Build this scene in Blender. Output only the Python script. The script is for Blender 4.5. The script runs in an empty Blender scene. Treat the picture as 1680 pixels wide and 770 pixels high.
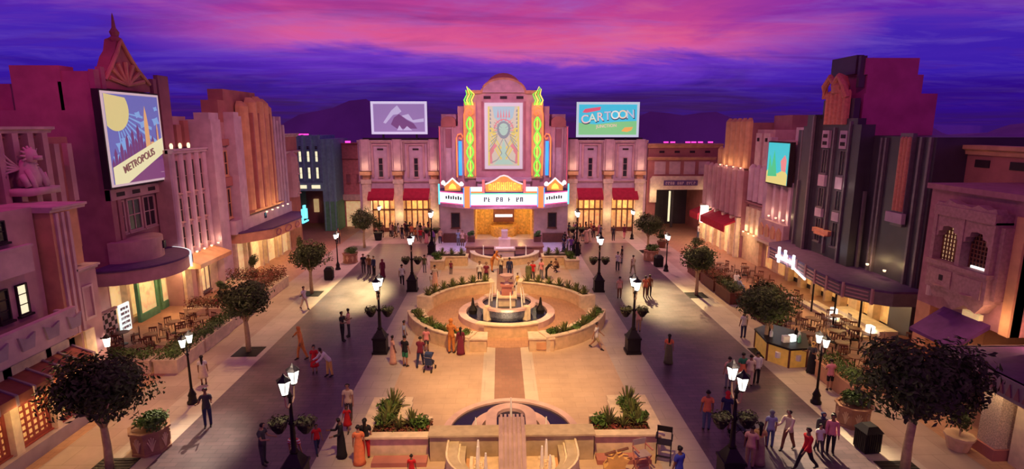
import bpy, bmesh, math, random
from mathutils import Vector, Matrix
PI = math.pi
random.seed(7)
SC = bpy.context.scene
COL = SC.collection

# ------------------------------------------------------------------ camera
cam = bpy.data.cameras.new('camera'); cam_o = bpy.data.objects.new('camera', cam); COL.objects.link(cam_o)
cam.sensor_width = 36.0; cam.lens = 36.0 * 926.0 / 1680.0; cam.clip_end = 1500
cam_o.location = (-0.41, 0.0, 12.5)
cam_o.rotation_euler = (PI/2 - math.radians(10.881), 0, -math.radians(1.215))
SC.camera = cam_o
SC.view_settings.view_transform = 'Standard'; SC.view_settings.look = 'None'
SC.view_settings.gamma = 1.0; SC.view_settings.use_curve_mapping = False
SC.view_settings.exposure = 0.0

# ------------------------------------------------------------------ world (painted dusk sky)
W = bpy.data.worlds.new('dusk_sky'); SC.world = W; W.use_nodes = True
nt = W.node_tree; nt.nodes.clear()
def nd(t, **k):
    n = nt.nodes.new(t)
    for a, b in k.items(): setattr(n, a, b)
    return n
def mth(op, a, b=None, clamp=False):
    n = nd('ShaderNodeMath', operation=op, use_clamp=clamp)
    for i, v in enumerate((a, b)):
        if v is None: continue
        if isinstance(v, (int, float)): n.inputs[i].default_value = v
        else: nt.links.new(v, n.inputs[i])
    return n.outputs[0]
tc = nd('ShaderNodeTexCoord'); sx = nd('ShaderNodeSeparateXYZ'); nt.links.new(tc.outputs['Generated'], sx.inputs[0])
X_, Y_, Z_ = sx.outputs
hor = mth('SQRT', mth('ADD', mth('MULTIPLY', X_, X_), mth('MULTIPLY', Y_, Y_)))
el = mth('DIVIDE', Z_, mth('MAXIMUM', hor, 0.02))
zz = mth('ADD', mth('MAXIMUM', Z_, 0.0), 0.05)
cv = nd('ShaderNodeCombineXYZ')
nt.links.new(mth('DIVIDE', X_, zz), cv.inputs[0]); nt.links.new(mth('DIVIDE', Y_, zz), cv.inputs[1])
def noise(vec, scale, detail, rough, dist=0.0, sc=(1, 1, 1), loc=(0, 0, 0)):
    mp = nd('ShaderNodeMapping'); mp.inputs['Scale'].default_value = sc; mp.inputs['Location'].default_value = loc
    nt.links.new(vec, mp.inputs[0])
    n = nd('ShaderNodeTexNoise'); n.inputs['Scale'].default_value = scale; n.inputs['Detail'].default_value = detail
    n.inputs['Roughness'].default_value = rough; n.inputs['Distortion'].default_value = dist
    nt.links.new(mp.outputs[0], n.inputs['Vector']); return n.outputs['Fac']
n1 = noise(cv.outputs[0], 0.42, 8, 0.62, 0.9, (1.0, 0.75, 1), (3, 1, 0))
n2 = noise(cv.outputs[0], 1.3, 6, 0.65, 0.5, (0.6, 1.2, 1), (0, 5, 0))
n3 = noise(cv.outputs[0], 0.18, 3, 0.5, 0.3, (1, 1, 1), (8, 2, 0))
e1 = mth('ADD', el, mth('MULTIPLY', mth('SUBTRACT', n1, 0.5), 0.12))
e1 = mth('ADD', e1, mth('MULTIPLY', mth('SUBTRACT', n3, 0.5), 0.05))
az = mth('ABSOLUTE', mth('DIVIDE', mth('ADD', X_, 0.0), mth('MAXIMUM', mth('ABSOLUTE', Y_), 0.05)))
def ramp(fac, stops):
    r = nd('ShaderNodeValToRGB'); el_ = r.color_ramp.elements
    while len(el_) > 1: el_.remove(el_[-1])
    el_[0].position = stops[0][0]; el_[0].color = (*stops[0][1], 1)
    for p, c in stops[1:]:
        e = el_.new(p); e.color = (*c, 1)
    nt.links.new(fac, r.inputs[0]); return r.outputs[0]
# positions are elevation / 0.5
ec = mth('MULTIPLY', e1, 2.0, True)
mid = ramp(ec, [(0.0, (.045, .010, .075)), (0.05, (.045, .010, .12)), (0.115, (.05, .012, .27)), (0.165, (.10, .022, .45)),
                (0.205, (.17, .04, .56)), (0.225, (.36, .07, .50)), (0.245, (.66, .11, .40)), (0.28, (.74, .10, .30)), (0.34, (.56, .06, .30)), (0.42, (.42, .045, .32)), (0.6, (.20, .03, .20)), (1.0, (.12, .03, .13))])
side = ramp(ec, [(0.0, (.035, .006, .14)), (0.08, (.030, .004, .24)), (0.18, (.042, .012, .40)), (0.27, (.07, .02, .45)),
                 (0.36, (.16, .02, .42)), (0.45, (.26, .035, .36)), (0.6, (.20, .03, .20)), (1.0, (.12, .03, .13))])
azf = mth('SUBTRACT', mth('ADD', az, mth('MULTIPLY', mth('SUBTRACT', n1, 0.5), 0.5)), 0.33)
azf = mth('MULTIPLY', azf, 3.2, True)
mx = nd('ShaderNodeMix', data_type='RGBA'); nt.links.new(azf, mx.inputs[0]); nt.links.new(mid, mx.inputs[6]); nt.links.new(side, mx.inputs[7])
wis = mth('MULTIPLY', mth('SUBTRACT', n2, 0.46), 3.2, True)
wis = mth('MULTIPLY', wis, mth('MULTIPLY', mth('SUBTRACT', el, 0.02), 6.0, True))
mx2 = nd('ShaderNodeMix', data_type='RGBA'); nt.links.new(mth('MULTIPLY', wis, 0.62), mx2.inputs[0]); nt.links.new(mx.outputs[2], mx2.inputs[6])
mx2.inputs[7].default_value = (.30, .15, .62, 1)
# hot pink streaks high in the middle, dark breaks between them
n4 = noise(cv.outputs[0], 0.9, 7, 0.6, 1.2, (0.45, 1.0, 1), (4, 7, 0))
st = mth('MULTIPLY', mth('SUBTRACT', n4, 0.52), 5.0, True)
st = mth('MULTIPLY', st, mth('MULTIPLY', mth('SUBTRACT', el, 0.10), 14.0, True))
st = mth('MULTIPLY', st, mth('SUBTRACT', 1.0, mth('MULTIPLY', azf, 0.8)))
mx3 = nd('ShaderNodeMix', data_type='RGBA'); nt.links.new(mth('MULTIPLY', st, 0.7), mx3.inputs[0]); nt.links.new(mx2.outputs[2], mx3.inputs[6]); mx3.inputs[7].default_value = (.82, .16, .30, 1)
dk = mth('MULTIPLY', mth('SUBTRACT', 0.47, n4), 5.0, True)
mx4 = nd('ShaderNodeMix', data_type='RGBA'); nt.links.new(mth('MULTIPLY', dk, 0.45), mx4.inputs[0]); nt.links.new(mx3.outputs[2], mx4.inputs[6]); mx4.inputs[7].default_value = (.10, .015, .22, 1)
bg = nd('ShaderNodeBackground'); nt.links.new(mx4.outputs[2], bg.inputs[0]); bg.inputs[1].default_value = 0.95
wo = nd('ShaderNodeOutputWorld'); nt.links.new(bg.outputs[0], wo.inputs[0])

# ------------------------------------------------------------------ the hall's ceiling spotlights
def spot(name, loc, tgt, watts, col=(1, .68, .38), size=60, blend=.8, r=.4):
    l = bpy.data.lights.new(name, 'SPOT'); l.energy = watts; l.color = col; l.spot_size = math.radians(size); l.spot_blend = blend
    l.shadow_soft_size = r
    o = bpy.data.objects.new(name, l); COL.objects.link(o); o.location = loc
    d = Vector(tgt) - Vector(loc); o.rotation_euler = d.to_track_quat('-Z', 'Y').to_euler(); return o
WARM = (1, .60, .22); PINK = (1, .42, .42)
KP = 1.8
for (y, w) in ((22, 15500), (30, 14000), (38, 14500), (48, 13500)):
    spot('ceiling_spot', (0, y-12, 23), (0, y-1, 0), w*KP*1.1, WARM, 38, .9, .5)
for s in (-1, 1):
    spot('ceiling_spot', (s*12.4, 80, 27), (s*11.9, 39.2 if s > 0 else 41.5, 0), 300000, (1, .72, .32), 8.6, 1.0, .5)
    spot('ceiling_spot', (s*17, 48, 22), (s*17.5, 38, 0), 10500*KP, WARM, 44, 1, .5)
    spot('ceiling_spot', (s*16, 34, 22), (s*15.8, 24.5, 0), 7200*KP, WARM, 32, 1, .5)
    spot('ceiling_spot', (s*12, 60, 20), (s*13, 55, 0), 7000*KP, PINK, 60, 1, .5)
    spot('ceiling_spot', (s*4, 30, 22), (s*22, 50, 5), 6300*KP, (1, .36, .34), 50, 1, .5)
    spot('ceiling_spot', (s*2, 16, 24), (s*22, 30, 6), 1600*KP, (1, .30, .34), 60, 1, .5)
MAG = (1, .04, .42)
spot('ceiling_spot', (-12, 16, 24), (-27, 34, 15.5), 9000, MAG, 26, 1, .3)
spot('ceiling_spot', (8, 16, 24), (27, 38, 15.5), 5000, MAG, 24, 1, .3)
spot('ceiling_spot', (-20, 20, 26), (-21, 24, 12), 2500, MAG, 60, 1, .3)
spot('ceiling_spot', (13, 46, 24), (12.4, 19.2, 0), 150000, (1, .78, .45), 9.5, 1, .3)
spot('ceiling_spot', (-13, 48, 24), (-12.9, 20.3, 0), 105000, (1, .80, .55), 8.5, 1, .3)
spot('ceiling_spot', (-1, 40, 23), (0, 66, 8), 10500*KP, (1, .42, .72), 44, 1, .5)
for s in (-1, 1): spot('ceiling_spot', (s*13, 46, 23), (s*12.5, 67, 7.5), 11000, (1, .44, .62), 34, 1, .5)
spot('ceiling_spot', (0, 44, 22), (0, 57, 0), 9000*KP, (.55, .45, 1), 34, 1, .5)

# ------------------------------------------------------------------ materials
MATS = {}
def mat(name, col, rough=.75, metal=0, var=.12, scale=3.0, bump=0.0, emit=None, es=0, spec=.35, col2=None, trans=0):
    if name in MATS: return MATS[name]
    m = bpy.data.materials.new(name); m.use_nodes = True; t = m.node_tree; b = t.nodes['Principled BSDF']
    b.inputs['Roughness'].default_value = rough; b.inputs['Metallic'].default_value = metal
    b.inputs['Specular IOR Level'].default_value = spec
    if trans: b.inputs['Transmission Weight'].default_value = trans
    tcn = t.nodes.new('ShaderNodeTexCoord'); n = t.nodes.new('ShaderNodeTexNoise')
    n.inputs['Scale'].default_value = scale; n.inputs['Detail'].default_value = 5
    t.links.new(tcn.outputs['Object'], n.inputs['Vector'])
    r = t.nodes.new('ShaderNodeValToRGB')
    c2 = col2 or tuple(c*(1-var) for c in col); c1 = tuple(min(1, c*(1+var)) for c in col)
    r.color_ramp.elements[0].position = .35; r.color_ramp.elements[1].position = .65
    r.color_ramp.elements[0].color = (*c2, 1); r.color_ramp.elements[1].color = (*c1, 1)
    t.links.new(n.outputs['Fac'], r.inputs[0]); t.links.new(r.outputs[0], b.inputs['Base Color'])
    if bump:
        bp = t.nodes.new('ShaderNodeBump'); bp.inputs['Strength'].default_value = bump; bp.inputs['Distance'].default_value = .03
        t.links.new(n.outputs['Fac'], bp.inputs['Height']); t.links.new(bp.outputs[0], b.inputs['Normal'])
    if emit: b.inputs['Emission Color'].default_value = (*emit, 1); b.inputs['Emission Strength'].default_value = es
    MATS[name] = m; return m
def paving(name, c1, c2, mortar, w, h, rough=.6, spec=.4, ms=.012, off=.5, blot=.25):
    m = bpy.data.materials.new(name); m.use_nodes = True; t = m.node_tree; b = t.nodes['Principled BSDF']
    b.inputs['Roughness'].default_value = rough; b.inputs['Specular IOR Level'].default_value = spec
    tcn = t.nodes.new('ShaderNodeTexCoord'); br = t.nodes.new('ShaderNodeTexBrick')
    br.inputs['Scale'].default_value = 1; br.inputs['Brick Width'].default_value = w; br.inputs['Row Height'].default_value = h
    br.inputs['Mortar Size'].default_value = ms; br.inputs['Color1'].default_value = (*c1, 1); br.inputs['Color2'].default_value = (*c2, 1)
    br.inputs['Mortar'].default_value = (*mortar, 1); br.offset = off
    t.links.new(tcn.outputs['Object'], br.inputs['Vector'])
    n = t.nodes.new('ShaderNodeTexNoise'); n.inputs['Scale'].default_value = .6; n.inputs['Detail'].default_value = 7; n.inputs['Roughness'].default_value = .65
    t.links.new(tcn.outputs['Object'], n.inputs['Vector'])
    r = t.nodes.new('ShaderNodeValToRGB'); r.color_ramp.elements[0].position = .3; r.color_ramp.elements[1].position = .7
    r.color_ramp.elements[0].color = (1-blot, 1-blot, 1-blot, 1); r.color_ramp.elements[1].color = (1, 1, 1, 1)
    t.links.new(n.outputs['Fac'], r.inputs[0])
    mx = t.nodes.new('ShaderNodeMix'); mx.data_type = 'RGBA'; mx.blend_type = 'MULTIPLY'; mx.inputs[0].default_value = 1
    t.links.new(br.outputs['Color'], mx.inputs[6]); t.links.new(r.outputs[0], mx.inputs[7]); t.links.new(mx.outputs[2], b.inputs['Base Color'])
    rr = t.nodes.new('ShaderNodeMapRange'); rr.inputs[3].default_value = rough-.1; rr.inputs[4].default_value = rough+.12
    t.links.new(n.outputs['Fac'], rr.inputs[0]); t.links.new(rr.outputs[0], b.inputs['Roughness'])
    MATS[name] = m; return m
M_plaza = paving('plaza_stone', (.62, .44, .32), (.58, .405, .29), (.52, .365, .26), 1.0, .5, .6)
M_band = paving('pale_band', (.66, .56, .46), (.62, .52, .43), (.5, .42, .35), 1.2, 1.2, .55)
M_brown = paving('brown_strip', (.38, .21, .155), (.34, .185, .14), (.30, .19, .14), .35, .35, .6)
M_street = paving('street_stone', (.19, .115, .14), (.135, .085, .11), (.09, .06, .08), .7, .28, .36, .7, .015, .5, .45)
M_walk = paving('sidewalk_stone', (.50, .38, .32), (.45, .33, .28), (.33, .25, .21), 1.3, 1.3, .6)
M_walk2 = paving('sidewalk_border', (.58, .49, .42), (.54, .45, .39), (.4, .33, .29), 1.5, .8, .6)
M_terr = paving('terrace_stone', (.52, .29, .18), (.46, .25, .16), (.34, .19, .13), .4, .4, .6)
M_blue = mat('blue_lit_floor', (.55, .5, .68), .4, var=.1)  # blue light on the theatre forecourt, put into the base colour
M_tan = mat('tan_stone', (.66, .47, .29), .8, bump=.1)
M_tan2 = mat('pale_stone', (.72, .58, .42), .75, bump=.1)
M_rose = mat('rose_plaster', (.50, .29, .30), .85, scale=1.2)
M_rose2 = mat('rose_stone_pale', (.57, .38, .38), .8, scale=1.5)
M_lav = mat('lavender_plaster', (.54, .38, .45), .85, scale=1.2)
M_plum = mat('plum_plaster', (.36, .15, .17), .85, scale=1)
M_red = mat('brick_red_plaster', (.42, .16, .14), .85, scale=1)
M_org = mat('orange_terracotta', (.62, .33, .18), .8, scale=1.5)
M_grey = mat('grey_stone', (.36, .27, .30), .8, scale=1.5)
M_dkst = mat('charcoal_stone', (.060, .048, .062), .45, spec=.5, scale=1)
M_dkst2 = mat('charcoal_trim', (.16, .12, .14), .45, spec=.5)
M_teal = mat('teal_plaster', (.20, .38, .44), .7)
M_green = mat('green_panel', (.12, .36, .20), .6)
M_roof = mat('roof_membrane', (.11, .05, .15), .8)
M_dark = mat('dark_glass', (.02, .015, .025), .2, spec=.6)
M_slot = mat('dark_slot', (.03, .015, .02), .7)
M_iron = mat('black_iron', (.018, .014, .016), .45, .3)
M_white = mat('white_paint', (.8, .78, .74), .5)
M_awn = mat('crimson_canvas', (.42, .02, .05), .9)
M_awn2 = mat('rust_canvas', (.32, .10, .07), .9)
M_gold = mat('golden_wall', (.75, .48, .14), .5, emit=(1, .55, .15), es=.0)
M_glow = mat('lit_interior', (.9, .6, .3), .6, var=.3, scale=2.2, emit=(1, .48, .13), es=.32)
M_glow2 = mat('lit_cream_interior', (.9, .7, .4), .6, var=.3, scale=2, emit=(1, .66, .30), es=.38)
M_lamp = mat('lamp_glass', (.9, .88, .85), .3, emit=(1, .90, .78), es=3.6)
M_up = mat('uplight_glow', (.6, .5, .4), .5, emit=(1, .75, .45), es=1.6)
M_winlit = mat('lit_window', (.8, .8, .7), .4, emit=(.95, .88, .52), es=.95)
M_lat = mat('window_lattice', (.30, .06, .05), .6)
M_water = mat('dark_water', (.012, .012, .04), .22, spec=.8)
M_foam = mat('water_jet', (.95, .92, .88), .3, var=.05)
M_tile = mat('blue_grey_tile', (.16, .18, .24), .25, var=.35, scale=14, spec=.6)
M_wood = mat('dark_wood', (.16, .055, .035), .5)
M_wood2 = mat('pale_wood', (.55, .36, .20), .6)
M_soil = mat('soil', (.05, .03, .02), .95)
M_leaf = mat('tree_leaf', (.06, .085, .022), .55, var=.5, scale=2.4)
M_leaf2 = mat('hedge_leaf', (.09, .17, .035), .55, var=.45, scale=3)
M_leaf3 = mat('olive_blade', (.17, .19, .06), .5, var=.4, scale=3)
M_bark = mat('pale_bark', (.52, .36, .20), .85, bump=.3, scale=8)
M_hill = mat('distant_hill', (.30, .15, .42), 1, scale=.05)
M_skin = mat('skin', (.42, .22, .14), .6, var=.05)
M_skin2 = mat('brown_skin', (.24, .12, .075), .6, var=.05)
M_hair = mat('black_hair', (.012, .009, .008), .5)
M_shoe = mat('dark_shoe', (.03, .025, .025), .5)
def neon(name, col, es): return mat(name, tuple(v*.35 for v in col), .5, var=0.02, emit=col, es=es)
N_green = neon('green_neon', (.22, .85, .08), 1.1); N_yel = neon('yellow_neon', (1, .85, .12), 1.1)
N_org = neon('orange_neon', (1, .22, .06), 1.2); N_blue = neon('blue_neon', (.04, .35, 1), 1.2)
N_pink = neon('pink_neon', (1, .12, .35), 1.2); N_white = neon('white_neon', (1, .93, .9), 1.3)
N_cyan = neon('cyan_neon', (.15, .8, 1), 1.3)
M_sign = mat('marquee_panel', (.8, .85, .85), .4, var=.06, emit=(.80, .97, .93), es=.95)
N_mag = neon('magenta_light', (1, .05, .45), 2.0)

# ------------------------------------------------------------------ mesh builder
class MB:
    def __init__(s): s.bm = bmesh.new(); s.T = lambda u, o, z: (u, o, z)
    def use(s, T): s.T = T; return s
    def vs(s, pts): return [s.bm.verts.new(s.T(*p)) for p in pts]
    def face(s, v):
        try: return s.bm.faces.new(v)
        except ValueError: return None
    def hexa(s, b, t):
        vb, vt = s.vs(b), s.vs(t); n = len(b)
        s.face(vb[::-1]); s.face(vt)
        for i in range(n): s.face([vb[i], vb[(i+1) % n], vt[(i+1) % n], vt[i]])
        return s
    def box(s, a0, a1, b0, b1, z0, z1):
        r = [(a0, b0), (a1, b0), (a1, b1), (a0, b1)]
        return s.hexa([(*p, z0) for p in r], [(*p, z1) for p in r])
    def rbox(s, cx, cy, w, d, z0, z1, ang=0):
        c, q = math.cos(ang), math.sin(ang)
        r = [(cx + x*c - y*q, cy + x*q + y*c) for x, y in ((-w/2, -d/2), (w/2, -d/2), (w/2, d/2), (-w/2, d/2))]
        return s.hexa([(*p, z0) for p in r], [(*p, z1) for p in r])
    def prz(s, poly, z0, z1):   # polygon in plan, extruded upwards
        return s.hexa([(*p, z0) for p in poly], [(*p, z1) for p in poly])
    def pro(s, poly, o0, o1):   # polygon in (u,z), extruded outwards
        return s.hexa([(u, o0, z) for u, z in poly], [(u, o1, z) for u, z in poly])
    def pru(s, poly, u0, u1):   # polygon in (o,z), extruded along u
        return s.hexa([(u0, o, z) for o, z in poly], [(u1, o, z) for o, z in poly])
    def cyl(s, u, o, r0, r1, z0, z1, n=12, a0=0, a1=2*PI, rot=0):
        full = abs(a1-a0-2*PI) < 1e-6; m = n if full else n+1
        A = [a0+(a1-a0)*i/n+rot for i in range(m)]
        return s.hexa([(u+r0*math.cos(a), o+r0*math.sin(a), z0) for a in A], [(u+r1*math.cos(a), o+r1*math.sin(a), z1) for a in A])
    def flute(s, u, o, r, z0, z1, n=7, dome=True, dep=1.0):
        P = [(u+r*math.cos(PI*i/n), o+dep*r*math.sin(PI*i/n)) for i in range(n+1)]
        s.prz(P, z0, z1)
        if dome: s.hexa([(*p, z1) for p in P], [(u+(p[0]-u)*.45, o+(p[1]-o)*.45, z1+r*.7) for p in P])
        return s
    def lathe(s, prof, n=16, cx=0, cy=0, a0=0, a1=2*PI):
        full = abs(a1-a0-2*PI) < 1e-6; m = n if full else n+1; R = []
        for r, z in prof: R.append(s.vs([(cx+r*math.cos(a0+(a1-a0)*i/n), cy+r*math.sin(a0+(a1-a0)*i/n), z) for i in range(m)]))
        for j in range(len(R)-1):
            for i in range(n if full else n): s.face([R[j][i], R[j][(i+1) % m], R[j+1][(i+1) % m], R[j+1][i]])
        if not full:
            s.face([r[0] for r in R]); s.face([r[-1] for r in R][::-1])
        else:
            if prof[0][0] > 1e-5: s.face(R[0][::-1])
            if prof[-1][0] > 1e-5: s.face(R[-1])
        return s
    def ring(s, r0, r1, z0, z1, cx, cy, a0=0, a1=2*PI, n=32):
        if abs(a1-a0-2*PI) < 1e-6:
            R = [s.vs([(cx+r*math.cos(2*PI*i/n), cy+r*math.sin(2*PI*i/n), z) for i in range(n)]) for r, z in ((r1, z0), (r1, z1), (r0, z1), (r0, z0))]
            for j in range(4):
                for i in range(n): s.face([R[j][i], R[j][(i+1) % n], R[(j+1) % 4][(i+1) % n], R[(j+1) % 4][i]])
        else:
            R = [s.vs([(cx+r*math.cos(a0+(a1-a0)*i/n), cy+r*math.sin(a0+(a1-a0)*i/n), z) for i in range(n+1)]) for r, z in ((r1, z0), (r1, z1), (r0, z1), (r0, z0))]
            for j in range(4):
                for i in range(n): s.face([R[j][i], R[j][i+1], R[(j+1) % 4][i+1], R[(j+1) % 4][i]])
            s.face([R[j][0] for j in range(4)]); s.face([R[j][n] for j in range(4)][::-1])
        return s
    def tube(s, pts, r, n=6, r1=None, loop=False):
        P = [Vector(s.T(*p)) for p in pts]; R = []; m = len(P)
        for i, p in enumerate(P):
            if loop: d = P[(i+1) % m]-P[i-1]
            else: d = (P[min(i+1, m-1)]-P[max(i-1, 0)])
            d.normalize(); a = Vector((0, 0, 1)) if abs(d.z) < .9 else Vector((1, 0, 0))
            x = d.cross(a).normalized(); y = d.cross(x)
            rr = r if r1 is None else r+(r1-r)*i/max(1, m-1)
            R.append([s.bm.verts.new(p+(x*math.cos(2*PI*k/n)+y*math.sin(2*PI*k/n))*rr) for k in range(n)])
        for j in range(m if loop else m-1):
            for k in range(n): s.face([R[j][k], R[j][(k+1) % n], R[(j+1) % m][(k+1) % n], R[(j+1) % m][k]])
        if not loop: s.face(R[0][::-1]); s.face(R[-1])
        return s
    def build(s, name, m, parent=None, smooth=False, keep=False, whole=False):
        if parent is not None and not smooth and not keep and not whole and name not in PATTERN:
            r = s.split(name, m, parent)
            if r: return r
        bmesh.ops.recalc_face_normals(s.bm, faces=s.bm.faces) if not keep else None
        me = bpy.data.meshes.new(name); 
        if parent is not None:
            p = parent; off = Vector((0, 0, 0))
            while p: off += p.location; p = p.parent
            bmesh.ops.translate(s.bm, verts=s.bm.verts, vec=-off)
        s.bm.to_mesh(me); s.bm.free()
        me.materials.append(m)
        if smooth: me.shade_smooth()
        o = bpy.data.objects.new(name, me); COL.objects.link(o)
        if parent is not None: o.parent = parent
        return o
PATTERN = {'fluting', 'side_fluting', 'pier_fluting', 'lettering', 'lattice', 'fan_carving', 'canopy_fins', 'canopy_carving', 'gable_carving', 'golden_lettering', 'fascia_motif', 'band_carving', 'pier_carving',
           'carved_crest', 'picture_rays', 'picture_city', 'picture_tower', 'poster_rays', 'poster_rose_motif', 'poster_stem', 'picture_pale_shapes', 'bay_groove', 'upper_ribs', 'lower_ribs', 'ribbed_chute', 'shopfront_frame',
           'pebbles', 'poster_filigree', 'poster_sunburst', 'lettering', 'letter', 'letter_shadow', 'window', 'fluted_bay', 'fluted_panel', 'lantern_frame', 'tree_grate', 'attic_fluting', 'passage_back', 'roof_kerb', 'carved_apron', 'blue_neon', 'frame_tube', 'shop_window', 'trough', 'wing_pilaster'}
def _split(s, name, m, parent):
    # one object for every separate piece (pieces whose boxes touch stay together)
    seen = set(); isl = []
    for v0 in s.bm.verts:
        if v0 in seen: continue
        st = [v0]; cur = []; seen.add(v0)
        while st:
            v = st.pop(); cur.append(v)
            for e in v.link_edges:
                w = e.other_vert(v)
                if w not in seen: seen.add(w); st.append(w)
        isl.append(cur)
    if len(isl) < 2: return None
    bb = [[min(v.co[k] for v in c)-.006 for k in range(3)]+[max(v.co[k] for v in c)+.006 for k in range(3)] for c in isl]
    g = list(range(len(isl)))
    def root(i):
        while g[i] != i: i = g[i]
        return i
    for i in range(len(isl)):
        for j in range(i):
            if all(bb[i][k] <= bb[j][k+3] and bb[j][k] <= bb[i][k+3] for k in range(3)): g[root(i)] = root(j)
    cl = {}
    for i in range(len(isl)): cl.setdefault(root(i), []).extend(isl[i])
    if len(cl) < 2 or len(cl) > 90: return None
    for vs in cl.values():
        nb = MB(); mp = {v: nb.bm.verts.new(v.co) for v in vs}
        for f in {f for v in vs for f in v.link_faces}: nb.bm.faces.new([mp[v] for v in f.verts])
        out = nb.build(name, m, parent, whole=True)
    s.bm.free(); return out
MB.split = _split
def tag(o, label=None, cat=None, group=None, kind=None):
    if label: o['label'] = label
    if cat: o['category'] = cat
    if group: o['group'] = group
    if kind: o['kind'] = kind
    return o
def thing(name, loc, label, cat, group=None):
    o = bpy.data.objects.new(name, None); COL.objects.link(o); o.location = loc; o.empty_display_size = .2
    return tag(o, label, cat, group)
def children_of(o): return list(o.children)
def copy_tree(o, parent=None):
    c = o.copy(); COL.objects.link(c)
    if parent: c.parent = parent
    for ch in list(o.children): copy_tree(ch, c)
    return c
def put(proto, first, loc, rz=0, label=None, group=None, sc=None):
    o = proto if first else copy_tree(proto)
    o.location = loc; o.rotation_euler = (0, 0, rz)
    if sc: o.scale = (sc, sc, sc)
    if label: o['label'] = label
    if group: o['group'] = group
    return o
def fL(X): return lambda u, o, z: (X+o, u, z)
def fR(X): return lambda u, o, z: (X-o, u, z)
def fF(Y): return lambda u, o, z: (u, Y-o, z)
def text(body, size, T, u, o, z, m, parent, name='lettering', roll=0, flip=False, ex=.02, wmax=None, label=None):
    cu = bpy.data.curves.new('t', 'FONT'); cu.body = body; cu.size = size; cu.extrude = ex; cu.align_x = 'CENTER'; cu.align_y = 'CENTER'; cu.offset = size*.012
    ob = bpy.data.objects.new('t', cu); COL.objects.link(ob)
    dg = bpy.context.evaluated_depsgraph_get(); me = bpy.data.meshes.new_from_object(ob.evaluated_get(dg))
    bpy.data.objects.remove(ob); bpy.data.curves.remove(cu)
    w = max(v.co.x for v in me.vertices)-min(v.co.x for v in me.vertices); k = 1 if not wmax else min(1.0, wmax/w) if w > wmax else wmax/w
    off = Vector((0, 0, 0)); p = parent
    while p: off += p.location; p = p.parent
    c, s = math.cos(roll), math.sin(roll); f = -1 if flip else 1
    for v in me.vertices:
        x, y, q = v.co.x*k, v.co.y, v.co.z
        v.co = Vector(T(u+f*(x*c-y*s), o+q, z+x*s+y*c))-off
    me.materials.clear(); me.materials.append(m)
    ob = bpy.data.objects.new(name, me); COL.objects.link(ob); ob.parent = parent
    if label: ob['label'] = label
    return ob
def pt(name, loc, w, col, r=.08):
    l = bpy.data.lights.new(name, 'POINT'); l.energy = w; l.color = col; l.shadow_soft_size = r
    o = bpy.data.objects.new(name, l); COL.objects.link(o); o.location = loc; return o

# ------------------------------------------------------------------ ground
def slab(name, m, x0, x1, y0, y1, z0=-.2, z1=0.0):
    o = MB().box(x0, x1, y0, y1, z0, z1).build(name, m); return tag(o, kind='structure')
slab('plaza_floor', M_plaza, -5.6, -1.35, 4, 49)
slab('plaza_floor', M_plaza, 1.35, 5.6, 4, 49)
slab('plaza_band_floor', M_band, -1.35, -.72, 4, 49); slab('plaza_band_floor', M_band, .72, 1.35, 4, 49)
slab('plaza_strip_floor', M_brown, -.72, .72, 4, 49)
slab('plaza_border_floor', M_walk2, -7.5, -5.6, 4, 56); slab('plaza_border_floor', M_walk2, 5.6, 7.5, 4, 56)
slab('forecourt_floor', M_band, -5.6, 5.6, 49, 56)
slab('theatre_forecourt_floor', M_blue, -7.5, 7.5, 56, 80)
for s, n in ((-1, 'left'), (1, 'right')):
    a, b = sorted((s*7.5, s*13.6)); slab('street_'+n, M_street, a, b, 4, 60)
    slab('street_end_'+n, M_walk, a, b, 60, 95)
    a, b = sorted((s*13.6, s*15.4)); slab('sidewalk_border_'+n, M_walk2, a, b, 4, 95)
    a, b = sorted((s*15.4, s*17.6)); slab('sidewalk_'+n, M_walk, a, b, 4, 95)
    a, b = sorted((s*17.6, s*40)); slab('terrace_floor_'+n, M_terr, a, b, 4, 95)
# distant painted hills
mb = MB()
hp = []
for i in range(81):
    x = -260+i*6.5; h = 5+9*math.exp(-((x+62)/26)**2)+8*math.exp(-((x-62)/20)**2)+2*math.exp(-((x-112)/30)**2)+2.5*math.sin(x*.09)+1.5*math.sin(x*.23+1)+6
    hp.append((x, h))
for i in range(80):
    (xa, ha), (xb, hb) = hp[i], hp[i+1]
    mb.hexa([(xa, 210, -1), (xb, 210, -1), (xb, 260, -1), (xa, 260, -1)], [(xa, 225, ha), (xb, 225, hb), (xb, 245, hb*.9), (xa, 245, ha*.9)])
tag(mb.build('hills', M_hill), kind='structure')
# ------------------------------------------------------------------ building helpers
def win(root, T, u0, u1, z0, z1, o=0.0, pane=M_dark, fr=M_rose2, nx=1, nz=1, t=.07, name='window', label=None):
    mb = MB().use(T); d = o+.09
    mb.box(u0, u1, o, d, z0, z0+t); mb.box(u0, u1, o, d, z1-t, z1); mb.box(u0, u0+t, o, d, z0+t, z1-t); mb.box(u1-t, u1, o, d, z0+t, z1-t)
    mb.box(u0-.06, u1+.06, o, d+.08, z0-.08, z0)
    for i in range(1, nx): x = u0+(u1-u0)*i/nx; mb.box(x-t*.3, x+t*.3, o, d-.02, z0+t, z1-t)
    for i in range(1, nz): z = z0+(z1-z0)*i/nz; mb.box(u0+t, u1-t, o, d-.03, z-t*.3, z+t*.3)
    f = mb.build(name, fr, root)
    if label: f['label'] = label
    MB().use(T).box(u0+t*.5, u1-t*.5, o-.02, o+.03, z0+t*.5, z1-t*.5).build('pane', pane, f)
    return f
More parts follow.
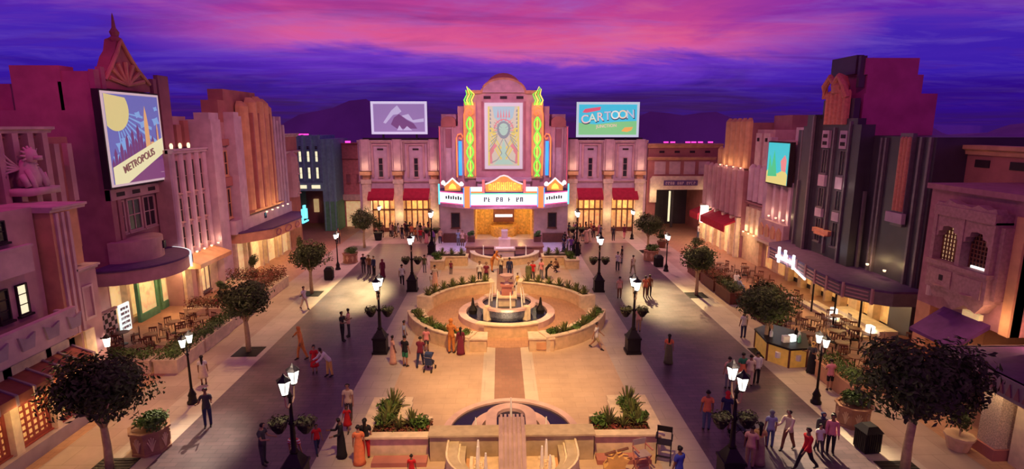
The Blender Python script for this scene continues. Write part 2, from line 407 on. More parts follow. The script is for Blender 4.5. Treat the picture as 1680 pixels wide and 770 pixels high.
def uplight(root, T, u, o, z, w=18, col=(1, .66, .36), fit=True):
    if fit:
        MB().use(T).cyl(u, o, .07, .10, z, z+.10, 8).build('uplight', M_up, root)
    p = T(u, o+.05, z+.35); pt('uplight_lamp', p, w, col, .06)
def marks(root, T, u0, u1, z, h, o, m, words=3, seed=1, flip=False, name='lettering'):
    # rows of letter strokes where the photograph's writing is too small to read
    rnd = random.Random(seed); mb = MB().use(T); n = int((u1-u0)/(h*.78)); gaps = {int(n*(k+1)/words) for k in range(words-1)}
    for i in range(n):
        if i in gaps: continue
        a = u0+(u1-u0)*i/n; w = (u1-u0)/n*.72; t = w*.40
        mb.box(a, a+t, o, o+.03, z, z+h)
        if rnd.random() < .7: mb.box(a+w-t, a+w, o, o+.03, z if rnd.random() < .6 else z+h*.5, z+h)
        for f in (0, .42, .84):
            if rnd.random() < .6: mb.box(a+t, a+w-t*.5, o, o+.028, z+h*f, z+h*f+h*.16)
    return mb.build(name, m, root)
def cornice(root, T, u0, u1, z, o, h=.3, d=.25, m=M_rose2, name='cornice', dep=0):
    return MB().use(T).pru([(o-dep, z), (o+d*.4, z), (o+d*.5, z+h*.4), (o+d, z+h*.6), (o+d, z+h), (o-dep, z+h)], u0, u1).build(name, m, root)

# ================================================================== LEFT ROW
# --- corner shop nearest on the left
T = fL(-18.2)
r = thing('shop_building', (-19.5, 20, 0), 'grey stone shop at the left edge with rust awning, balcony and lattice windows', 'building')
MB().use(T).box(14, 23.05, -8, 0, 3.9, 4.3).build('wall', M_grey, r)
MB().use(T).box(14, 22.6, -8, -.35, .55, 3.9).box(14, 18.4, -.35, 0, .55, 3.9).box(19.25, 19.6, -.35, 0, .55, 3.9).box(21.2, 21.45, -.35, 0, .55, 3.9).box(22.4, 22.7, -.35, 0, .55, 3.9).box(14, 22.7, -.35, 0, 2.75, 3.9).build('shopfront', M_tan2, r)
MB().use(T).box(14, 22.8, -8, .12, 0, .55).build('plinth', M_grey, r)
for (a, b) in ((18.4, 19.25), (19.6, 21.2), (21.45, 22.4)):
    f = win(r, T, a, b, .6, 2.7, -.33, M_glow, M_lat, max(3, int((b-a)*4)), 8, .13, label='red lattice shop window, lit from within')
mb = MB().use(T); mb.pru([(0, 3.55), (.85, 3.2), (.85, 2.85), (.78, 2.85), (.78, 3.1), (0, 3.4)], 14, 22.5); mb.build('awning', M_awn2, r)
mb = MB().use(T)
for i in range(12): mb.pru([(0, 3.6), (.9, 3.25), (.9, 2.85), (.85, 2.85), (.85, 3.2), (0, 3.52)], 14+i*.77, 14.09+i*.77)
mb.build('awning_rib', M_grey, r)
mb = MB().use(T).box(14, 22.0, 0, .75, 4.3, 4.45).box(14, 22.0, .6, .75, 4.45, 5.3).box(14, 22.05, .55, .8, 5.3, 5.42).box(21.85, 22.0, 0, .6, 4.45, 5.3)
mb.build('balcony', M_rose2, r)
mb = MB().use(T)
for i in range(7):
    u = 14.7+i*1.15; mb.pro([(u, 4.6), (u+.5, 4.6), (u+.62, 5.15), (u+.25, 5.0), (u-.12, 5.15)], .75, .83)
mb.build('balcony_relief', M_grey, r)
MB().use(T).box(14, 22.2, -8, -.5, 4.3, 9.4).build('upper_wall', M_rose, r)
MB().use(T).box(14, 21.2, -.5, .1, 7.1, 7.25).box(14, 21.2, 0, .1, 7.25, 8.05).box(14, 21.25, -.05, .15, 8.05, 8.15).box(21.08, 21.2, -.5, 0, 7.25, 8.05).build('upper_balcony', M_rose2, r)
for i in range(4):
    a = 18.3+i*.85; win(r, T, a, a+.5, 5.4, 6.6, -.5, M_winlit if i % 2 else M_dark, M_slot, 1, 3, .05)
for i in range(4): win(r, T, 18.0+i*.8, 18.45+i*.8, 8.3, 9.1, -.5, M_dark, M_slot, 1, 2, .05)
MB().use(T).box(22.3, 23.08, -3.2, .1, 3.9, 9.15).box(23.08, 24.0, -3.2, -.1, 6.75, 9.15).build('corner_pier', M_org, r)  # orange light falling on this pier is put into its colour
mb = MB().use(T)
for u in (22.45, 22.75, 23.05): mb.box(u, u+.14, .1, .2, 4, 9.1)
mb.build('pier_fluting', M_rose2, r)
cornice(r, T, 22.2, 24.1, 9.15, .1, .22, .2, M_rose2, dep=3.4)
# fluted attic with the lion relief
T = fL(-20.6)
MB().use(T).box(18, 23.05, -7, -.35, 4.3, 12.0).box(23.05, 27.6, -7, -.35, 6.7, 12.0).box(24.5, 27.6, -7, -2.8, 0, 6.7).box(18, 26.2, -7, -.25, 12.0, 12.45).build('attic_wall', M_red, r)
mb = MB().use(T)
for i in range(11):
    u = 19.4+i*.78; mb.box(u, u+.30, -.35, .05 if i < 9 else -.1, 9.0, 12.2 if i < 9 else 11.7)
mb.build('attic_fluting', M_rose, r)
cornice(r, T, 18, 26.3, 12.2, -.2, .28, .35, M_rose2, dep=.3)
mb = MB().use(T)   # crouching winged lion on a ledge
LX = 24.35
for v0, pr in ((0, [(0, 9.95), (.42, 10.0), (.46, 10.35), (.34, 10.8), (.22, 11.1), (0, 11.2)]),): mb.lathe(pr, 10, LX, .25)
mb.lathe([(0, 11.0), (.20, 11.02), (.26, 11.25), (.22, 11.5), (0, 11.6)], 10, LX, .45)
mb.box(LX-.12, LX+.12, .6, .86, 11.1, 11.28)
for k in range(12):
    a = k*PI/6; mb.tube([(LX+.2*math.cos(a), .42, 11.28+.2*math.sin(a)), (LX+.4*math.cos(a), .36, 11.28+.4*math.sin(a))], .08, 5, .04)
for s in (-1, 1):
    mb.tube([(LX+s*.28, .45, 10.7), (LX+s*.3, .62, 10.3), (LX+s*.3, .72, 9.95)], .12, 6, .1)
    mb.tube([(LX+s*.42, .3, 10.2), (LX+s*.55, .45, 10.45), (LX+s*.5, .6, 10.0)], .16, 6, .12)
    for k in range(5): mb.tube([(LX+s*.3, .15, 10.75), (LX+s*(.65+.06*k), .05, 11.15-.14*k), (LX+s*(.95-.03*k), .0, 11.55-.36*k)], .075, 5, .03)
mb.box(23.5, 25.2, -.3, .85, 9.65, 9.95)
mb.build('lion_relief', M_rose2, r, True)
for u in (21.3, 22.9): MB().use(T).tube([(u, -.8, 12.4), (u, -.8, 14.2)], .05, 6, .02).build('finial_mast', M_rose2, r)

for u in (18.6, 20.4, 21.9): pt('awning_light', (-17.3, u, 2.6), 55, (1, .62, .22))
# --- pier block with lantern
T = fL(-18.2)
r = thing('pier_building', (-19.5, 23.7, 0), 'rose plastered stepped block with a wall lantern and blank doorway, beside the checkered café corner', 'building')
MB().use(T).box(23.1, 24.45, -4.5, 0, 0, 6.45).build('wall', M_rose, r)
cornice(r, T, 23.1, 24.5, 6.43, 0, .2, .2, M_rose2, dep=4.5)
MB().use(T).box(23.4, 24.05, 0, .08, 4.3, 4.4).box(23.4, 24.05, 0, .08, 5.7, 5.8).box(23.4, 23.5, 0, .08, 4.4, 5.7).box(23.95, 24.05, 0, .08, 4.4, 5.7).build('panel_frame', M_rose2, r)
MB().use(T).box(23.2, 23.75, 0, .10, 0, 3.9).build('blind_door', M_tan2, r)
wl = MB().use(T).cyl(24.15, .26, .10, .15, 2.85, 3.25, 8).build('wall_lantern', M_lamp, r)
MB().use(T).cyl(24.15, .26, .18, .03, 3.25, 3.42, 8).box(24.12, 24.18, 0, .26, 3.2, 3.25).build('lantern_cap', M_iron, wl)
pt('lantern_light', T(24.15, .6, 3.0), 25, (1, .62, .28))

# --- billboard tower
T = fL(-23.9)
r = thing('billboard_tower', (-25, 38, 0), 'tall plum tower with scrolled gable, spire and lit skyline billboard over the round café canopy', 'building')
MB().use(T).box(33.9, 41.35, -8, 0, 3.3, 13.4).box(33.9, 41.3, -8, -.6, 0, 3.3).build('wall', M_plum, r)
MB().use(T).box(33.9, 41.3, -1.8, -.02, 13.4, 14.3).box(33.9, 37, -1.8, -.02, 14.3, 15.0).box(34.0, 41, -4.2, -1.8, 13.4, 14.9).box(34.0, 36.5, -1.8, 0, 15.0, 15.6).build('upper_wall', M_plum, r)
MB().use(T).box(33.9, 35, -4.4, -1.6, 13.4, 15.9).box(35, 38.4, -7.4, -4.0, 12, 14.95).build('rear_wall', M_plum, r)
mb = MB().use(T)
for u, w, zt in ((33.9, .45, 15.7), (34.5, .35, 15.9), (39.5, .35, 15.6), (40.1, 1.2, 15.9)): mb.box(u, u+w, 0, .3, 3.4, zt)
mb.build('pilaster', M_plum, r)
gp = [(34.8, 14.7), (35.0, 15.6), (35.5, 15.9), (35.9, 16.6), (36.3, 17.0), (36.55, 17.7), (36.8, 17.8), (37.05, 17.7), (37.3, 17.0), (37.8, 16.7), (38.3, 15.9), (38.9, 15.6), (39.4, 15.2), (39.4, 14.7)]
MB().use(T).pro(gp, -.6, .12).build('scrolled_gable', M_red, r)
mb = MB().use(T)
for k in range(7):
    a = .25+k*(PI-.5)/6; mb.tube([(37.0, .2, 15.0), (37.0+1.7*math.cos(a), .2, 15.0+1.4*math.sin(a))], .09, 6, .14)
mb.tube([(35.0, .18, 15.2), (35.7, .22, 16.1), (36.4, .22, 17.0), (36.8, .22, 17.7), (37.3, .22, 17.0), (38.1, .22, 16.1), (39.3, .18, 15.2)], .12, 6)
mb.build('gable_carving', M_org, r)
MB().use(T).lathe([(0, 17.6), (.34, 17.6), (.4, 17.75), (.2, 17.9), (.28, 18.15), (.12, 18.4), (.05, 19.1), (0, 19.3)], 8, 36.8, -.1).build('spire', M_red, r)
MB().use(T).box(33.4, 39.1, .35, .75, 8.85, 14.6).box(34.5, 35.0, 0, .4, 9.5, 10).box(38, 38.5, 0, .4, 9.5, 10).box(34.5, 35.0, 0, .4, 13.5, 14).build('billboard_case', M_slot, r)
N_moon = neon('billboard_moon', (.93, .80, .33), .62); N_bsky = neon('billboard_sky', (.20, .20, .60), .62); N_ray = neon('billboard_ray', (.30, .52, .95), .62)
N_city = neon('billboard_city', (.24, .07, .24), .6); N_twr = neon('billboard_tower_gold', (.95, .50, .22), .65); N_bank = neon('billboard_band', (.96, .90, .52), .72)
N_plumb = neon('billboard_plum', (.30, .09, .26), .6); N_frame = neon('billboard_edge', (.85, .62, .66), .6); N_ink = neon('billboard_ink', (.34, .14, .14), .5)
bb = MB().use(T).box(33.5, 39.0, .75, .80, 8.95, 14.5).build('billboard', N_frame, r)
U0, U1, Z0, Z1 = 33.66, 38.84, 9.1, 14.36
MB().use(T).box(U0, U1, .80, .815, Z0, Z1).build('picture_sky', N_bsky, bb)
mb = MB().use(T)
for k in range(9):
    a = math.radians(-8-k*9.5); cx, cz = 34.5, 13.4; L0, L1, w = 1.2+.1*(k % 2), 2.6+1.9*((k*7) % 5)/4, .028
    P = [(cx+L0*math.cos(a-w), cz+L0*math.sin(a-w)), (cx+L1*math.cos(a-w), cz+L1*math.sin(a-w)), (cx+L1*math.cos(a+w), cz+L1*math.sin(a+w)), (cx+L0*math.cos(a+w), cz+L0*math.sin(a+w))]
    P = [(min(max(p[0], U0), U1), min(max(p[1], Z0), Z1)) for p in P]; mb.pro(P, .815, .825)
for (u, z, s) in ((34.7, 11.3, .55), (35.2, 11.6, .5), (36.6, 13.2, .35), (37.0, 12.6, .4), (38.4, 12.8, .45), (34.2, 10.6, .4), (38.5, 13.6, .25)):
    mb.pro([(max(U0, u+s*math.cos(a*.7854+.3)*(1 if a % 2 else .6)), z+s*.7*math.sin(a*.7854+.3)*(1 if a % 2 else .6)) for a in range(8)], .815, .83)
mb.build('picture_rays', N_ray, bb)
mp = [(U0, Z1), (U0, 12.5)]+[(34.5+1.25*math.cos(math.radians(a)), 13.45+1.25*math.sin(math.radians(a))) for a in range(228, 408, 12)]
MB().use(T).pro([(u, min(z, Z1)) for u, z in mp if u <= 35.8], .83, .84).build('picture_moon', N_moon, bb)
ck = [(U0, 9.6)]; hs = [10.3, 10.9, 10.5, 11.2, 10.8, 11.7, 11.2, 12.0, 11.5, 12.3, 11.8, 11.3, 11.9, 11.2, 11.6, 11.0, 12.2, 11.4]
for i, h in enumerate(hs):
    ck += [(U0+i*(U1-U0)/18, h), (U0+(i+.55)*(U1-U0)/18, h+.25), (U0+(i+1)*(U1-U0)/18, h)]
mb = MB().use(T)
for i, h in enumerate(hs): a = U0+i*(U1-U0)/18; b = U0+(i+.9)*(U1-U0)/18; mb.pro([(a, Z0+.3), (b, Z0+.3), (b, h), ((a+b)/2, h+.3), (a, h)], .84, .85)
mb.build('picture_city', N_city, bb)
MB().use(T).pro([(37.05, 10.8), (37.55, 10.8), (37.5, 12.6), (37.42, 13.2), (37.3, 13.75), (37.18, 13.2), (37.1, 12.6)], .85, .86).pro([(38.3, 11), (38.5, 11), (38.45, 12.4), (38.4, 12.7), (38.35, 12.4)], .85, .86).pro([(37.6, 10.7), (37.9, 10.7), (37.9, 11.5), (37.6, 11.5)], .85, .86).build('picture_tower', N_twr, bb)
MB().use(T).pro([(U0, Z0), (U1, Z0), (U1, 10.4), (U0, 9.6)], .86, .87).build('picture_foot', N_plumb, bb)
MB().use(T).pro([(U0, Z0), (34.9, Z0), (U1, 10.75), (U1, 11.75), (U0, 10.1)], .87, .88).build('picture_band', N_bank, bb)
text('METROPOLIS', .62, T, 36.15, .90, 10.38, N_ink, bb, roll=math.atan2(1.65, 5.18), wmax=3.35)
MB().use(T).cyl(38.4, .885, .13, .13, 9.5, 9.51, 8).build('picture_star', N_frame, bb)
MB().use(T).box(33.9, 38.9, 0, .35, 8.1, 8.75).build('slotted_ledge', M_rose, r)
mb = MB().use(T)
for u in (34.4, 35.9, 37.5): mb.box(u, u+.75, .35, .37, 8.3, 8.55)
mb.build('ledge_slot', M_slot, r)
for (a, b) in ((34.3, 35.4), (35.6, 37.0), (37.2, 38.5)): win(r, T, a, b, 5.9, 8.0, 0, M_dark, M_rose, 2, 2, .12)
MB().use(T).cyl(35.4, 0, 1.9, 1.9, 4.3, 5.6, 20, 0, PI).build('canopy_drum', M_rose, r)
MB().use(T).box(35.9, 36.15, 1.8, 1.92, 4.8, 5.3).build('drum_window', M_dark, r)
cc = 35.2
MB().use(T).prz([(cc+3.45*math.cos(a), 3.3*math.sin(a)) for a in [PI*i/24 for i in range(25)]], 3.4, 4.2).build('round_canopy', M_rose, r)
MB().use(T).prz([(cc+3.5*math.cos(a), 3.35*math.sin(a)) for a in [PI*i/24 for i in range(25)]], 4.2, 4.32).build('canopy_roof', M_roof, r)
mb = MB().use(T)
A = [math.radians(14+i*6) for i in range(8)]
for i in range(7): 
    p = [(cc+R*math.cos(a), R*.955*math.sin(a)) for R, a in ((3.53, A[i]), (3.63, A[i]), (3.63, A[i+1]), (3.53, A[i+1]))]
    mb.prz(p, 3.25, 4.32)
sg = mb.build('sign', neon('white_sign', (.86, .90, .95), .9), r)
mb = MB().use(T)
for i in range(14):
    a = math.radians(20+i*2.9); mb.rbox(cc+3.65*math.cos(a), 3.65*.955*math.sin(a), .14, .05, 3.5+.12*(i % 3), 4.1, a+PI/2)
mb.build('lettering', M_grey, sg)
pt('sign_light', T(39.5, 3.5, 3.6), 30, (.8, .9, 1))
# ground floor
MB().use(T).box(33.9, 41.3, -.6, -.2, 0, .35).box(34.9, 35.2, -.6, -.15, 0, 3.3).box(37.6, 37.9, -.6, -.15, 0, 3.3).box(33.9, 41.3, -.6, -.1, 2.9, 3.3).build('shopfront_frame', M_tan2, r)
MB().use(T).box(34, 41.2, -.62, -.55, .35, 2.9).build('shopfront_glass', M_glow2, r)
def greenframe(u0, u1, o0, z1=3.0):
    f = MB().use(T).box(u0, u0+.2, o0, o0+.22, 0, z1).box(u1-.2, u1, o0, o0+.22, 0, z1).box(u0+.2, u1-.2, o0, o0+.22, 0, .5).box(u0+.2, u1-.2, o0, o0+.22, z1-.25, z1).build('green_door', M_green, r)
    MB().use(T).box(u0+.2, u1-.2, o0+.05, o0+.12, .5, z1-.25).build('door_pane', M_glow2, f)
greenframe(35.3, 37.4, .05); greenframe(37.9, 39.6, -.1, 2.8)
MB().use(T).box(39.75, 40.15, .0, .3, 0, 2.0).build('light_column', M_lamp, r); pt('shop_light', T(38.2, 1.5, 2.9), 110, (1, .62, .26)); pt('shop_light', T(35.5, 1.5, 2.9), 70, (1, .62, .26))
MB().use(T).box(31.8, 33.9, -3, -.6, 0, 3.0).build('side_wall', M_rose, r)
# --- checkered corner stand
T2 = fL(-23.6)
k = thing('menu_screen', (-23.2, 32.4, 0), 'black and white checkered screen with lit menu board beside the green-framed café', 'screen')
mc = bpy.data.materials.new('checker_tile'); mc.use_nodes = True; t_ = mc.node_tree; ck_ = t_.nodes.new('ShaderNodeTexChecker'); ck_.inputs['Scale'].default_value = 3.6
ck_.inputs['Color1'].default_value = (.75, .65, .6, 1); ck_.inputs['Color2'].default_value = (.02, .015, .02, 1); tt = t_.nodes.new('ShaderNodeTexCoord'); t_.links.new(tt.outputs['Object'], ck_.inputs[0]); t_.links.new(ck_.outputs[0], t_.nodes['Principled BSDF'].inputs[0])
MB().use(T2).box(30.9, 32.9, 0, .12, 0, 1.75).build('panel', mc, k)
MB().use(T2).box(30.8, 33.0, -.03, .16, 1.75, 1.87).box(30.8, 30.9, -.03, .16, 0, 1.75).build('rim', M_rose2, k)
m_ = MB().use(T2).box(33.05, 34.0, .1, .2, .1, 1.85).build('menu_board', M_sign, k)
for i in range(5): marks(m_, T2, 33.15, 33.9, .3+i*.3, .16, .2, M_grey, 1, i)

# --- fluted hall with tall windows
T = fL(-22.2)
r = thing('fluted_hall', (-23, 42.4, 0), 'rose fluted hall with tall dark window slits and ledge lamps, right of the billboard tower', 'building')
MB().use(T).box(38.7, 43.35, -1.6, -.5, 0, 10.9).box(41.4, 43.35, -6, -1.6, 0, 13.2).build('wall', M_rose, r)
mb = MB().use(T)
for i in range(5): mb.flute(38.95+i*1.04, -.5, .25, 3.5, 10.7, 6)
mb.build('fluting', M_lav, r)
for i in range(4):
    u = 38.95+i*1.04+.52
    for (a, b) in ((3.9, 5.6), (5.9, 7.6), (7.9, 10.2)): win(r, T, u-.2, u+.2, a, b, -.5, M_dark, M_rose, 1, 2, .05)
cornice(r, T, 38.7, 43.3, 10.65, -.3, .3, .2, M_lav, dep=.4)
mb = MB().use(T)
for i in range(2): mb.box(41.5+i*1.0, 42.1+i*1.0, -1.6, -1.3, 11.0, 12.6+.3*i)
mb.build('attic_block', M_red, r)
for i in range(3): MB().use(T).lathe([(0, 10.95), (.09, 10.95), (.12, 11.15), (.08, 11.3), (0, 11.33)], 8, 39.9+i*1.1, -.9).build('ledge_lamp', M_up, r)
for i in range(5): uplight(r, T, 38.95+i*1.04, .05, 3.6, 9, (1, .62, .35))
MB().use(T).pru([(-.5, 3.5), (.9, 3.0), (.9, 2.7), (-.5, 2.7)], 38.7, 43.3).build('band_canopy', M_org, r)
MB().use(T).box(38.8, 39.6, -.5, -.3, 0, 2.7).box(40.6, 40.9, -.5, -.3, 0, 2.7).box(42.2, 43.3, -.5, -.3, 0, 2.7).build('shopfront', M_tan2, r)
win(r, T, 40.9, 42.2, .3, 2.6, -.45, M_glow2, M_dkst2, 2, 1, .1, 'shop_window')
pt('shop_light', T(41, .8, 2.4), 45, (1, .7, .35))

# --- art deco tower with fluted bay
T = fL(-22)
r = thing('deco_tower', (-23.5, 50, 0), 'lavender and orange deco tower with a fluted bay, carved canopy and blue neon sign', 'building')
MB().use(T).box(44.95, 57.4, -6, -.3, 0, 12.8).build('wall', M_rose, r)
MB().use(T).box(43.4, 44.9, -6, 0, 0, 13.0).box(43.4, 44.9, -1.2, -.1, 13.0, 13.5).build('end_wall', M_lav, r)
MB().use(T).box(45.4, 53.8, -1.6, -.3, 12.8, 14.5).box(46.6, 52.6, -1.6, -.4, 14.5, 15.4).build('crown', M_red, r)
mb = MB().use(T).box(46.1, 47.0, -.3, .5, 3.9, 13.6).box(47.3, 47.8, -.3, .35, 3.9, 13.3)
for u, zt in ((54.6, 13.4), (55.3, 13.0), (56.0, 13.4), (56.8, 12.6)): mb.box(u, u+.42, -.3, .3, 3.8, zt)
mb.build('pilaster', M_lav, r)
for (a, b) in ((5.2, 7.6), (8.6, 10.6)): win(r, T, 45.0, 46.0, a, b, -.3, M_dark, M_org, 2, 2, .1)
MB().use(T).box(44.95, 46.05, -.3, .0, 7.8, 8.5).box(44.95, 46.05, -.3, .0, 11.0, 11.5).build('spandrel', M_red, r)
mb = MB().use(T)
for i in range(5): mb.flute(48.55+i*1.22, -.3+.45*math.sin(PI*(i+.5)/5), .6, 5.4, 13.9+.7*math.sin(PI*(i+.5)/5), 7, True, 1.3)
mb.build('fluted_bay', M_org, r, smooth=False)
mb = MB().use(T)
for i in range(4): mb.box(49.05+i*1.22, 49.25+i*1.22, -.3, .75, 5.5, 13.6)
mb.build('bay_groove', M_red, r)
cornice(r, T, 47.9, 54.4, 5.1, 0, .35, .8, M_org, dep=.3)
MB().use(T).box(45, 57.4, -.3, .4, 3.9, 5.0).build('band_wall', M_lav, r)
MB().use(T).box(50.6, 51.0, .4, .46, 4.35, 4.85).build('band_window', M_dark, r)
mb = MB().use(T).prz([(45.4, -.3), (45.4, .5), (47.6, 2.2), (53.5, 2.6), (57.0, 1.3), (57.4, -.3)], 3.1, 3.9); mb.build('canopy', M_org, r)
MB().use(T).prz([(45.35, -.3), (45.35, .55), (47.6, 2.3), (53.6, 2.7), (57.05, 1.35), (57.45, -.3)], 3.9, 4.02).build('canopy_roof', M_roof, r)
mb = MB().use(T)
for i in range(3):
    u = 48.6+i*1.9; mb.tube([(u+(.75 if i == 1 else .5)*math.cos(a*PI/8), 2.32+.068*(u-47.6), 3.5+.27*math.sin(a*PI/8)) for a in range(16)], .05, 5, loop=True)
mb.build('canopy_carving', M_plum, r)
ng = MB().use(T).box(54.4, 56.0, 2.35, 2.5, 3.2, 3.35).box(54.4, 54.6, 2.35, 2.5, 3.35, 4.6).box(54.9, 55.4, 2.35, 2.5, 3.6, 4.9).box(55.6, 55.8, 2.35, 2.5, 3.5, 4.5).build('neon_sign', N_cyan, r)
pt('neon_light', T(55.2, 3.1, 3.8), 40, (.3, .7, 1))
for i in range(5): uplight(r, T, 48.55+i*1.22, 1.5, 5.2, 16, (1, .60, .28))
MB().use(T).box(45.4, 57, -.3, -.2, 0, 3.1).build('shopfront', M_glow2, r)
mb = MB().use(T)
for u in (45.3, 47.2, 48.0, 50.3, 51.3, 53.7, 54.8, 57.0): mb.box(u, u+.28, -.2, .1, 0, 3.1)
mb.build('shopfront_pier', M_tan2, r)
MB().use(T).box(47.4, 48, -.2, -.12, .4, 2.6).build('door_glass', M_dark, r); pt('shop_light', T(49, .9, 2.8), 90, (1, .7, .32)); pt('shop_light', T(53.5, .9, 2.8), 90, (1, .7, .32))

# --- narrow brick building
T = fL(-22.3)
r = thing('narrow_brick_building', (-23.5, 59.4, 0), 'narrow red brick building with an oriel, squeezed between lavender tower and teal block', 'building')
MB().use(T).box(57.6, 62.0, -5, 0, 0, 11.6).build('wall', M_red, r)
mb = MB().use(T).flute(59.6, 0, .8, 5.2, 9.4, 6); mb.build('oriel', M_rose, r)
for z in (5.6, 7.6): win(r, T, 59.3, 59.9, z, z+1.2, .72, M_dark, M_rose2, 1, 2, .08)
cornice(r, T, 57.6, 62, 11.4, 0, .35, .35, M_rose2, dep=.4); cornice(r, T, 57.6, 62, 9.7, 0, .25, .3, M_rose2)
MB().use(T).box(58.2, 61.4, 0, .15, 0, 3.0).build('portal', M_org, r)

# ================================================================== BACK ROW
T = fF(68)
r = thing('teal_building', (-23, 69.5, 0), 'teal block with two rows of lit windows over a dark passage and a green pier', 'building')
MB().use(T).box(-26.8, -21.6, -6, 0, 5.0, 11.4).box(-26.8, -25.6, -6, 0, 0, 5.0).build('wall', M_teal, r)
MB().use(T).box(-21.6, -20.0, -6, .3, 3.6, 11.0).build('tower_wall', M_teal, r)
MB().use(T).box(-21.6, -20.0, -6, .3, 0, 3.6).build('green_pier', M_green, r)
mb = MB().use(T)
for i in range(6): mb.box(-26.7+i*.97, -26.45+i*.97, 0, .22, 6.0, 11.5)
for u in (-21.5, -20.9, -20.25): mb.box(u, u+.12, .3, .4, .1, 10.9)
mb.build('pilaster', M_teal, r)
for i in range(5):
    u = -26.35+i*.97
    for (a, b, p) in ((6.3, 7.7, M_winlit), (8.3, 9.6, M_winlit), (9.75, 10.2, M_slot)): win(r, T, u+.12, u+.5, a, b, 0, p, M_teal, 1, 2, .05)
MB().use(T).box(-26.8, -21.4, 0, .5, 4.9, 5.9).build('frieze', M_teal, r)
for i in range(3): MB().use(T).box(-26+i*1.6, -25+i*1.6, .5, .56, 5.2, 5.6).build('frieze_light', M_winlit, r)
MB().use(T).box(-25.6, -21.6, -6, -5.5, 0, 5).build('passage_back', M_plum, r)
MB().use(T).box(-24.6, -24.0, -5.5, -5.2, 1.5, 3.2).build('passage_light', M_glow2, r)
for i, u in enumerate((-25.8, -25.1, -24.5, -23.8)): MB().use(T).box(u, u+.55, -1.0, -.6, 11.45, 11.6).build('roof_light', N_mag, r)
r = thing('pink_building', (-18.5, 73, 0), 'plain coral pink building between the teal block and the pale awning shops', 'building')
T = fF(71)
MB().use(T).box(-20, -17.1, -5, 0, 0, 10.4).build('wall', mat('coral_plaster', (.62, .24, .22), .85), r)
cornice(r, T, -20, -17.1, 8.4, 0, .15, .2, M_red); cornice(r, T, -20, -17.1, 10.2, 0, .25, .25, M_red)
for u in (-19.6, -18.3): win(r, T, u, u+.5, 5.5, 6.6, 0, M_plum, M_red, 1, 2, .06)
MB().use(T).box(-20, -17.1, 0, .6, 3.4, 4.1).build('band', M_tan2, r); MB().use(T).box(-19.8, -17.8, 0, .1, 0, 3.2).build('shopfront', M_glow2, r)
MB().use(T).box(-19.6, -19, -.6, -.3, 10.45, 10.7).build('roof_light', N_mag, r)

# --- theatre
r = thing('theatre', (0, 63.5, 0), 'ornate theatre with green and orange neon columns, tall lit poster and white marquee', 'building')
T = fF(62.0)
MB().use(T).box(-3.95, 3.95, -4, 0, 4.4, 16.1).build('tower_wall', M_rose, r)
arc = lambda R, zc, n=14, sx=1.0: [(R*sx*math.cos(PI-PI*i/n), zc+R*math.sin(PI-PI*i/n)) for i in range(n+1)]
MB().use(T).pro([(-2.3, 16.0)]+arc(2.1, 16.05, 14)[1:-1]+[(2.3, 16.0)], -3.6, -1.2).build('rear_arch', M_red, r)
MB().use(T).pro([(u, 16.0+(z-16.0)*.62) for u, z in arc(2.3, 16.0, 14)], -1.2, .25).build('arched_gable', M_rose2, r)
mb = MB().use(T).tube([(u, .2, 16.0+(z-16)*.62) for u, z in arc(2.35, 16.0, 14)], .13, 6); mb.box(-3.95, -2.3, 0, .25, 15.9, 16.25).box(2.3, 3.95, 0, .25, 15.9, 16.25); mb.build('gable_moulding', M_org, r)
mb = MB().use(T)
for u in (-1.75, 0, 1.75): mb.box(u-.38, u+.38, 0, .05, 15.35, 15.65)
mb.build('vent_slot', M_slot, r)
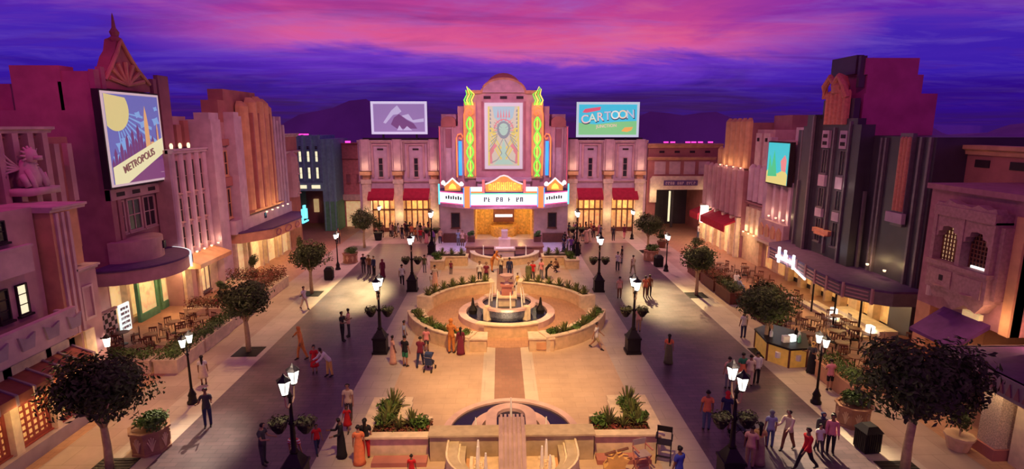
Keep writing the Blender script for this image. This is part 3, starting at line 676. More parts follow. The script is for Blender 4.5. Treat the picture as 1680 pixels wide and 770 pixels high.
for s in (-1, 1):
    MB().use(T).box(*sorted((s*3.95, s*4.95)), -4, -.3, 4.4, 14.6).build('shoulder_wall', M_rose, r)
    MB().use(T).box(*sorted((s*4.95, s*7.1)), -4, -.6, 4.4, 12.5).box(*sorted((s*4.95, s*6.9)), -4, -2.0, 12.5, 13.8).build('side_wall', M_rose2, r)
    P = [(s*5.2, 12.4), (s*5.2, 13.0)]+[(s*6.0+.8*s*-math.cos(PI*i/8), 13.0+.55*math.sin(PI*i/8)) for i in range(9)]+[(s*6.8, 12.4)]
    MB().use(T).pro(P, -1.6, -.5).build('side_gable', M_red, r)
    mb = MB().use(T)
    for u in (5.0, 5.55, 6.45, 6.95): mb.box(s*u-.09, s*u+.09, -.6, -.35, 5.0, 12.4)
    mb.build('side_fluting', M_rose, r)
    MB().use(T).box(*sorted((s*5.7, s*6.3)), -.6, -.5, 10.2, 12.2).build('side_panel', M_plum, r)
    # neon column
    c = s*3.62
    MB().use(T).box(c-.62, c+.62, 0, .3, 6.9, 15.0).build('neon_backing', M_org, r)
    for ph, mm in ((0, N_green), (PI, N_green)):
        MB().use(T).tube([(c+.33*math.sin(z*2.1+ph), .48+.08*math.cos(z*2.1+ph), z) for z in [7.1+i*.12 for i in range(54)]], .10, 6).build('green_neon_braid', mm, r)
    MB().use(T).tube([(c-.02*s, .42, 7.1+i*.9) for i in range(8)], .05, 5).build('yellow_neon_stem', N_yel, r)
    MB().use(T).tube([(c+s*.55, .42, 7.2), (c+s*.60, .42, 10), (c+s*.60, .42, 13.7), (c+s*.45, .42, 14.3), (c, .42, 14.5), (c-s*.35, .42, 14.2), (c-s*.35, .42, 13.8), (c-s*.1, .42, 13.6), (c+s*.12, .42, 13.8), (c, .42, 14.0)], .085, 6).build('orange_neon_scroll', N_org, r)
    MB().use(T).tube([(c-s*.55, .40, 7.2), (c-s*.55, .40, 13.4)], .05, 6).build('orange_neon_edge', N_org, r)
    for k in range(4):
        b = c+(k-1.5)*.26; MB().use(T).tube([(b*.9+c*.1, .42, 14.7), (b+s*.18, .42, 15.2), (b-s*.12, .42, 15.8), (b+s*.22-(k-1.5)*.15, .42, 16.25+.12*(k % 2)+(.25 if k in (1, 2) else 0))], .10, 6, .05).build('flame_neon', N_yel if k % 2 else N_green, r)
    c = s*4.72
    MB().use(T).box(c-.17, c+.17, -.05, .12, 7.2, 10.9).build('blue_neon_bar', N_blue, r)
    MB().use(T).tube([(c+s*.36, .1, 7.0), (c+s*.38, .1, 11.2), (c+s*.22, .1, 11.6), (c-s*.1, .1, 11.7), (c-s*.3, .1, 11.4), (c-s*.15, .1, 11.1), (c+s*.05, .1, 11.25)], .075, 6).build('orange_neon_scroll', N_org, r)
    MB().use(T).tube([(s*6.95, -.3, 6.0), (s*6.95, -.3, 12.4)], .06, 6).build('pink_neon_edge', neon('dim_pink_neon', (.9, .12, .22), .55), r)
for s in (-1, 1):
    for (u, z) in ((3.6, 11), (4.7, 9), (3.6, 14.5)): pt('neon_glow', T(s*u, 1.3, z), 45, (1, .6, .25) if z > 9 else (.5, .6, 1))
# poster
pf = neon('poster_edge', (.78, .66, .74), .62); pb = neon('poster_field', (.70, .66, .50), .62); p1 = neon('poster_sky', (.42, .66, .70), .62); p2 = neon('poster_yellow', (.82, .72, .18), .62)
p3 = neon('poster_rose', (.80, .30, .32), .62); p4 = neon('poster_mint', (.48, .74, .58), .62); p5 = neon('poster_slate', (.30, .34, .36), .62)
ps = MB().use(T).box(-2.05, 2.05, 0, .22, 7.9, 14.95).build('poster', pf, r)
MB().use(T).box(-1.7, 1.7, .22, .235, 8.25, 14.6).build('poster_field', pb, ps)
MB().use(T).pro([(-1.0, 13.4), (-1.2, 14.55), (1.2, 14.55), (1.0, 13.4), (.5, 13.0), (-.5, 13.0)], .235, .25).build('poster_top', p1, ps)
mb = MB().use(T)
for s in (-1, 1):
    for k in range(5): z = 12.5-k*.55; mb.pro([(s*.1, z-2.2), (s*.3, z-2.2), (s*1.55, z), (s*1.55, z-.32), (s*.3, z-2.5)], .235, .25) if k < 3 else None
    mb.pro([(s*1.6, 12.6), (s*1.05, 12.2), (s*.6, 11.3), (s*1.0, 11.5), (s*1.5, 11.8)], .25, .26)
mb.build('poster_rays', p2, ps)
mb = MB().use(T)
for s in (-1, 1):
    for k in range(3): mb.pro([(s*(.7+.3*k), 10.4-.5*k), (s*(1.0+.3*k), 10.7-.5*k), (s*1.62, 9.9-.45*k), (s*1.62, 9.4-.45*k)], .25, .262)
    mb.pro([(s*1.55, 8.5), (s*1.2, 8.5), (s*1.3, 9.6), (s*1.55, 9.8)], .25, .262)
mb.tube([(1.0*math.cos(a*PI/12), .262, 12.2+1.0*math.sin(a*PI/12)) for a in range(13)], .07, 5)
mb.build('poster_rose_motif', p3, ps)
MB().use(T).pro([(.72*math.cos(a*PI/12), 12.3+(.72 if a < 12 else 1.15)*math.sin(a*PI/12)) for a in range(24)], .262, .275).build('poster_medallion_rim', p5, ps)
MB().use(T).pro([(.5*math.cos(a*PI/12), 12.3+(.5 if a < 12 else .8)*math.sin(a*PI/12)) for a in range(24)], .275, .285).build('poster_medallion', p4, ps)
MB().use(T).pro([(0, 8.7), (.35, 9.4), (.15, 10.6), (0, 11.1), (-.15, 10.6), (-.35, 9.4)], .262, .275).pro([(-1.1, 8.4), (1.1, 8.4), (.6, 8.9), (-.6, 8.9)], .262, .275).build('poster_stem', p4, ps)
mb = MB().use(T)
for s in (-1, 1):
    for k in range(6): u = s*(1.62-.0*k); z = 14.3-k*.42; mb.pro([(u, z), (u-s*.22, z-.05), (u-s*.3, z-.28), (u-s*.05, z-.34)], .25, .262)
    for k in range(7): a = .25+k*.2; mb.tube([(s*.75*math.sin(a), .27, 12.3-.2*k), (s*(1.0+.1*k), .27, 12.9-.52*k)], .03, 4)
    mb.tube([(s*.1, .28, 11.1), (s*.55, .28, 10.3), (s*.2, .28, 9.6), (s*.7, .28, 8.9), (s*1.3, .28, 8.6)], .045, 5)
mb.build('poster_filigree', p5, ps)
mb = MB().use(T)
for k in range(12):
    a = k*PI/6+.26; mb.pro([(.75*math.cos(a-.1), 12.3+.75*math.sin(a-.1)), (1.25*math.cos(a), 12.3+1.25*math.sin(a)), (.75*math.cos(a+.1), 12.3+.75*math.sin(a+.1))], .25, .261)
for k in range(5): mb.pro([(-.6+.3*k-.1, 13.4), (-.6+.3*k+.1, 13.4), (-.6+.3*k, 14.3)], .25, .262)
mb.build('poster_sunburst', p3, ps)
for s in (-1, 1): MB().use(T).box(*sorted((s*1.5, s*1.68)), .235, .268, 8.3, 14.55).build('poster_border', p2, ps)
MB().use(T).box(-2.4, 2.4, 0, .12, 7.75, 7.9).box(-2.4, -2.15, 0, .12, 7.9, 15.1).box(2.15, 2.4, 0, .12, 7.9, 15.1).build('poster_surround', M_plum, r)
MB().use(T).box(-3.0, 3.0, 0, .8, 6.6, 7.0).box(-2.9, 2.9, 0, .4, 5.6, 6.6).build('canopy_upstand', M_lav, r)
# marquee
T = fF(58.7)
mq = [(-3.85, 0), (3.85, 0), (7.0, -2.2), (7.0, -4), (-7.0, -4), (-7.0, -2.2)]
MB().use(T).prz(mq, 3.95, 4.35).build('marquee_soffit', mat('mauve_soffit', (.5, .22, .34), .6), r)
MB().use(T).prz(mq, 5.55, 5.75).build('marquee_roof', M_roof, r)
MB().use(T).box(-3.7, 3.7, -.3, .02, 4.35, 5.55).build('marquee_panel', M_sign, r)
marks(r, T, -2.1, 2.1, 4.7, .5, .03, M_slot, 4, 5)
MB().use(T).box(-3.75, 3.75, 0, .1, 5.5, 5.62).build('marquee_green_edge', neon('green_edge', (.15, .8, .45), .9), r)
MB().use(T).box(-3.75, 3.75, 0, .1, 4.28, 4.38).build('marquee_pink_edge', N_pink, r)
for s in (-1, 1):
    a, b = (s*3.95, -.05), (s*6.95, -2.15); q = [a, b, (b[0], b[1]-.3), (a[0], a[1]-.3)]
    MB().use(T).prz(q, 4.45, 5.55).build('side_marquee_panel', M_sign, r)
    q = [(a[0], a[1]+.07), (b[0], b[1]+.07), b, a]
    MB().use(T).prz(q, 5.5, 5.62).prz(q, 4.35, 4.45).build('side_marquee_edge', N_pink, r)
    mb = MB().use(T)
    for i in range(7):
        f = .2+i*.09; mb.rbox(a[0]+(b[0]-a[0])*f, a[1]+(b[1]-a[1])*f+.03, .16, .05, 4.85, 5.15+.08*(i % 2), math.atan2(b[1]-a[1], b[0]-a[0]))
    mb.build('lettering', M_slot, r)
    MB().use(T).box(s*3.85-.28, s*3.85+.28, -.2, .25, 4.1, 6.3).build('marquee_pillar', N_org, r)
    for d in (-.34, .34): MB().use(T).tube([(s*3.85+d, .2, 4.2), (s*3.85+d, .2, 6.2)], .06, 6).build('blue_neon_tube', N_blue, r)
    MB().use(T).tube([(s*6.98, -2.0, 4.2), (s*6.98, -2.0, 6.4)], .09, 6).build('cyan_neon_tube', N_cyan, r)
    MB().use(T).lathe([(0, 6.3), (.2, 6.35), (.25, 6.55), (.12, 6.75), (0, 6.8)], 10, s*6.5, -1.9).build('globe_light', N_white, r)
    MB().use(T).lathe([(0, 6.3), (.2, 6.35), (.25, 6.55), (.12, 6.75), (0, 6.8)], 10, s*4.45, -.4).build('globe_light', N_white, r)
    c = s*5.45
    MB().use(T).pro([(c-.85, 5.75), (c+.85, 5.75), (c+.85, 6.3), (c+.45, 6.6), (c, 7.0), (c-.45, 6.6), (c-.85, 6.3)], -1.4, -1.2).build('side_crest', mat('crest_gold', (.7, .32, .08), .5, emit=(1, .4, .06), es=.35), r)
    MB().use(T).tube([(c-.9, -1.15, 6.3), (c-.45, -1.15, 6.65), (c, -1.15, 7.08), (c+.45, -1.15, 6.65), (c+.9, -1.15, 6.3)], .09, 6).build('white_neon_arch', N_white, r)
    MB().use(T).pro([(c-.4, 5.95), (c+.4, 5.95), (c+.3, 6.3), (c, 6.55), (c-.3, 6.3)], -1.2, -1.12).build('crest_emblem', N_yel, r)
    MB().use(T).box(*sorted((s*2.3, s*3.5)), -.25, 0, 5.8, 6.25).build('white_light_strip', N_white, r)
    MB().use(T).box(*sorted((s*2.3, s*3.5)), -.25, .02, 5.62, 5.8).build('orange_light_strip', N_org, r)
    MB().use(T).box(s*2.15-.13, s*2.15+.13, -.3, .05, 5.6, 7.0).build('pink_post', neon('salmon_post', (.95, .2, .2), .8), r)
cp = [(-1.95, 5.65), (1.95, 5.65), (1.95, 6.5), (1.5, 6.65), (.9, 6.95), (.4, 7.3), (0, 7.4), (-.4, 7.3), (-.9, 6.95), (-1.5, 6.65), (-1.95, 6.5)]
MB().use(T).pro(cp, -.3, -.1).build('centre_crest', MATS['crest_gold'], r)
MB().use(T).tube([(u, -.05, z+.06) for u, z in cp[2:]], .09, 6).build('crest_arch_light', neon('soft_white_neon', (.85, .72, .68), .9), r)
gl = neon('golden_letters', (1, .70, .10), 1.0)
mb = MB().use(T)
for i in range(8):
    u = -1.6+i*.43; h = .55+.35*math.sin(PI*(i+.5)/8)*.9
    mb.box(u, u+.09, -.1, 0, 5.95, 5.95+h); mb.box(u+.22, u+.31, -.1, 0, 5.95, 5.95+h)
    if i % 2: mb.box(u+.09, u+.22, -.1, 0, 5.95+h*.45, 5.95+h*.62)
    else: mb.box(u+.09, u+.22, -.1, 0, 5.95+h-.12, 5.95+h); mb.box(u+.09, u+.22, -.1, 0, 5.95, 6.05)
mb.build('golden_lettering', gl, r)
MB().use(T).box(-.35, .35, -.1, .02, 6.75, 7.05).build('crest_gem', N_org, r)
for (x, c_, w) in ((-5.4, (.9, .9, 1), 70), (5.4, (.9, .9, 1), 70), (0, (.9, .95, 1), 110)): pt('marquee_glow', (x, 57.2, 5.0), w, c_)
# entrance
T = fF(61.2)
MB().use(T).box(-7.0, -3.3, -4, 0, 0, 4.0).box(3.3, 7.0, -4, 0, 0, 4.0).build('entrance_wall', M_rose2, r)
MB().use(T).box(-7.0, -3.3, 0, .25, 0, .7).box(3.3, 7.0, 0, .25, 0, .7).build('entrance_plinth', M_red, r)
MB().use(T).box(-3.3, 3.3, -4.4, -4, 0, 4.0).box(-3.3, -3.1, -4, -.3, 0, 4).box(3.1, 3.3, -4, -.3, 0, 4).build('entrance_backwall', mat('golden_tile', (.85, .52, .14), .35, var=.25, scale=4), r)
MB().use(T).box(-1.2, 1.2, -4, -3.2, 1.6, 4.0).build('ticket_window_hood', M_wood, r)
MB().use(T).box(-1.0, 1.0, -3.2, -3.1, 2.2, 2.5).build('ticket_light_strip', N_white, r)
MB().use(T).cyl(0, -3.4, 1.5, 1.6, 0, 1.2, 16).build('ticket_counter', MATS['golden_tile'], r)
mb = MB().use(T)
for u in (-2.8, -2.3, -1.7, 1.6, 2.1, 2.7): mb.box(u, u+.16, -4, -3.9, 1.4, 3.8)
mb.build('entrance_pilaster', M_gold, r)
for s in (-1, 1):
    win(r, T, s*5.3-.5, s*5.3+.5, 1.5, 3.2, 0, M_dark, M_wood, 1, 1, .08, 'poster_case')
    MB().use(T).box(*sorted((s*4.2, s*6.6)), .25, .8, .0, .95).build('low_counter', M_wood, r)
for (x, w) in ((-2, 90), (2, 90)): pt('entrance_light', (x, 62.8, 3.4), w*1.5, (1, .66, .2))
pt('entrance_light', (0, 60.6, 3.5), 120, (1, .66, .22))

# --- awning wings either side of the theatre
def wing(s):
    T = fF(66.5) if s < 0 else (lambda u, o, z: (-u, 66.5-o, z))
    r = thing('shop_wing', (s*12.1, 68, 0), 'pale rose shop wing with two crimson awnings, left of the theatre under the purple billboard' if s < 0 else 'pale rose shop wing with two crimson awnings, right of the theatre under the cartoon billboard', 'building')
    MB().use(T).box(-16.9, -7.1, -6, 0, 4.0, 10.7).box(-16.9, -16.3, -6, 0, 0, 4).box(-7.7, -7.1, -6, 0, 0, 4).box(-12.7, -12.0, -1, 0, 0, 4).build('wall', M_lav, r)
    MB().use(T).box(-16.3, -7.7, -1.0, -.6, 0, 4).build('shopfront', M_glow, r)
    mb = MB().use(T)
    for i in range(13): u = -16.3+i*.66; mb.box(u, u+.14, -.6, -.45, 0, 4)
    mb.box(-16.3, -7.7, -.6, -.45, 2.6, 2.8); mb.box(-16.3, -7.7, -.6, -.42, 0, .5); mb.build('shopfront_frame', M_wood, r)
    for c in (-16.02, -12.3, -8.1):
        mb = MB().use(T)
        mb.prz([(c-.85, 0), (c-.6, .45), (c+.6, .45), (c+.85, 0)], 7.4, 10.8)
        mb.prz([(c-.55, .4), (c-.4, .6), (c+.4, .6), (c+.55, .4)], 7.4, 11.0)
        mb.build('wing_pilaster', M_rose2, r)
        MB().use(T).prz([(c-.7, 0), (c-.6, .85), (c+.6, .85), (c+.7, 0)], 6.9, 7.3).prz([(c-.45, 0), (c-.35, .5), (c+.35, .5), (c+.45, 0)], 6.4, 6.9).build('bracket', M_org, r)
        p = T(c, 1.3, 7.9); pt('uplight_lamp', p, 26, (1, .74, .46), .2)
        MB().use(T).box(c-.5, c+.5, 0, .4, 0, 5.9).box(c-.6, c+.6, 0, .5, 5.9, 6.4).build('lower_pilaster', M_tan2, r)
        pt('uplight_lamp', T(c, 1.1, 2.2), 34, (1, .78, .40))
    for c in (-14.3, -10.2):
        MB().use(T).box(c-1.05, c-.8, 0, .2, 6.6, 10.3).box(c+.8, c+1.05, 0, .2, 6.6, 10.3).box(c-1.05, c+1.05, 0, .2, 10.3, 10.5).build('window_surround', M_rose, r)
        win(r, T, c-.3, c+.3, 6.6, 8.9, 0, M_dark, M_rose, 1, 3, .08)
        MB().use(T).box(c-.35, c+.35, 0, .06, 9.75, 9.95).build('vent_slot', M_slot, r)
        MB().use(T).pru([(0, 5.3), (1.2, 4.3), (1.2, 4.0), (1.15, 4.0), (1.12, 4.22), (0, 5.15)], c-1.5, c+1.5).build('awning', M_awn, r)
    cornice(r, T, -16.9, -7.1, 10.6, .1, .3, .25, M_rose2, dep=.3); cornice(r, T, -16.9, -7.1, 5.95, 0, .25, .25, M_rose2)
    for c in (-14.3, -10.2): pt('shop_light', T(c, .6, 3.3), 85, (1, .58, .22))
    MB().use(T).box(-16.9, -7.1, -3.6, -2.6, 10.7, 11.1).build('roof_kerb', M_slot, r)
    return r
wing(-1); wing(1)
def bb_stand(x0, x1, z0, z1, Y, label, colr):
    b = thing('billboard', ((x0+x1)/2, Y+.3, z0-.5), label, 'billboard')
    T = fF(Y)
    MB().use(T).box(x0, x1, -.35, -.02, z0, z1).build('case', M_slot, b)
    mb = MB().use(T)
    for f in (.2, .8): u = x0+(x1-x0)*f; mb.box(u-.1, u+.1, -.3, -.1, 10.72, z0)
    mb.build('support', M_iron, b)
    fr = MB().use(T).box(x0, x1, -.02, .1, z0, z0+.28).box(x0, x1, -.02, .1, z1-.28, z1).box(x0, x0+.28, -.02, .1, z0+.28, z1-.28).box(x1-.28, x1, -.02, .1, z0+.28, z1-.28).build('lit_frame', colr, b)
    return b, T
b, T = bb_stand(-15.6, -9.0, 11.55, 15.35, 68.4, 'purple-grey lit billboard on the roof left of the theatre', neon('lilac_edge', (.72, .62, .86), .85))
sc_ = MB().use(T).box(-15.32, -9.28, -.02, .04, 11.83, 15.07).build('screen', neon('lilac_screen', (.34, .20, .46), .8), b)
MB().use(T).pro([(-14.2, 12.9), (-13.2, 14.3), (-12.5, 14.9), (-12.0, 14.2), (-12.4, 13.9), (-13.0, 13.8), (-13.9, 12.8)], .04, .06).pro([(-12.0, 13.7), (-11.2, 13.9), (-10.7, 13.2), (-9.4, 13.4), (-9.4, 13.0), (-10.6, 12.9), (-11.4, 13.3)], .04, .06).pro([(-12.6, 12.0), (-12.3, 12.6), (-11.9, 12.0), (-11.4, 12.5), (-10.8, 12.0)], .04, .06).build('picture_pale_shapes', neon('lilac_pale', (.58, .48, .74), .8), sc_)
MB().use(T).pro([(-12.9, 13.5), (-12.3, 13.9), (-11.4, 13.2), (-10.6, 12.8), (-10.2, 12.2), (-12.6, 12.2), (-13.3, 12.7)], .04, .05).build('picture_dark_shapes', neon('lilac_dark', (.25, .09, .28), .6), sc_)
b, T = bb_stand(8.7, 16.2, 11.2, 15.3, 68.4, 'bright turquoise and green cartoon billboard on the roof right of the theatre', neon('pale_edge', (.60, .66, .78), .8))
sc_ = MB().use(T).box(8.98, 15.92, -.02, .04, 12.7, 15.02).build('screen', neon('turquoise_screen', (.08, .62, .85), .75), b)
MB().use(T).pro([(8.98, 11.48), (15.92, 11.48), (15.92, 13.1), (13.5, 13.0), (11, 12.7), (8.98, 12.9)], .04, .06).build('picture_meadow', neon('meadow_green', (.28, .72, .30), .7), sc_)
cols = [(.85, .60, .62), (.70, .80, .66), (.82, .62, .62), (.60, .56, .70), (.80, .82, .80), (.88, .66, .50), (.52, .56, .72)]
for i, ch in enumerate('CARTOON'):
    text(ch, 1.55, T, 9.75+i*.90, .075, 13.3+.10*i-.012*(i-3)**2, neon('ink_shadow', (.07, .04, .12), .5), sc_, 'letter_shadow', ex=.01, roll=.06)
    text(ch, 1.38, T, 9.72+i*.90, .10, 13.36+.10*i-.012*(i-3)**2, neon('cartoon_letter_%s' % 'abcdefg'[i], cols[i], .85), sc_, 'letter', ex=.02, roll=.06)
MB().use(T).pro([(9.4, 14.1), (9.7, 14.5), (11.6, 14.75), (11.5, 14.35), (9.9, 14.05)], .06, .1).build('picture_red_ribbon', neon('ribbon_red', (.85, .12, .20), .8), sc_)
text('JUNCTION', .5, T, 12.3, .10, 12.5, neon('junction_letter', (.92, .55, .50), .8), sc_, ex=.02, roll=.06)
MB().use(T).pro([(14.1, 11.9), (14.5, 12.35), (15.5, 12.4), (15.3, 12.0), (14.8, 11.8)], .06, .08).build('picture_orange_mark', neon('mark_orange', (.95, .45, .12), .8), sc_)

# --- tan market hall with vehicle passage
T = fF(66.5)
r = thing('passage_building', (21, 68, 0), 'brown building with name board over a dark wide passage, right of the awning wing', 'building')
MB().use(T).box(17.0, 25.6, -6, 0, 5.2, 10.1).box(17.0, 18.1, -6, 0, 0, 5.2).box(23.7, 25.6, -6, 0, 0, 5.2).build('wall', M_red, r)
cornice(r, T, 16.9, 25.7, 10.0, 0, .5, .4, M_org, dep=.5)
cornice(r, T, 16.9, 25.0, 8.6, 0, .35, .35, M_org)
mb = MB().use(T)
for i in range(4): mb.box(18.3+i*1.8, 18.9+i*1.8, 0, .04, 9.4, 9.65)
mb.build('vent_slot', M_slot, r)
mb = MB().use(T)
for i in range(4): mb.box(17.8+i*1.75, 19.1+i*1.75, 0, .1, 6.9, 8.4)
mb.build('wall_panel', M_rose2, r)
MB().use(T).pro([(17.3, 3.6), (18.1, 3.6), (18.1, 5.1), (23.7, 5.1), (23.7, 4.2), (24.6, 4.2), (24.6, 6.2), (24.2, 6.7), (17.6, 6.7), (17.3, 6.4)], 0, .35).build('lintel', M_tan2, r)
sb = MB().use(T).box(18.9, 22.9, .35, .45, 5.6, 6.2).build('name_board', mat('indigo_board', (.12, .06, .2), .5), r); marks(sb, T, 19.1, 22.7, 5.72, .34, .45, M_lav, 3, 8)
MB().use(T).box(18.1, 23.7, -6, -5.6, 0, 5.2).box(20.9, 21.15, -3, -2.8, 0, 5.2).build('passage_back', M_dkst, r)
MB().use(T).box(18.1, 18.35, -5, -4.8, 0, 5).box(20.5, 20.7, -2.75, -2.6, .8, 4.6).build('passage_light', MATS['lit_window'] if 'lit_window' in MATS else M_winlit, r)
for u in (19.0, 19.8, 21.6, 22.3, 23.1, 24.3): MB().use(T).box(u, u+.5, -.9, -.6, 10.55, 10.7).build('roof_light', N_mag, r)
pt('lintel_light', T(17.7, 1.2, 4.6), 40, (1, .75, .4)); pt('lintel_light', T(24, 1.2, 4.8), 30, (1, .7, .4))
# ================================================================== RIGHT ROW
def fRs(X, k):   # facade frame set further back: lengths along the street grow by k, heights follow
    def f(u, o, z):
        zz = 12.5+(z-12.5)*k if z > 3 else z*(12.5-9.5*k)/3
        return (X-o, u*k, zz)
    return f
T = fRs(22.2, 1.041)
r = thing('ribbed_shop_building', (23.5, 58, 0), 'tan ribbed stepped building with red awning at the far right end of the street', 'building')
MB().use(T).box(50.75, 60.5, -6, -.4, 0, 8.5).box(50.75, 56.0, -5, -.9, 8.5, 12.8).box(56.0, 58.2, -5, -1.0, 8.5, 10.3).build('wall', M_plum, r)
mb = MB().use(T)
for i in range(5): mb.flute(51.25+i*1.12, -.9, .46, 8.7, 12.9, 6)
for i in range(2): mb.flute(56.6+i*1.1, -1.0, .4, 8.7, 10.2, 6)
mb.build('upper_ribs', M_org, r)
mb = MB().use(T)
for i in range(8): mb.flute(51.2+i*1.22, -.4, .42, 4.3, 8.5, 6)
mb.build('lower_ribs', M_rose, r)
for i in range(4): uplight(r, T, 51+i*1.6, -.1, 8.7, 16)
MB().use(T).pru([(-.4, 4.1), (1.1, 3.5), (1.1, 2.8), (1.0, 2.8), (1.0, 3.4), (-.4, 3.9)], 51.0, 57.2).build('awning', M_awn, r)
MB().use(T).pru([(-.4, 4.1), (1.1, 3.5), (1.1, 2.8), (1.0, 2.8), (1.0, 3.4), (-.4, 3.9)], 58.0, 60.5).build('awning', M_awn, r)
MB().use(T).box(57.3, 57.8, .2, .9, 2.6, 4.4).build('hanging_sign', M_lamp, r)
mb = MB().use(T)
for u in (50.75, 52, 54, 56, 58, 60.1): mb.box(u, u+.4, -.4, 0, 0, 4.2)
mb.build('shopfront_pier', M_tan2, r)
MB().use(T).box(50.75, 60.4, -.45, -.35, 0, 3.8).build('shopfront', M_glow2, r)
for u in (53, 56.5, 59.5): pt('shop_light', T(u, .8, 2.8), 70, (1, .72, .42))
T = fRs(22.9, 1.05)
r = thing('panelled_building', (24, 51, 0), 'lavender panelled building with tall slits and lit lower niches, left of the small bright billboard', 'building')
MB().use(T).box(46.95, 50.1, -6, -.3, 0, 9.0).box(46.9, 50.2, -5, -.6, 9.0, 12.2).build('wall', M_rose, r)
MB().use(T).box(46.95, 50.1, -5.5, -2.0, 12.0, 13.4).build('rear_crown', M_plum, r)
mb = MB().use(T)
for u in (47.2, 48.7): mb.box(u, u+1.1, -.6, -.3, 9.1, 11.9)
mb.build('tall_panel', M_rose2, r)
mb = MB().use(T)
for u in (47.75, 49.25): mb.cyl(u, -.29, .14, .14, 11.2, 11.5, 10)
mb.build('panel_eye', M_slot, r)
mb = MB().use(T)
for i in range(3): mb.flute(47.5+i*1.1, -.3, .42, 6.0, 8.9, 6)
mb.build('fluted_panel', M_lav, r)
cornice(r, T, 46.9, 50.2, 5.6, -.3, .3, .4, M_plum)
mb = MB().use(T)
for i in range(3): mb.box(47.2+i*1.05, 47.8+i*1.05, -.3, .05, 3.2, 5.4)
mb.build('niche_column', M_tan2, r)
for i in range(3): uplight(r, T, 47.5+i*1.05, .3, 3.1, 14)
MB().use(T).box(46.9, 50.2, -.3, .2, 2.6, 3.1).box(46.9, 50.2, -.3, 0, 0, 2.6).build('base_wall', M_tan, r)
pt('shop_light', T(48.6, 1.2, 2.3), 60, (1, .72, .42))
T = fRs(23.2, 1.054)
r = thing('side_screen_building', (24.5, 48, 0), 'rose building carrying a turquoise video screen beside the black tower', 'building')
MB().use(T).box(42.55, 46.72, -6, -.3, 0, 11.4).build('wall', M_rose, r)
mb = MB().use(T).box(46.2, 46.8, -.3, .3, 3.2, 11.6).box(42.5, 44, -2, -.6, 11.4, 12.4)
for u in (42.7, 43.9, 45.1): mb.box(u, u+.4, -.3, .1, 4.9, 8.2)
mb.build('pilaster', M_lav, r)
for i in range(3): uplight(r, T, 43.0+i*1.2, .35, 5.2, 15)
MB().use(T).box(42.55, 46.8, -.3, .5, 3.2, 4.9).build('relief_band', M_rose2, r)
mb = MB().use(T)
for i in range(4): mb.pro([(42.8+i, 3.6), (43.3+i, 3.5), (43.6+i, 4.1), (43.2+i, 4.6), (42.8+i, 4.3)], .5, .6)
mb.build('band_carving', M_org, r)
MB().use(T).box(42.55, 46.8, .3, .75, 3.0, 3.2).build('ledge', M_tan2, r)
MB().use(T).box(42.55, 46.8, -.3, -.2, 0, 3).build('ground_floor', M_tan, r)
for u in (43.0, 45.2): MB().use(T).box(u, u+.9, -.2, -.1, .2, 2.4).build('door', M_glow, r)
vs = MB().use(T).box(42.6, 46.15, .1, .5, 7.9, 11.3).build('video_screen', M_slot, r)
MB().use(T).box(42.7, 46.05, .5, .53, 8.0, 11.2).build('screen_picture', neon('aqua_screen', (.06, .62, .70), .8), vs)
MB().use(T).pro([(42.7, 8.0), (46.05, 8.0), (46.05, 8.9), (45.2, 9.3), (44.3, 8.8), (43.2, 9.2), (42.7, 8.8)], .53, .55).build('picture_yellow_ground', neon('screen_yellow', (.85, .75, .25), .75), vs)
MB().use(T).pro([(44.3, 8.6), (44.9, 10.6), (45.2, 9.2), (45.6, 10.2), (45.8, 8.5)], .55, .57).build('picture_green_spires', neon('screen_green', (.08, .65, .30), .75), vs)
MB().use(T).pro([(42.95, 9.0), (42.9, 9.9), (43.2, 10.3), (43.8, 9.8), (43.6, 9.1)], .55, .57).build('picture_red_shape', neon('screen_red', (.9, .30, .30), .75), vs)

# --- black deco tower
T = fR(23.2)
r = thing('black_deco_tower', (26, 36, 0), 'tall black deco tower with stepped magenta crown, carved orange top and curved canopy', 'building')
MB().use(T).box(30.4, 40.3, -6, 0, 3.2, 11.9).box(40.3, 44.8, -6, 0, 3.2, 12.2).box(32.2, 44.8, -6, -.5, 0, 3.2).box(30.4, 32.2, -6, .1, 0, 3.2).build('wall', M_dkst, r)
mg = mat('crown_plaster', (.40, .10, .24), .85, scale=.8)
MB().use(T).box(37.6, 41.5, -5.2, -.3, 11.9, 14.6).box(37.6, 41, -4.1, -.4, 14.6, 15.8).box(37.6, 41, -3.7, -.2, 15.8, 16.85).build('stepped_crown', mg, r)
MB().use(T).box(38.2, 41.0, -.4, .1, 15.9, 17.1).box(37.7, 37.95, -.3, .1, 15.0, 17.0).build('crown_pier', M_dkst, r)
mb = MB().use(T).box(35.6, 36.6, 0, .9, 3.3, 12.6).box(36.6, 41.6, 0, .55, 3.3, 13.0).box(41.0, 42.0, 0, .9, 3.3, 13.3).box(42.0, 43.0, 0, .6, 3.3, 12.5).box(37.4, 41.0, 0, .4, 13.0, 14.3)
mb.build('projecting_bay', M_dkst, r)
mb = MB().use(T)
for u, a, b, o in ((36.55, 3.4, 12.8, .9), (40.95, 3.4, 13.2, .9), (38.75, 3.6, 12.4, .6), (35.3, 3.4, 8.4, .3), (42.9, 3.4, 8.4, .6), (34.6, 3.4, 11.8, .05), (34.2, 3.4, 11.8, .05), (31.3, 3.4, 11.9, .05), (30.6, 3.4, 11.9, .05), (43.9, 3.4, 12.2, .05)): mb.box(u, u+.16, o-.05, o+.12, a, b)
mb.build('edge_trim', M_dkst2, r)
mb = MB().use(T)
for u in (37.7, 39.8):
    for (a, b) in ((11.0, 12.2), (8.3, 9.1), (6.1, 6.7)): mb.box(u-.45, u+.35, .55, .75, a, b)
mb.build('spandrel_plate', M_lav, r)
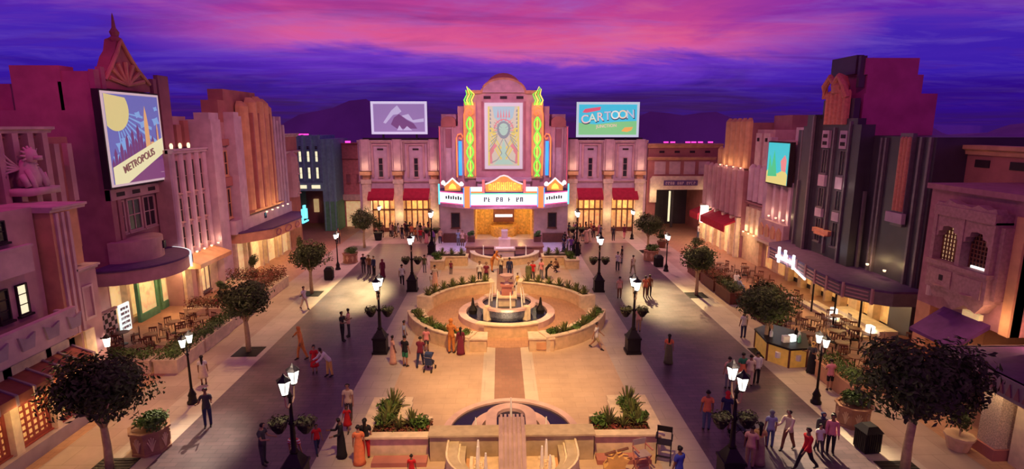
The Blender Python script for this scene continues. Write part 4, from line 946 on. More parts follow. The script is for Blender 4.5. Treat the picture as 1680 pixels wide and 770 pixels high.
for u in (37.3, 39.4):
    for (a, b) in ((9.2, 10.9), (6.8, 8.2), (4.3, 6.0)): win(r, T, u, u+.7, a, b, .56, M_dark, M_dkst2, 2, 1, .05)
mb = MB().use(T)
for u in (37.7, 39.8): mb.box(u-.3, u+.2, .75, .78, 11.2, 11.45).box(u-.3, u+.2, .75, .78, 11.7, 11.95)
mb.build('plate_slot', M_slot, r)
co = mat('carved_terracotta', (.60, .24, .15), .7, bump=.5, scale=6)
mb = MB().use(T)
for k in range(5): mb.flute(38.0+k*.5, .45, .24, 12.6, 14.6+.35*math.sin(PI*(k+.5)/5), 6, True, 1.6)
for s in (-1, 1): mb.tube([(39.1+s*1.2, .7, 14.4), (39.1+s*1.1, .9, 15.2), (39.1+s*.5, .9, 15.8), (39.1, .9, 15.3)], .25, 7, .18)
mb.lathe([(0, 14.6), (.5, 14.7), (.6, 15.2), (.4, 15.8), (0, 16.0)], 10, 39.1, .45)
mb.build('carved_crest', co, r)
MB().use(T).box(38.2, 39.6, .6, 1.0, 4.9, 5.0).box(38.0, 40.0, .55, .9, 5.0, 5.3).build('carved_ledge', co, r)
mb = MB().use(T).box(31.9, 32.9, 0, .25, 6.7, 12.1)
mb.build('carved_pier', M_dkst2, r)
mb = MB().use(T)
for k in range(3): mb.flute(32.1+k*.28, .25, .14, 7.6, 11.8, 5)
mb.build('pier_carving', co, r)
MB().use(T).box(31.7, 33.1, .2, .45, 6.9, 7.5).build('pier_plate', M_lav, r)
for u in (34.0, 32.4): uplight(r, T, u, .55, 3.9, 20, (1, .7, .3))
pt('tower_light', T(37.6, 1.4, 8.5), 8, (1, .8, .7))
CP = [(29.7, -.2), (29.8, 1.7), (30.3, 2.4), (32.1, 3.4), (34.2, 3.4), (36.3, 3.15), (38.5, 2.9), (42.0, 2.9), (43.5, 2.2), (44.6, -.2)]
MB().use(T).prz(CP, 2.55, 3.3).build('canopy', M_dkst2, r)
MB().use(T).prz([(u, o+.05*(o > 0)) for u, o in CP], 3.3, 3.42).build('canopy_roof', M_roof, r)
mb = MB().use(T)
def cpo(u):
    for (a, oa), (b, ob) in zip(CP[1:-1], CP[2:-1]):
        if a <= u <= b: return oa+(ob-oa)*(u-a)/(b-a)
    return 2
for i in range(9): u = 30.4+i*1.45; mb.rbox(u, cpo(u)+.03, .16, .12, 2.5, 3.42)
for i in range(8):
    for z in (2.68, 2.9, 3.12):
        u = 30.6+i*1.45; mb.hexa([(u, cpo(u)-.02, z), (u+1.1, cpo(u+1.1)-.02, z), (u+1.1, cpo(u+1.1)+.05, z), (u, cpo(u)+.05, z)], [(u, cpo(u)-.02, z+.08), (u+1.1, cpo(u+1.1)-.02, z+.08), (u+1.1, cpo(u+1.1)+.05, z+.08), (u, cpo(u)+.05, z+.08)])
mb.build('canopy_fins', M_rose, r)
sg = MB().use(T).box(38.0, 40.6, 3.0, 3.1, 2.9, 3.1).box(40.1, 40.3, 3.0, 3.1, 2.6, 3.75).box(39.2, 39.4, 3.0, 3.1, 3.1, 3.7).box(38.0, 38.2, 3.0, 3.1, 2.6, 3.6).build('white_neon_sign', neon('ice_white_neon', (.85, .9, 1), 3), r)
MB().use(T).tube([(37.8, 3.15, 2.75), (36.0, 3.3, 2.45)], .07, 6).build('neon_arrow', MATS['ice_white_neon'], sg)
pt('sign_light', T(39, 3.6, 3.2), 60, (.8, .85, 1))
# ground level shopfront: steps, posts, lit wall
MB().use(T).box(32.2, 44.8, -.5, -.4, .4, 2.6).build('lit_shopfront', M_glow, r)
mb = MB().use(T)
for u, w in ((33.6, .5), (35.2, .9), (37.0, .5), (38.8, .3), (40.2, .6), (42.2, .5), (44.2, .5)): mb.box(u, u+w, -.4, .1, 0, 2.6)
mb.build('shopfront_pier', M_tan, r)
MB().use(T).box(31.2, 36.0, .1, 1.2, 0, .55).box(31.4, 38, 1.2, 1.7, 0, .35).box(31.4, 40.5, 1.7, 2.2, 0, .18).build('steps', M_tan2, r)
MB().use(T).box(31.5, 31.9, 1.3, 1.6, 0, .75).box(34.3, 34.8, 1.9, 2.1, .2, .9).build('step_lantern', M_lamp, r)
for u in (31.5, 34.0, 36.6): MB().use(T).cyl(u, 2.3, .06, .06, 0, 2.55, 8).build('canopy_post', M_iron, r)
for u, w in ((31.2, 90), (34.3, 110), (37.6, 80), (41.5, 60)): pt('shop_light', T(u, 1.4, 2.2), w, (1, .68, .26))

# --- building behind the carved bay
T = fR(25)
r = thing('cornice_building', (27.5, 24, 0), 'brown building with slotted cornice at the far right, behind the carved bay', 'building')
MB().use(T).box(14, 31.2, -7, 0, 0, 11.0).build('wall', M_red, r)
cornice(r, T, 14, 31.3, 11.0, 0, .5, .35, M_org, dep=.6)
mb = MB().use(T)
for i in range(6): mb.box(28.9-i*2.1, 29.8-i*2.1, 0, .05, 10.35, 10.75)
mb.build('cornice_slot', M_slot, r)

# --- carved bay building
M_bay = mat('bay_plaster', (.38, .17, .20), .85)
T = fR(20.6)
r = thing('carved_bay_building', (22.8, 24.4, 0), 'mauve plaster building with a carved wooden bay of two arched lattice windows', 'building')
MB().use(T).box(21.65, 26.9, -4.35, 0, 3.9, 9.55).build('wall', M_bay, r)
MB().use(T).box(16, 26.95, -4.35, .25, 9.55, 9.8).build('roof_slab', M_bay, r)
MB().use(T).box(26.0, 26.9, -4.4, 0, 0, 3.9).box(23.8, 26.0, -4.4, -.9, 0, 3.9).box(21.65, 22.1, -.4, .1, 3.9, 8.9).build('pier', M_org, r)
cb = mat('carved_stone', (.40, .22, .22), .8, bump=.25, scale=7, var=.14)
mb = MB().use(T).box(22.3, 25.6, 0, .75, 5.1, 6.2).box(22.25, 25.65, 0, .85, 6.2, 6.4)
mb.box(22.3, 22.5, 0, .75, 6.4, 8.6).box(23.85, 24.1, 0, .75, 6.4, 8.6).box(25.4, 25.6, 0, .75, 6.4, 8.6)
for c in (23.2, 24.75):
    w = .66; P = [(c-w, 8.5), (c-w, 7.5), (c-w*.82, 7.55), (c-w*.8, 7.75), (c-w*.5, 7.8), (c-w*.45, 8.0), (c, 8.05), (c+w*.45, 8.0), (c+w*.5, 7.8), (c+w*.8, 7.75), (c+w*.82, 7.55), (c+w, 7.5), (c+w, 8.5)]
    for i in range(len(P)-1): 
        if abs(P[i+1][0]-P[i][0]) > 1e-4 and P[i][1] < 8.45 and P[i+1][1] < 8.45: mb.pro([P[i], P[i+1], (P[i+1][0], 8.5), (P[i][0], 8.5)], 0, .7)
mb.box(22.3, 25.6, 0, .8, 8.5, 8.95)
mb.pro([(22.3, 8.95), (25.6, 8.95), (25.5, 9.1), (25.1, 9.05), (24.9, 9.25), (24.4, 9.1), (24.0, 9.12), (23.6, 9.05), (23.3, 9.2), (22.8, 9.05), (22.4, 9.15)], .3, .75)
mb.box(22.1, 22.3, 0, .5, 5.3, 8.4); mb.box(25.6, 25.8, 0, .5, 5.3, 8.4)
mb.build('carved_bay', cb, r)
mb = MB().use(T)
mb.pro([(22.4, 5.1), (25.5, 5.1), (25.2, 4.6), (24.6, 4.75), (24.0, 4.35), (23.4, 4.75), (22.8, 4.55)], 0, .6)
for c in (23.15, 24.7): mb.cyl(c, .76, .3, .3, 5.3, 5.32, 8)
mb.box(22.5, 23.8, .75, .8, 5.25, 6.05).box(24.1, 25.4, .75, .8, 5.25, 6.05)
mb.build('carved_apron', cb, r)
MB().use(T).box(24.55, 24.75, .8, .83, 5.55, 5.8).build('apron_opening', M_slot, r)
for c, p in ((23.15, M_slot), (24.75, M_glow2)):
    f = MB().use(T).box(c-.66, c+.66, .25, .3, 6.4, 8.1).build('lattice_window', p, r)
    mb = MB().use(T)
    for i in range(8): mb.box(c-.66+i*.18, c-.61+i*.18, .3, .36, 6.4, 8.05)
    for i in range(9): mb.box(c-.66, c+.66, .3, .35, 6.45+i*.19, 6.5+i*.19)
    mb.build('lattice', M_wood, f)
MB().use(T).box(22.6, 23.6, .36, .42, 6.42, 6.52).build('sill_light', N_white, r)
MB().use(T).flute(26.1, 0, .2, 4.4, 6.6, 6).build('engaged_column', M_rose2, r)
MB().use(T).box(23.0, 23.9, .0, .2, 4.15, 4.4).build('gilded_panel', M_glow2, r)
pt('pier_light', T(25.2, 1.0, .6), 30, (1, .55, .2)); pt('bay_light', T(21.9, .8, 4.5), 40, (1, .6, .3))
MB().use(T).pru([(0, 4.1), (1.5, 3.1), (1.5, 2.95), (0, 3.9)], 22.6, 25.2).build('sloped_awning', mat('purple_canvas', (.12, .03, .17), .8), r)

# --- near right corner shop
T = fR(18.4)
r = thing('canopy_shop_building', (19.8, 18.5, 0), 'tan corner shop with a mosaic column and broad fringed canopy at the right edge', 'building')
MB().use(T).box(14, 20.3, -4, -.9, 0, 3.3).build('wall', M_tan, r)
MB().use(T).box(14, 21.2, -3.2, .9, 3.55, 3.75).box(14, 21.6, -4.4, -3.2, 3.3, 3.75).build('canopy_roof', mat('canopy_purple', (.12, .04, .16), .8), r)
MB().use(T).box(14, 21.25, .78, .95, 3.0, 3.75).box(21.1, 21.25, -3.2, .78, 3.0, 3.75).build('canopy_fascia', M_grey, r)
mb = MB().use(T)
for i in range(22): u = 14.1+i*.32; mb.pro([(u, 3.15), (u+.22, 3.15), (u+.11, 3.6)], .95, .99)
mb.build('fascia_motif', M_plum, r)
MB().use(T).box(19.1, 19.9, -.7, .1, .45, 3.55).build('mosaic_column', mat('mosaic', (.62, .50, .38), .6, var=.35, scale=22), r)
MB().use(T).box(19.0, 20.0, -.8, .2, 0, .45).build('column_base', M_red, r)
MB().use(T).box(17.9, 18.9, -.9, -.3, 0, 3.0).build('doorway', M_tan2, r)
win(r, T, 16.3, 17.7, .3, 2.6, -.9, M_glow2, M_lat, 3, 5, .08, 'shop_window')
MB().use(T).box(14, 18.9, -.3, .2, 2.9, 3.2).build('door_canopy', M_wood, r)
for u in (20.8, 19.0, 17.0): MB().use(T).cyl(u, .45, .10, .10, 3.38, 3.5, 10).build('canopy_lamp', M_lamp, r); pt('canopy_light', T(u, .45, 3.2), 40, (1, .68, .34))
MB().use(T).box(17.4, 20.4, -4, -1.8, 3.75, 5.9).box(17.4, 18.6, -1.8, -1.0, 3.75, 5.2).build('upper_wall', M_org, r)
MB().use(T).box(14, 21.55, -6.5, -3.2, 3.75, 9.5).build('rear_wall', M_rose2, r)
pt('roof_uplight', T(20.6, -2.4, 4.2), 40, (1, .62, .4))
# ================================================================== PLAZA FURNITURE
def blade_plant(name, R, H, n, m, seed, w=.05, droop=.35):
    rnd = random.Random(seed); mb = MB()
    for i in range(n):
        a = 2*PI*i/n*2.4+rnd.random()*.6; el = .45+rnd.random()*.9; L = R*(.75+.4*rnd.random()); P = []
        for k in range(5):
            t = k/4; x = L*math.cos(el)*t; z = H*math.sin(el)*t*1.3-droop*H*t*t*(1.4-math.sin(el)); P.append((x, z, w*(1-.85*t)*(.6+t*1.6 if t < .4 else 1.1)))
        L_, R_, M_ = [], [], []
        for x, z, ww in P:
            c, s = math.cos(a), math.sin(a)
            L_.append(mb.bm.verts.new((x*c-ww*s, x*s+ww*c, z+.02))); R_.append(mb.bm.verts.new((x*c+ww*s, x*s-ww*c, z+.02))); M_.append(mb.bm.verts.new((x*c, x*s, z-ww*.5)))
        for k in range(4):
            mb.face([L_[k], L_[k+1], M_[k+1], M_[k]]); mb.face([M_[k], M_[k+1], R_[k+1], R_[k]])
    return mb
def leaf_cloud(mb, n, c, rad, size, seed, flat=1.0, clumps=10, shell=.55):
    rnd = random.Random(seed); cl = []
    for i in range(clumps):
        while True:
            p = Vector((rnd.uniform(-1, 1), rnd.uniform(-1, 1), rnd.uniform(-1, 1)))
            if .25 < p.length < 1: break
        cl.append((p*.62, .34+.2*rnd.random()))
    for i in range(n):
        if clumps:
            q, r = rnd.choice(cl); d = Vector((rnd.gauss(0, 1), rnd.gauss(0, 1), rnd.gauss(0, 1))).normalized()*r*(rnd.uniform(shell, 1.05)); p = q+d
        else: p = Vector((rnd.uniform(-1, 1), rnd.uniform(-1, 1), rnd.uniform(-1, 1)))
        pos = Vector(c)+Vector((p.x*rad[0], p.y*rad[1], p.z*rad[2]))
        nrm = (p.normalized()+Vector((rnd.gauss(0, .5), rnd.gauss(0, .5), rnd.gauss(0, .5)+.3))).normalized()
        a = nrm.orthogonal().normalized(); a = Matrix.Rotation(rnd.random()*6.28, 3, nrm) @ a; b = nrm.cross(a); s = size*rnd.uniform(.6, 1.3)
        v = [mb.bm.verts.new(pos+a*s*x+b*s*y+nrm*z*s) for x, y, z in ((-1, 0, 0), (0, -.45, .12), (1, 0, -.1), (0, .45, .12))]
        mb.face(v)
    return mb
# --- street trees
def make_tree(seed, W, H, zb, n):
    t = thing('street_tree', (0, 0, 0), 'tree', 'tree')
    mb = MB(); mb.tube([(0, 0, 0), (.02, .01, zb*.5), (-.02, .02, zb), (0, 0, zb+.5)], .14, 8, .09)
    for k in range(6):
        a = k*1.047+.3; mb.tube([(0, 0, zb*.85), (.35*math.cos(a), .35*math.sin(a), zb+.4), (W*.33*math.cos(a), W*.33*math.sin(a), zb+.9+.1*(k % 3))], .05, 5, .018)
    mb.build('trunk', M_bark, t, True)
    c = leaf_cloud(MB(), n, (0, 0, (zb+H)/2), (W/2, W/2, (H-zb)/2), .10, seed, clumps=26)
    c.build('crown', M_leaf, t, keep=True); return t
ta = make_tree(1, 3.7, 4.3, 1.75, 6500); tb = make_tree(2, 3.3, 4.4, 1.9, 5200)
TR = [(-14.9, 19.2, 'bushy street tree in the near left foreground, beside the fan-carved planter', 0, 1.08), (-14.6, 30.3, 'slender-trunked street tree in front of the flowering café hedge on the left', 1, 1.05),
      (-14.7, 41.5, 'rounded street tree between the left street lamp and the carved canopy', 1, .98), (-14.6, 58.0, 'far left street tree in front of the coral building', 1, 1.0),
      (14.5, 55.5, 'far right street tree in front of the dark passage', 0, .95), (14.3, 40.5, 'round-crowned street tree beside the wooden planter boxes on the right', 1, .98),
      (14.4, 29.5, 'street tree shading the yellow kiosk on the right', 0, 1.0), (14.4, 18.4, 'wide-crowned tree in the near right foreground, beside the litter bin', 0, 1.28)]
used = [False, False]
grate0 = None
for i, (x, y, lb, k, s) in enumerate(TR):
    p = (ta, tb)[k]; o = put(p, not used[k], (x, y, 0.0), i*1.3, lb, 'street trees along the pavements', s); used[k] = True
    if i in (3,): continue
    if grate0 is None:
        mb = MB().box(-.7, .7, -.7, .7, .0, .025)
        for j in range(-3, 4): mb.box(-.66, .66, j*.19-.03, j*.19+.03, .025, .04)
        grate0 = mb.build('tree_grate', M_iron); g_ = grate0
    else: g_ = grate0.copy(); COL.objects.link(g_)
    g_.location = (x, y, 0.0); tag(g_, ('dark square grate around the trunk of the %s' % lb.split(',')[0].replace(' in the near left foreground', ' near left').replace(' in the near right foreground', ' near right'))[:110], 'tree grate', 'tree grates in the pavements')
    g_['label'] = ' '.join(g_['label'].split()[:16])
# --- lamps
def lantern(parent, x, y, z, s=1.0):
    g = MB().cyl(x, y, .11*s, .21*s, z, z+.46*s, 6).build('lantern_glass', M_lamp, parent)
    mb = MB()
    for k in range(6):
        a = k*PI/3; mb.tube([(x+.112*s*math.cos(a), y+.112*s*math.sin(a), z), (x+.215*s*math.cos(a), y+.215*s*math.sin(a), z+.46*s)], .012*s, 4)
    mb.lathe([(0, z+.72*s), (.03*s, z+.66*s), (.09*s, z+.58*s), (.24*s, z+.48*s), (.24*s, z+.45*s), (0, z+.45*s)], 6, x, y)
    mb.lathe([(0, z-.10*s), (.05*s, z-.08*s), (.12*s, z), (0, z)], 6, x, y)
    mb.build('lantern_frame', M_iron, g); return g
def make_plaza_lamp():
    t = thing('plaza_lamp', (0, 0, 0), 'lamp', 'street lamp')
    MB().box(-.42, .42, -.42, .42, 0, .14).box(-.36, .36, -.36, .36, .14, .85).box(-.40, .40, -.40, .40, .85, .95).hexa([(-.34, -.34, .95), (.34, -.34, .95), (.34, .34, .95), (-.34, .34, .95)], [(-.13, -.13, 1.35), (.13, -.13, 1.35), (.13, .13, 1.35), (-.13, .13, 1.35)]).build('pedestal', M_iron, t)
    MB().lathe([(.13, 1.35), (.16, 1.4), (.10, 1.5), (.085, 2.4), (.13, 2.45), (.07, 2.55), (.055, 3.4), (.10, 3.45), (.03, 3.6), (0, 3.75)], 10).build('post', M_iron, t, True)
    for s in (-1, 1):
        MB().tube([(0, s*.05, 3.2), (0, s*.2, 3.12), (0, s*.36, 3.25), (0, s*.42, 3.55), (0, s*.42, 3.72)], .028, 6).build('lamp_arm', M_wood2, t)
        lantern(t, 0, s*.42, 3.74, 1.05)
        MB().tube([(s*.06, 0, 2.5), (s*.25, 0, 2.62), (s*.42, 0, 2.5)], .025, 5).build('basket_arm', M_iron, t)
        bk = MB().lathe([(0, 2.05), (.12, 2.1), (.26, 2.3), (.33, 2.5), (.29, 2.5), (0, 2.42)], 12, s*.46, 0).build('flower_basket', M_iron, t)
        leaf_cloud(MB(), 260, (s*.46, 0, 2.52), (.30, .30, .14), .07, 5+s, clumps=0).build('basket_plant', M_leaf3, bk, keep=True)
    return t
pl0 = make_plaza_lamp()
LP = [(-7.6, 18.0, 'black twin-lantern lamp with flower baskets in the near left, beside the striped shirt'), (-7.15, 30.1, 'black twin-lantern plaza lamp on a square pedestal, left of the round fountain'),
      (-7.2, 42.2, 'black twin-lantern plaza lamp on the left, behind the round fountain ring'), (-7.2, 54.9, 'farthest black twin-lantern plaza lamp on the left, near the theatre'),
      (7.75, 18.0, 'black twin-lantern lamp with flower baskets in the near right, beside the orange shirt'), (7.0, 29.8, 'black twin-lantern plaza lamp on a square pedestal, right of the round fountain'),
      (7.15, 41.8, 'black twin-lantern plaza lamp on the right, behind the round fountain ring'), (7.2, 54.9, 'farthest black twin-lantern plaza lamp on the right, near the theatre')]
for i, (x, y, lb) in enumerate(LP):
    put(pl0, i == 0, (x, y, 0), 0, lb, 'twin-lantern plaza lamps'); pt('lamp_light', (x, y, 4.55), 55, (1, .80, .58), .15)
def make_walk_lamp():
    t = thing('pavement_lamp', (0, 0, 0), 'lamp', 'street lamp')
    MB().lathe([(0, 0), (.24, 0), (.24, .1), (.18, .16), (.16, .35), (.19, .4), (.09, .62), (.075, .7), (0, .7)], 10).build('base', M_iron, t, True)
    MB().lathe([(.06, .7), (.045, 2.3), (.08, 2.36), (.04, 2.42), (.03, 2.7), (0, 2.85)], 8).build('post', M_iron, t, True)
    for s in (-1, 1):
        MB().tube([(0, s*.03, 2.5), (0, s*.16, 2.45), (0, s*.27, 2.6), (0, s*.28, 2.8)], .022, 5).build('lamp_arm', M_iron, t)
        lantern(t, 0, s*.28, 2.83, .85)
    return t
wl0 = make_walk_lamp()
LQ = [(-14.55, 24.3, 'slim twin-lantern lamp on the left pavement, beside the low café hedge'), (-14.8, 48.9, 'slim twin-lantern lamp on the left pavement, behind the dark litter bin'),
      (-14.6, 66.0, 'distant slim lamp on the left, in front of the coral building'), (14.1, 47.7, 'slim twin-lantern lamp on the right pavement, beside the far litter bin'),
      (14.05, 23.7, 'slim twin-lantern lamp on the right pavement, beside the yellow kiosk'), (14.4, 62.0, 'distant slim lamp on the right, in front of the dark passage')]
for i, (x, y, lb) in enumerate(LQ):
    put(wl0, i == 0, (x, y, 0), 0, lb, 'slim pavement lamps'); pt('lamp_light', (x, y, 3.6), 40, (1, .80, .55), .12)
# --- litter bins
def make_bin():
    t = thing('litter_bin', (0, 0, 0), 'bin', 'litter bin')
    mb = MB().box(-.30, .30, -.30, .30, 0, .06).box(-.33, .33, -.33, .33, .06, .85)
    for k in range(-3, 4):
        for s in (-1, 1): mb.box(k*.09-.02, k*.09+.02, s*.34-.012, s*.34+.012, .1, .82); mb.box(s*.34-.012, s*.34+.012, k*.09-.02, k*.09+.02, .1, .82)
    mb.build('bin_body', M_iron, t)
    MB().hexa([(-.37, -.37, .85), (.37, -.37, .85), (.37, .37, .85), (-.37, .37, .85)], [(-.2, -.2, 1.08), (.2, -.2, 1.08), (.2, .2, 1.08), (-.2, .2, 1.08)]).build('bin_lid', M_iron, t); return t
b0 = make_bin()
for i, (x, y, lb) in enumerate([(13.95, 19.9, 'black ribbed litter bin beside the wide tree, near right'), (-14.6, 45.6, 'black litter bin on the left pavement, in front of the slim lamp'), (13.9, 49.4, 'black litter bin on the right pavement, far off beside the slim lamp')]): put(b0, i == 0, (x, y, 0), .1, lb, 'litter bins')
# --- octagonal deco planters
def make_oct(seed, rad=.72, h=.95):
    t = thing('deco_planter', (0, 0, 0), 'planter', 'planter')
    p = MB().lathe([(0, 0), (rad, 0), (rad, .1), (rad*.94, .12), (rad*.96, h-.1), (rad*1.06, h-.08), (rad*1.06, h), (rad*.88, h), (rad*.88, h-.08), (0, h-.08)], 8).build('tub', mat('tub_brown', (.34, .17, .10), .7), t)
    mb = MB()
    for k in range(8):
        a = (k+.5)*PI/4; ap = rad*.96*math.cos(PI/8)+.01; w = rad*.96*math.sin(PI/8)*.85
        for j in range(5):
            t0 = (j-2)*.38; x1 = w*.9*math.sin(t0); z1 = .2+(h-.4)*math.cos(t0)
            c, s = math.cos(a), math.sin(a); mb.tube([(ap*c, ap*s, .18), (ap*c-x1*s*.6, ap*s+x1*c*.6, .18+(z1-.18)*.7), (ap*c-x1*s, ap*s+x1*c, z1)], .022, 4, .03)
    mb.build('fan_carving', M_tan, p)
    leaf_cloud(MB(), 900, (0, 0, h+.28), (rad*1.05, rad*1.05, .42), .09, seed, clumps=9).build('foliage', M_leaf2, t, keep=True)
    return t
o0 = make_oct(3)
for i, (x, y, lb, s) in enumerate([(-14.2, 20.6, 'octagonal brown planter with fan carving and green shrub, near left', 1), (14.6, 21.9, 'octagonal brown planter with fan carving at the near end of the right café', .95),
        (-14.4, 51.6, 'octagonal planter with loose shrub on the left pavement, behind the slim lamp', .95), (13.9, 52.0, 'tall octagonal planter on the right pavement, below the far tree', 1.0)]): put(o0, i == 0, (x, y, 0), .2, lb, 'octagonal fan-carved planters', s)
def pot_shrub(x, y, rad, h, H, lb, seed, m=M_tan):
    t = thing('potted_shrub', (x, y, 0), lb, 'potted plant')
    MB().lathe([(0, 0), (rad*.7, 0), (rad*.95, h*.8), (rad*1.05, h*.85), (rad*1.05, h), (rad*.85, h), (0, h*.9)], 10, x, y).build('pot', m, t)
    MB().tube([(x, y, h*.9), (x+.02, y, h+(H-h)*.5)], .035, 5).build('stem', M_bark, t)
    leaf_cloud(MB(), 700, (x, y, h+(H-h)*.55), (rad*1.3, rad*1.3, (H-h)*.5), .08, seed, clumps=8).build('foliage', M_leaf, t, keep=True)
pot_shrub(17.6, 19.9, .5, .6, 2.2, 'potted shrub in a pale tub at the foot of the mosaic column', 11)
pot_shrub(-21.0, 46.2, .38, .6, 2.3, 'round potted tree beside the carved canopy, at the pale shopfront', 12, M_iron)
pot_shrub(-19.6, 53.5, .38, .6, 2.4, 'potted tree under the far end of the carved canopy, below the blue neon sign', 13, M_iron)
pot_shrub(-20.7, 40.2, .4, .6, 1.5, 'dark potted bush in front of the shop window beside the round canopy', 14, M_iron)
pot_shrub(-14.0, 62.0, .5, .9, 2.6, 'tall dark pot with loose tree on the left, near the coral building', 15, M_iron)
pot_shrub(16.5, 57.5, .5, .7, 1.9, 'potted bush beside the red-awning shop at the far right', 16, M_wood)
pot_shrub(18.8, 53.5, .5, .8, 1.9, 'potted bush in front of the panelled building on the right', 17, M_wood)
# --- hedge troughs round the cafes
def trough(name, x0, x1, y0, y1, h, lb, seed, m, lm, hh=.45, grp=None, dens=420, big=.075):
    t = thing(name, ((x0+x1)/2, (y0+y1)/2, 0), lb, 'planter', grp)
    mb = MB().box(x0, x1, y0, y1, 0, h-.08).box(x0-.04, x1+.04, y0-.04, y1+.04, h-.08, h)
    mb.build('trough', m, t)
    n = int(dens*(x1-x0)*(y1-y0)+200)
    leaf_cloud(MB(), n, ((x0+x1)/2, (y0+y1)/2, h+hh*.4), ((x1-x0)/2, (y1-y0)/2, hh*.6), big, seed, clumps=0).build('hedge', lm, t, keep=True)
    return t
M_fl = mat('russet_hedge', (.20, .035, .03), .6, var=.4, scale=4, col2=(.06, .06, .02))
gL = 'pale troughs round the left café'
trough('hedge_trough', -20.9, -18.4, 27.5, 28.3, .75, 'pale hedge trough across the near end of the left café', 21, M_tan2, M_leaf2, grp=gL)
trough('hedge_trough', -18.2, -17.0, 27.5, 30.2, .75, 'pale hedge trough at the near street corner of the left café', 22, M_tan2, M_leaf2, grp=gL)
trough('hedge_trough', -17.9, -17.0, 30.4, 33.6, .75, 'pale hedge trough on the street side of the left café, just past the corner one', 23, M_tan2, M_leaf2, grp=gL)
trough('hedge_trough', -17.9, -17.1, 33.8, 37.3, .75, 'pale hedge trough beside the slender street tree, street side of the left café', 24, M_tan2, M_leaf2, grp=gL)
trough('flowering_hedge', -18.6, -17.3, 37.6, 43.9, .8, 'long trough of russet flowering hedge beside the left pavement', 25, M_tan2, M_fl, .9, grp=gL)
trough('flowering_hedge', -21.5, -18.7, 42.3, 43.2, .8, 'russet flowering hedge across the far end of the left café', 26, M_tan2, M_fl, .9, grp=gL)
trough('flowering_hedge', -21.6, -18.9, 36.6, 37.6, .5, 'dark russet flower bed in the middle of the left café', 27, M_tan2, M_fl, .6, grp=gL)
gR = 'wooden planter boxes of the right café'
for i, (x0, x1, y0, y1, lb) in enumerate([(15.9, 16.9, 38.2, 41.0, 'brown wooden planter box on the right, nearest of the row behind the kiosk'), (15.9, 16.9, 41.4, 44.2, 'brown wooden planter box beside the round-crowned tree on the right'),
        (15.9, 16.9, 44.6, 47.4, 'brown wooden planter box farthest along the right café edge'), (16.4, 17.4, 33.6, 37.6, 'long brown wooden planter box behind the yellow kiosk'),
        (15.6, 16.5, 23.4, 26.6, 'brown planter box with pale flowers beside the near right lamp')]):
    trough('planter_box', x0, x1, y0, y1, .85, lb, 31+i, M_wood if i < 4 else M_org, (M_leaf, M_fl, M_leaf, M_leaf, M_leaf2)[i], .55, gR)
# --- round fountain ring
CX, CY = 0.0, 36.0
tag(MB().lathe([(0, .0), (5.45, .0), (5.45, .012), (0, .012)], 48, CX, CY).build('ring_floor', M_terr), kind='structure')
ring_t = []
def arc_planter(a0, a1, lb, seed, front, r0=5.45, r1=6.45, cx=CX, cy=CY, h=.80, npl=8, zc=None):
    t = thing('ring_planter', (cx+6*math.cos((a0+a1)/2), cy+6*math.sin((a0+a1)/2), 0), lb, 'planter', 'curved stone planters of the fountain ring')
    MB().ring(r0, r0+.22, 0, h, cx, cy, a0, a1, 20).ring(r1-.22, r1, 0, h, cx, cy, a0, a1, 20).build('curved_wall', M_tan, t)
    MB().ring(r0-.03, r0+.27, h, h+.07, cx, cy, a0, a1, 20).ring(r1-.27, r1+.03, h, h+.07, cx, cy, a0, a1, 20).build('coping', M_tan2, t)
    mb = MB()
    for a in (a0, a1): mb.rbox(cx+(r0+r1)/2*math.cos(a), cy+(r0+r1)/2*math.sin(a), r1-r0+.1, .35, 0, h+.09, a)
    mb.build('end_block', M_tan2, t)
    MB().ring(r0+.22, r1-.22, 0, h-.12, cx, cy, a0, a1, 20).build('soil', M_soil, t)
    return t
bp_m = blade_plant('x', .56, .62, 34, M_leaf3, 5, .05)
bp0 = bp_m.build('agave', M_leaf3); tag(bp0, 'agave', 'plant')
bush0 = leaf_cloud(MB(), 420, (0, 0, .22), (.42, .42, .3), .07, 9, clumps=6).build('low_shrub', M_leaf2, keep=True); tag(bush0, 'shrub', 'plant')
fu = [True, True]
def plant(k, x, y, z, rz, s, lb, grp):
    p = (bp0, bush0)[k]; o = p if fu[k] else p.copy()
    if not fu[k]: COL.objects.link(o)
    fu[k] = False; o.location = (x, y, z); o.rotation_euler = (0, 0, rz); o.scale = (s, s, s); tag(o, lb, None, grp); return o
R_ = math.radians
for (a0, a1, lb, sd, wh) in ((R_(101), R_(162), 'curved planter of the fountain ring, back left, with a row of agaves', 41, 'back left'), (R_(18), R_(79), 'curved planter of the fountain ring, back right, with a row of agaves', 42, 'back right'),
                         (R_(192), R_(249), 'curved planter of the fountain ring, front left, with agaves and shrubs', 43, 'front left'), (R_(291), R_(348), 'curved planter of the fountain ring, front right, packed with shrubs', 44, 'front right')):
    arc_planter(a0, a1, lb, sd, False); n = 7
    for i in range(n):
        a = a0+(a1-a0)*(i+.6)/(n+.2); k = 0 if 'back' in wh or i % 2 else 1
        plant(k, CX+5.95*math.cos(a), CY+5.95*math.sin(a), .68, i*1.7, (1.12 if 'back' in wh else 1.05) if k == 0 else 1.1, ('spiky agave' if k == 0 else 'low leafy shrub')+' in the '+wh+' curved planter of the fountain ring', 'plants in the '+wh+' curved planter')
        if 'front' in wh: 
            a += .05; plant(1-k, CX+5.9*math.cos(a), CY+5.9*math.sin(a), .66, i*2.1, .8, ('spiky agave' if k else 'low leafy shrub')+' in the '+wh+' curved planter of the fountain ring', 'plants in the '+wh+' curved planter')
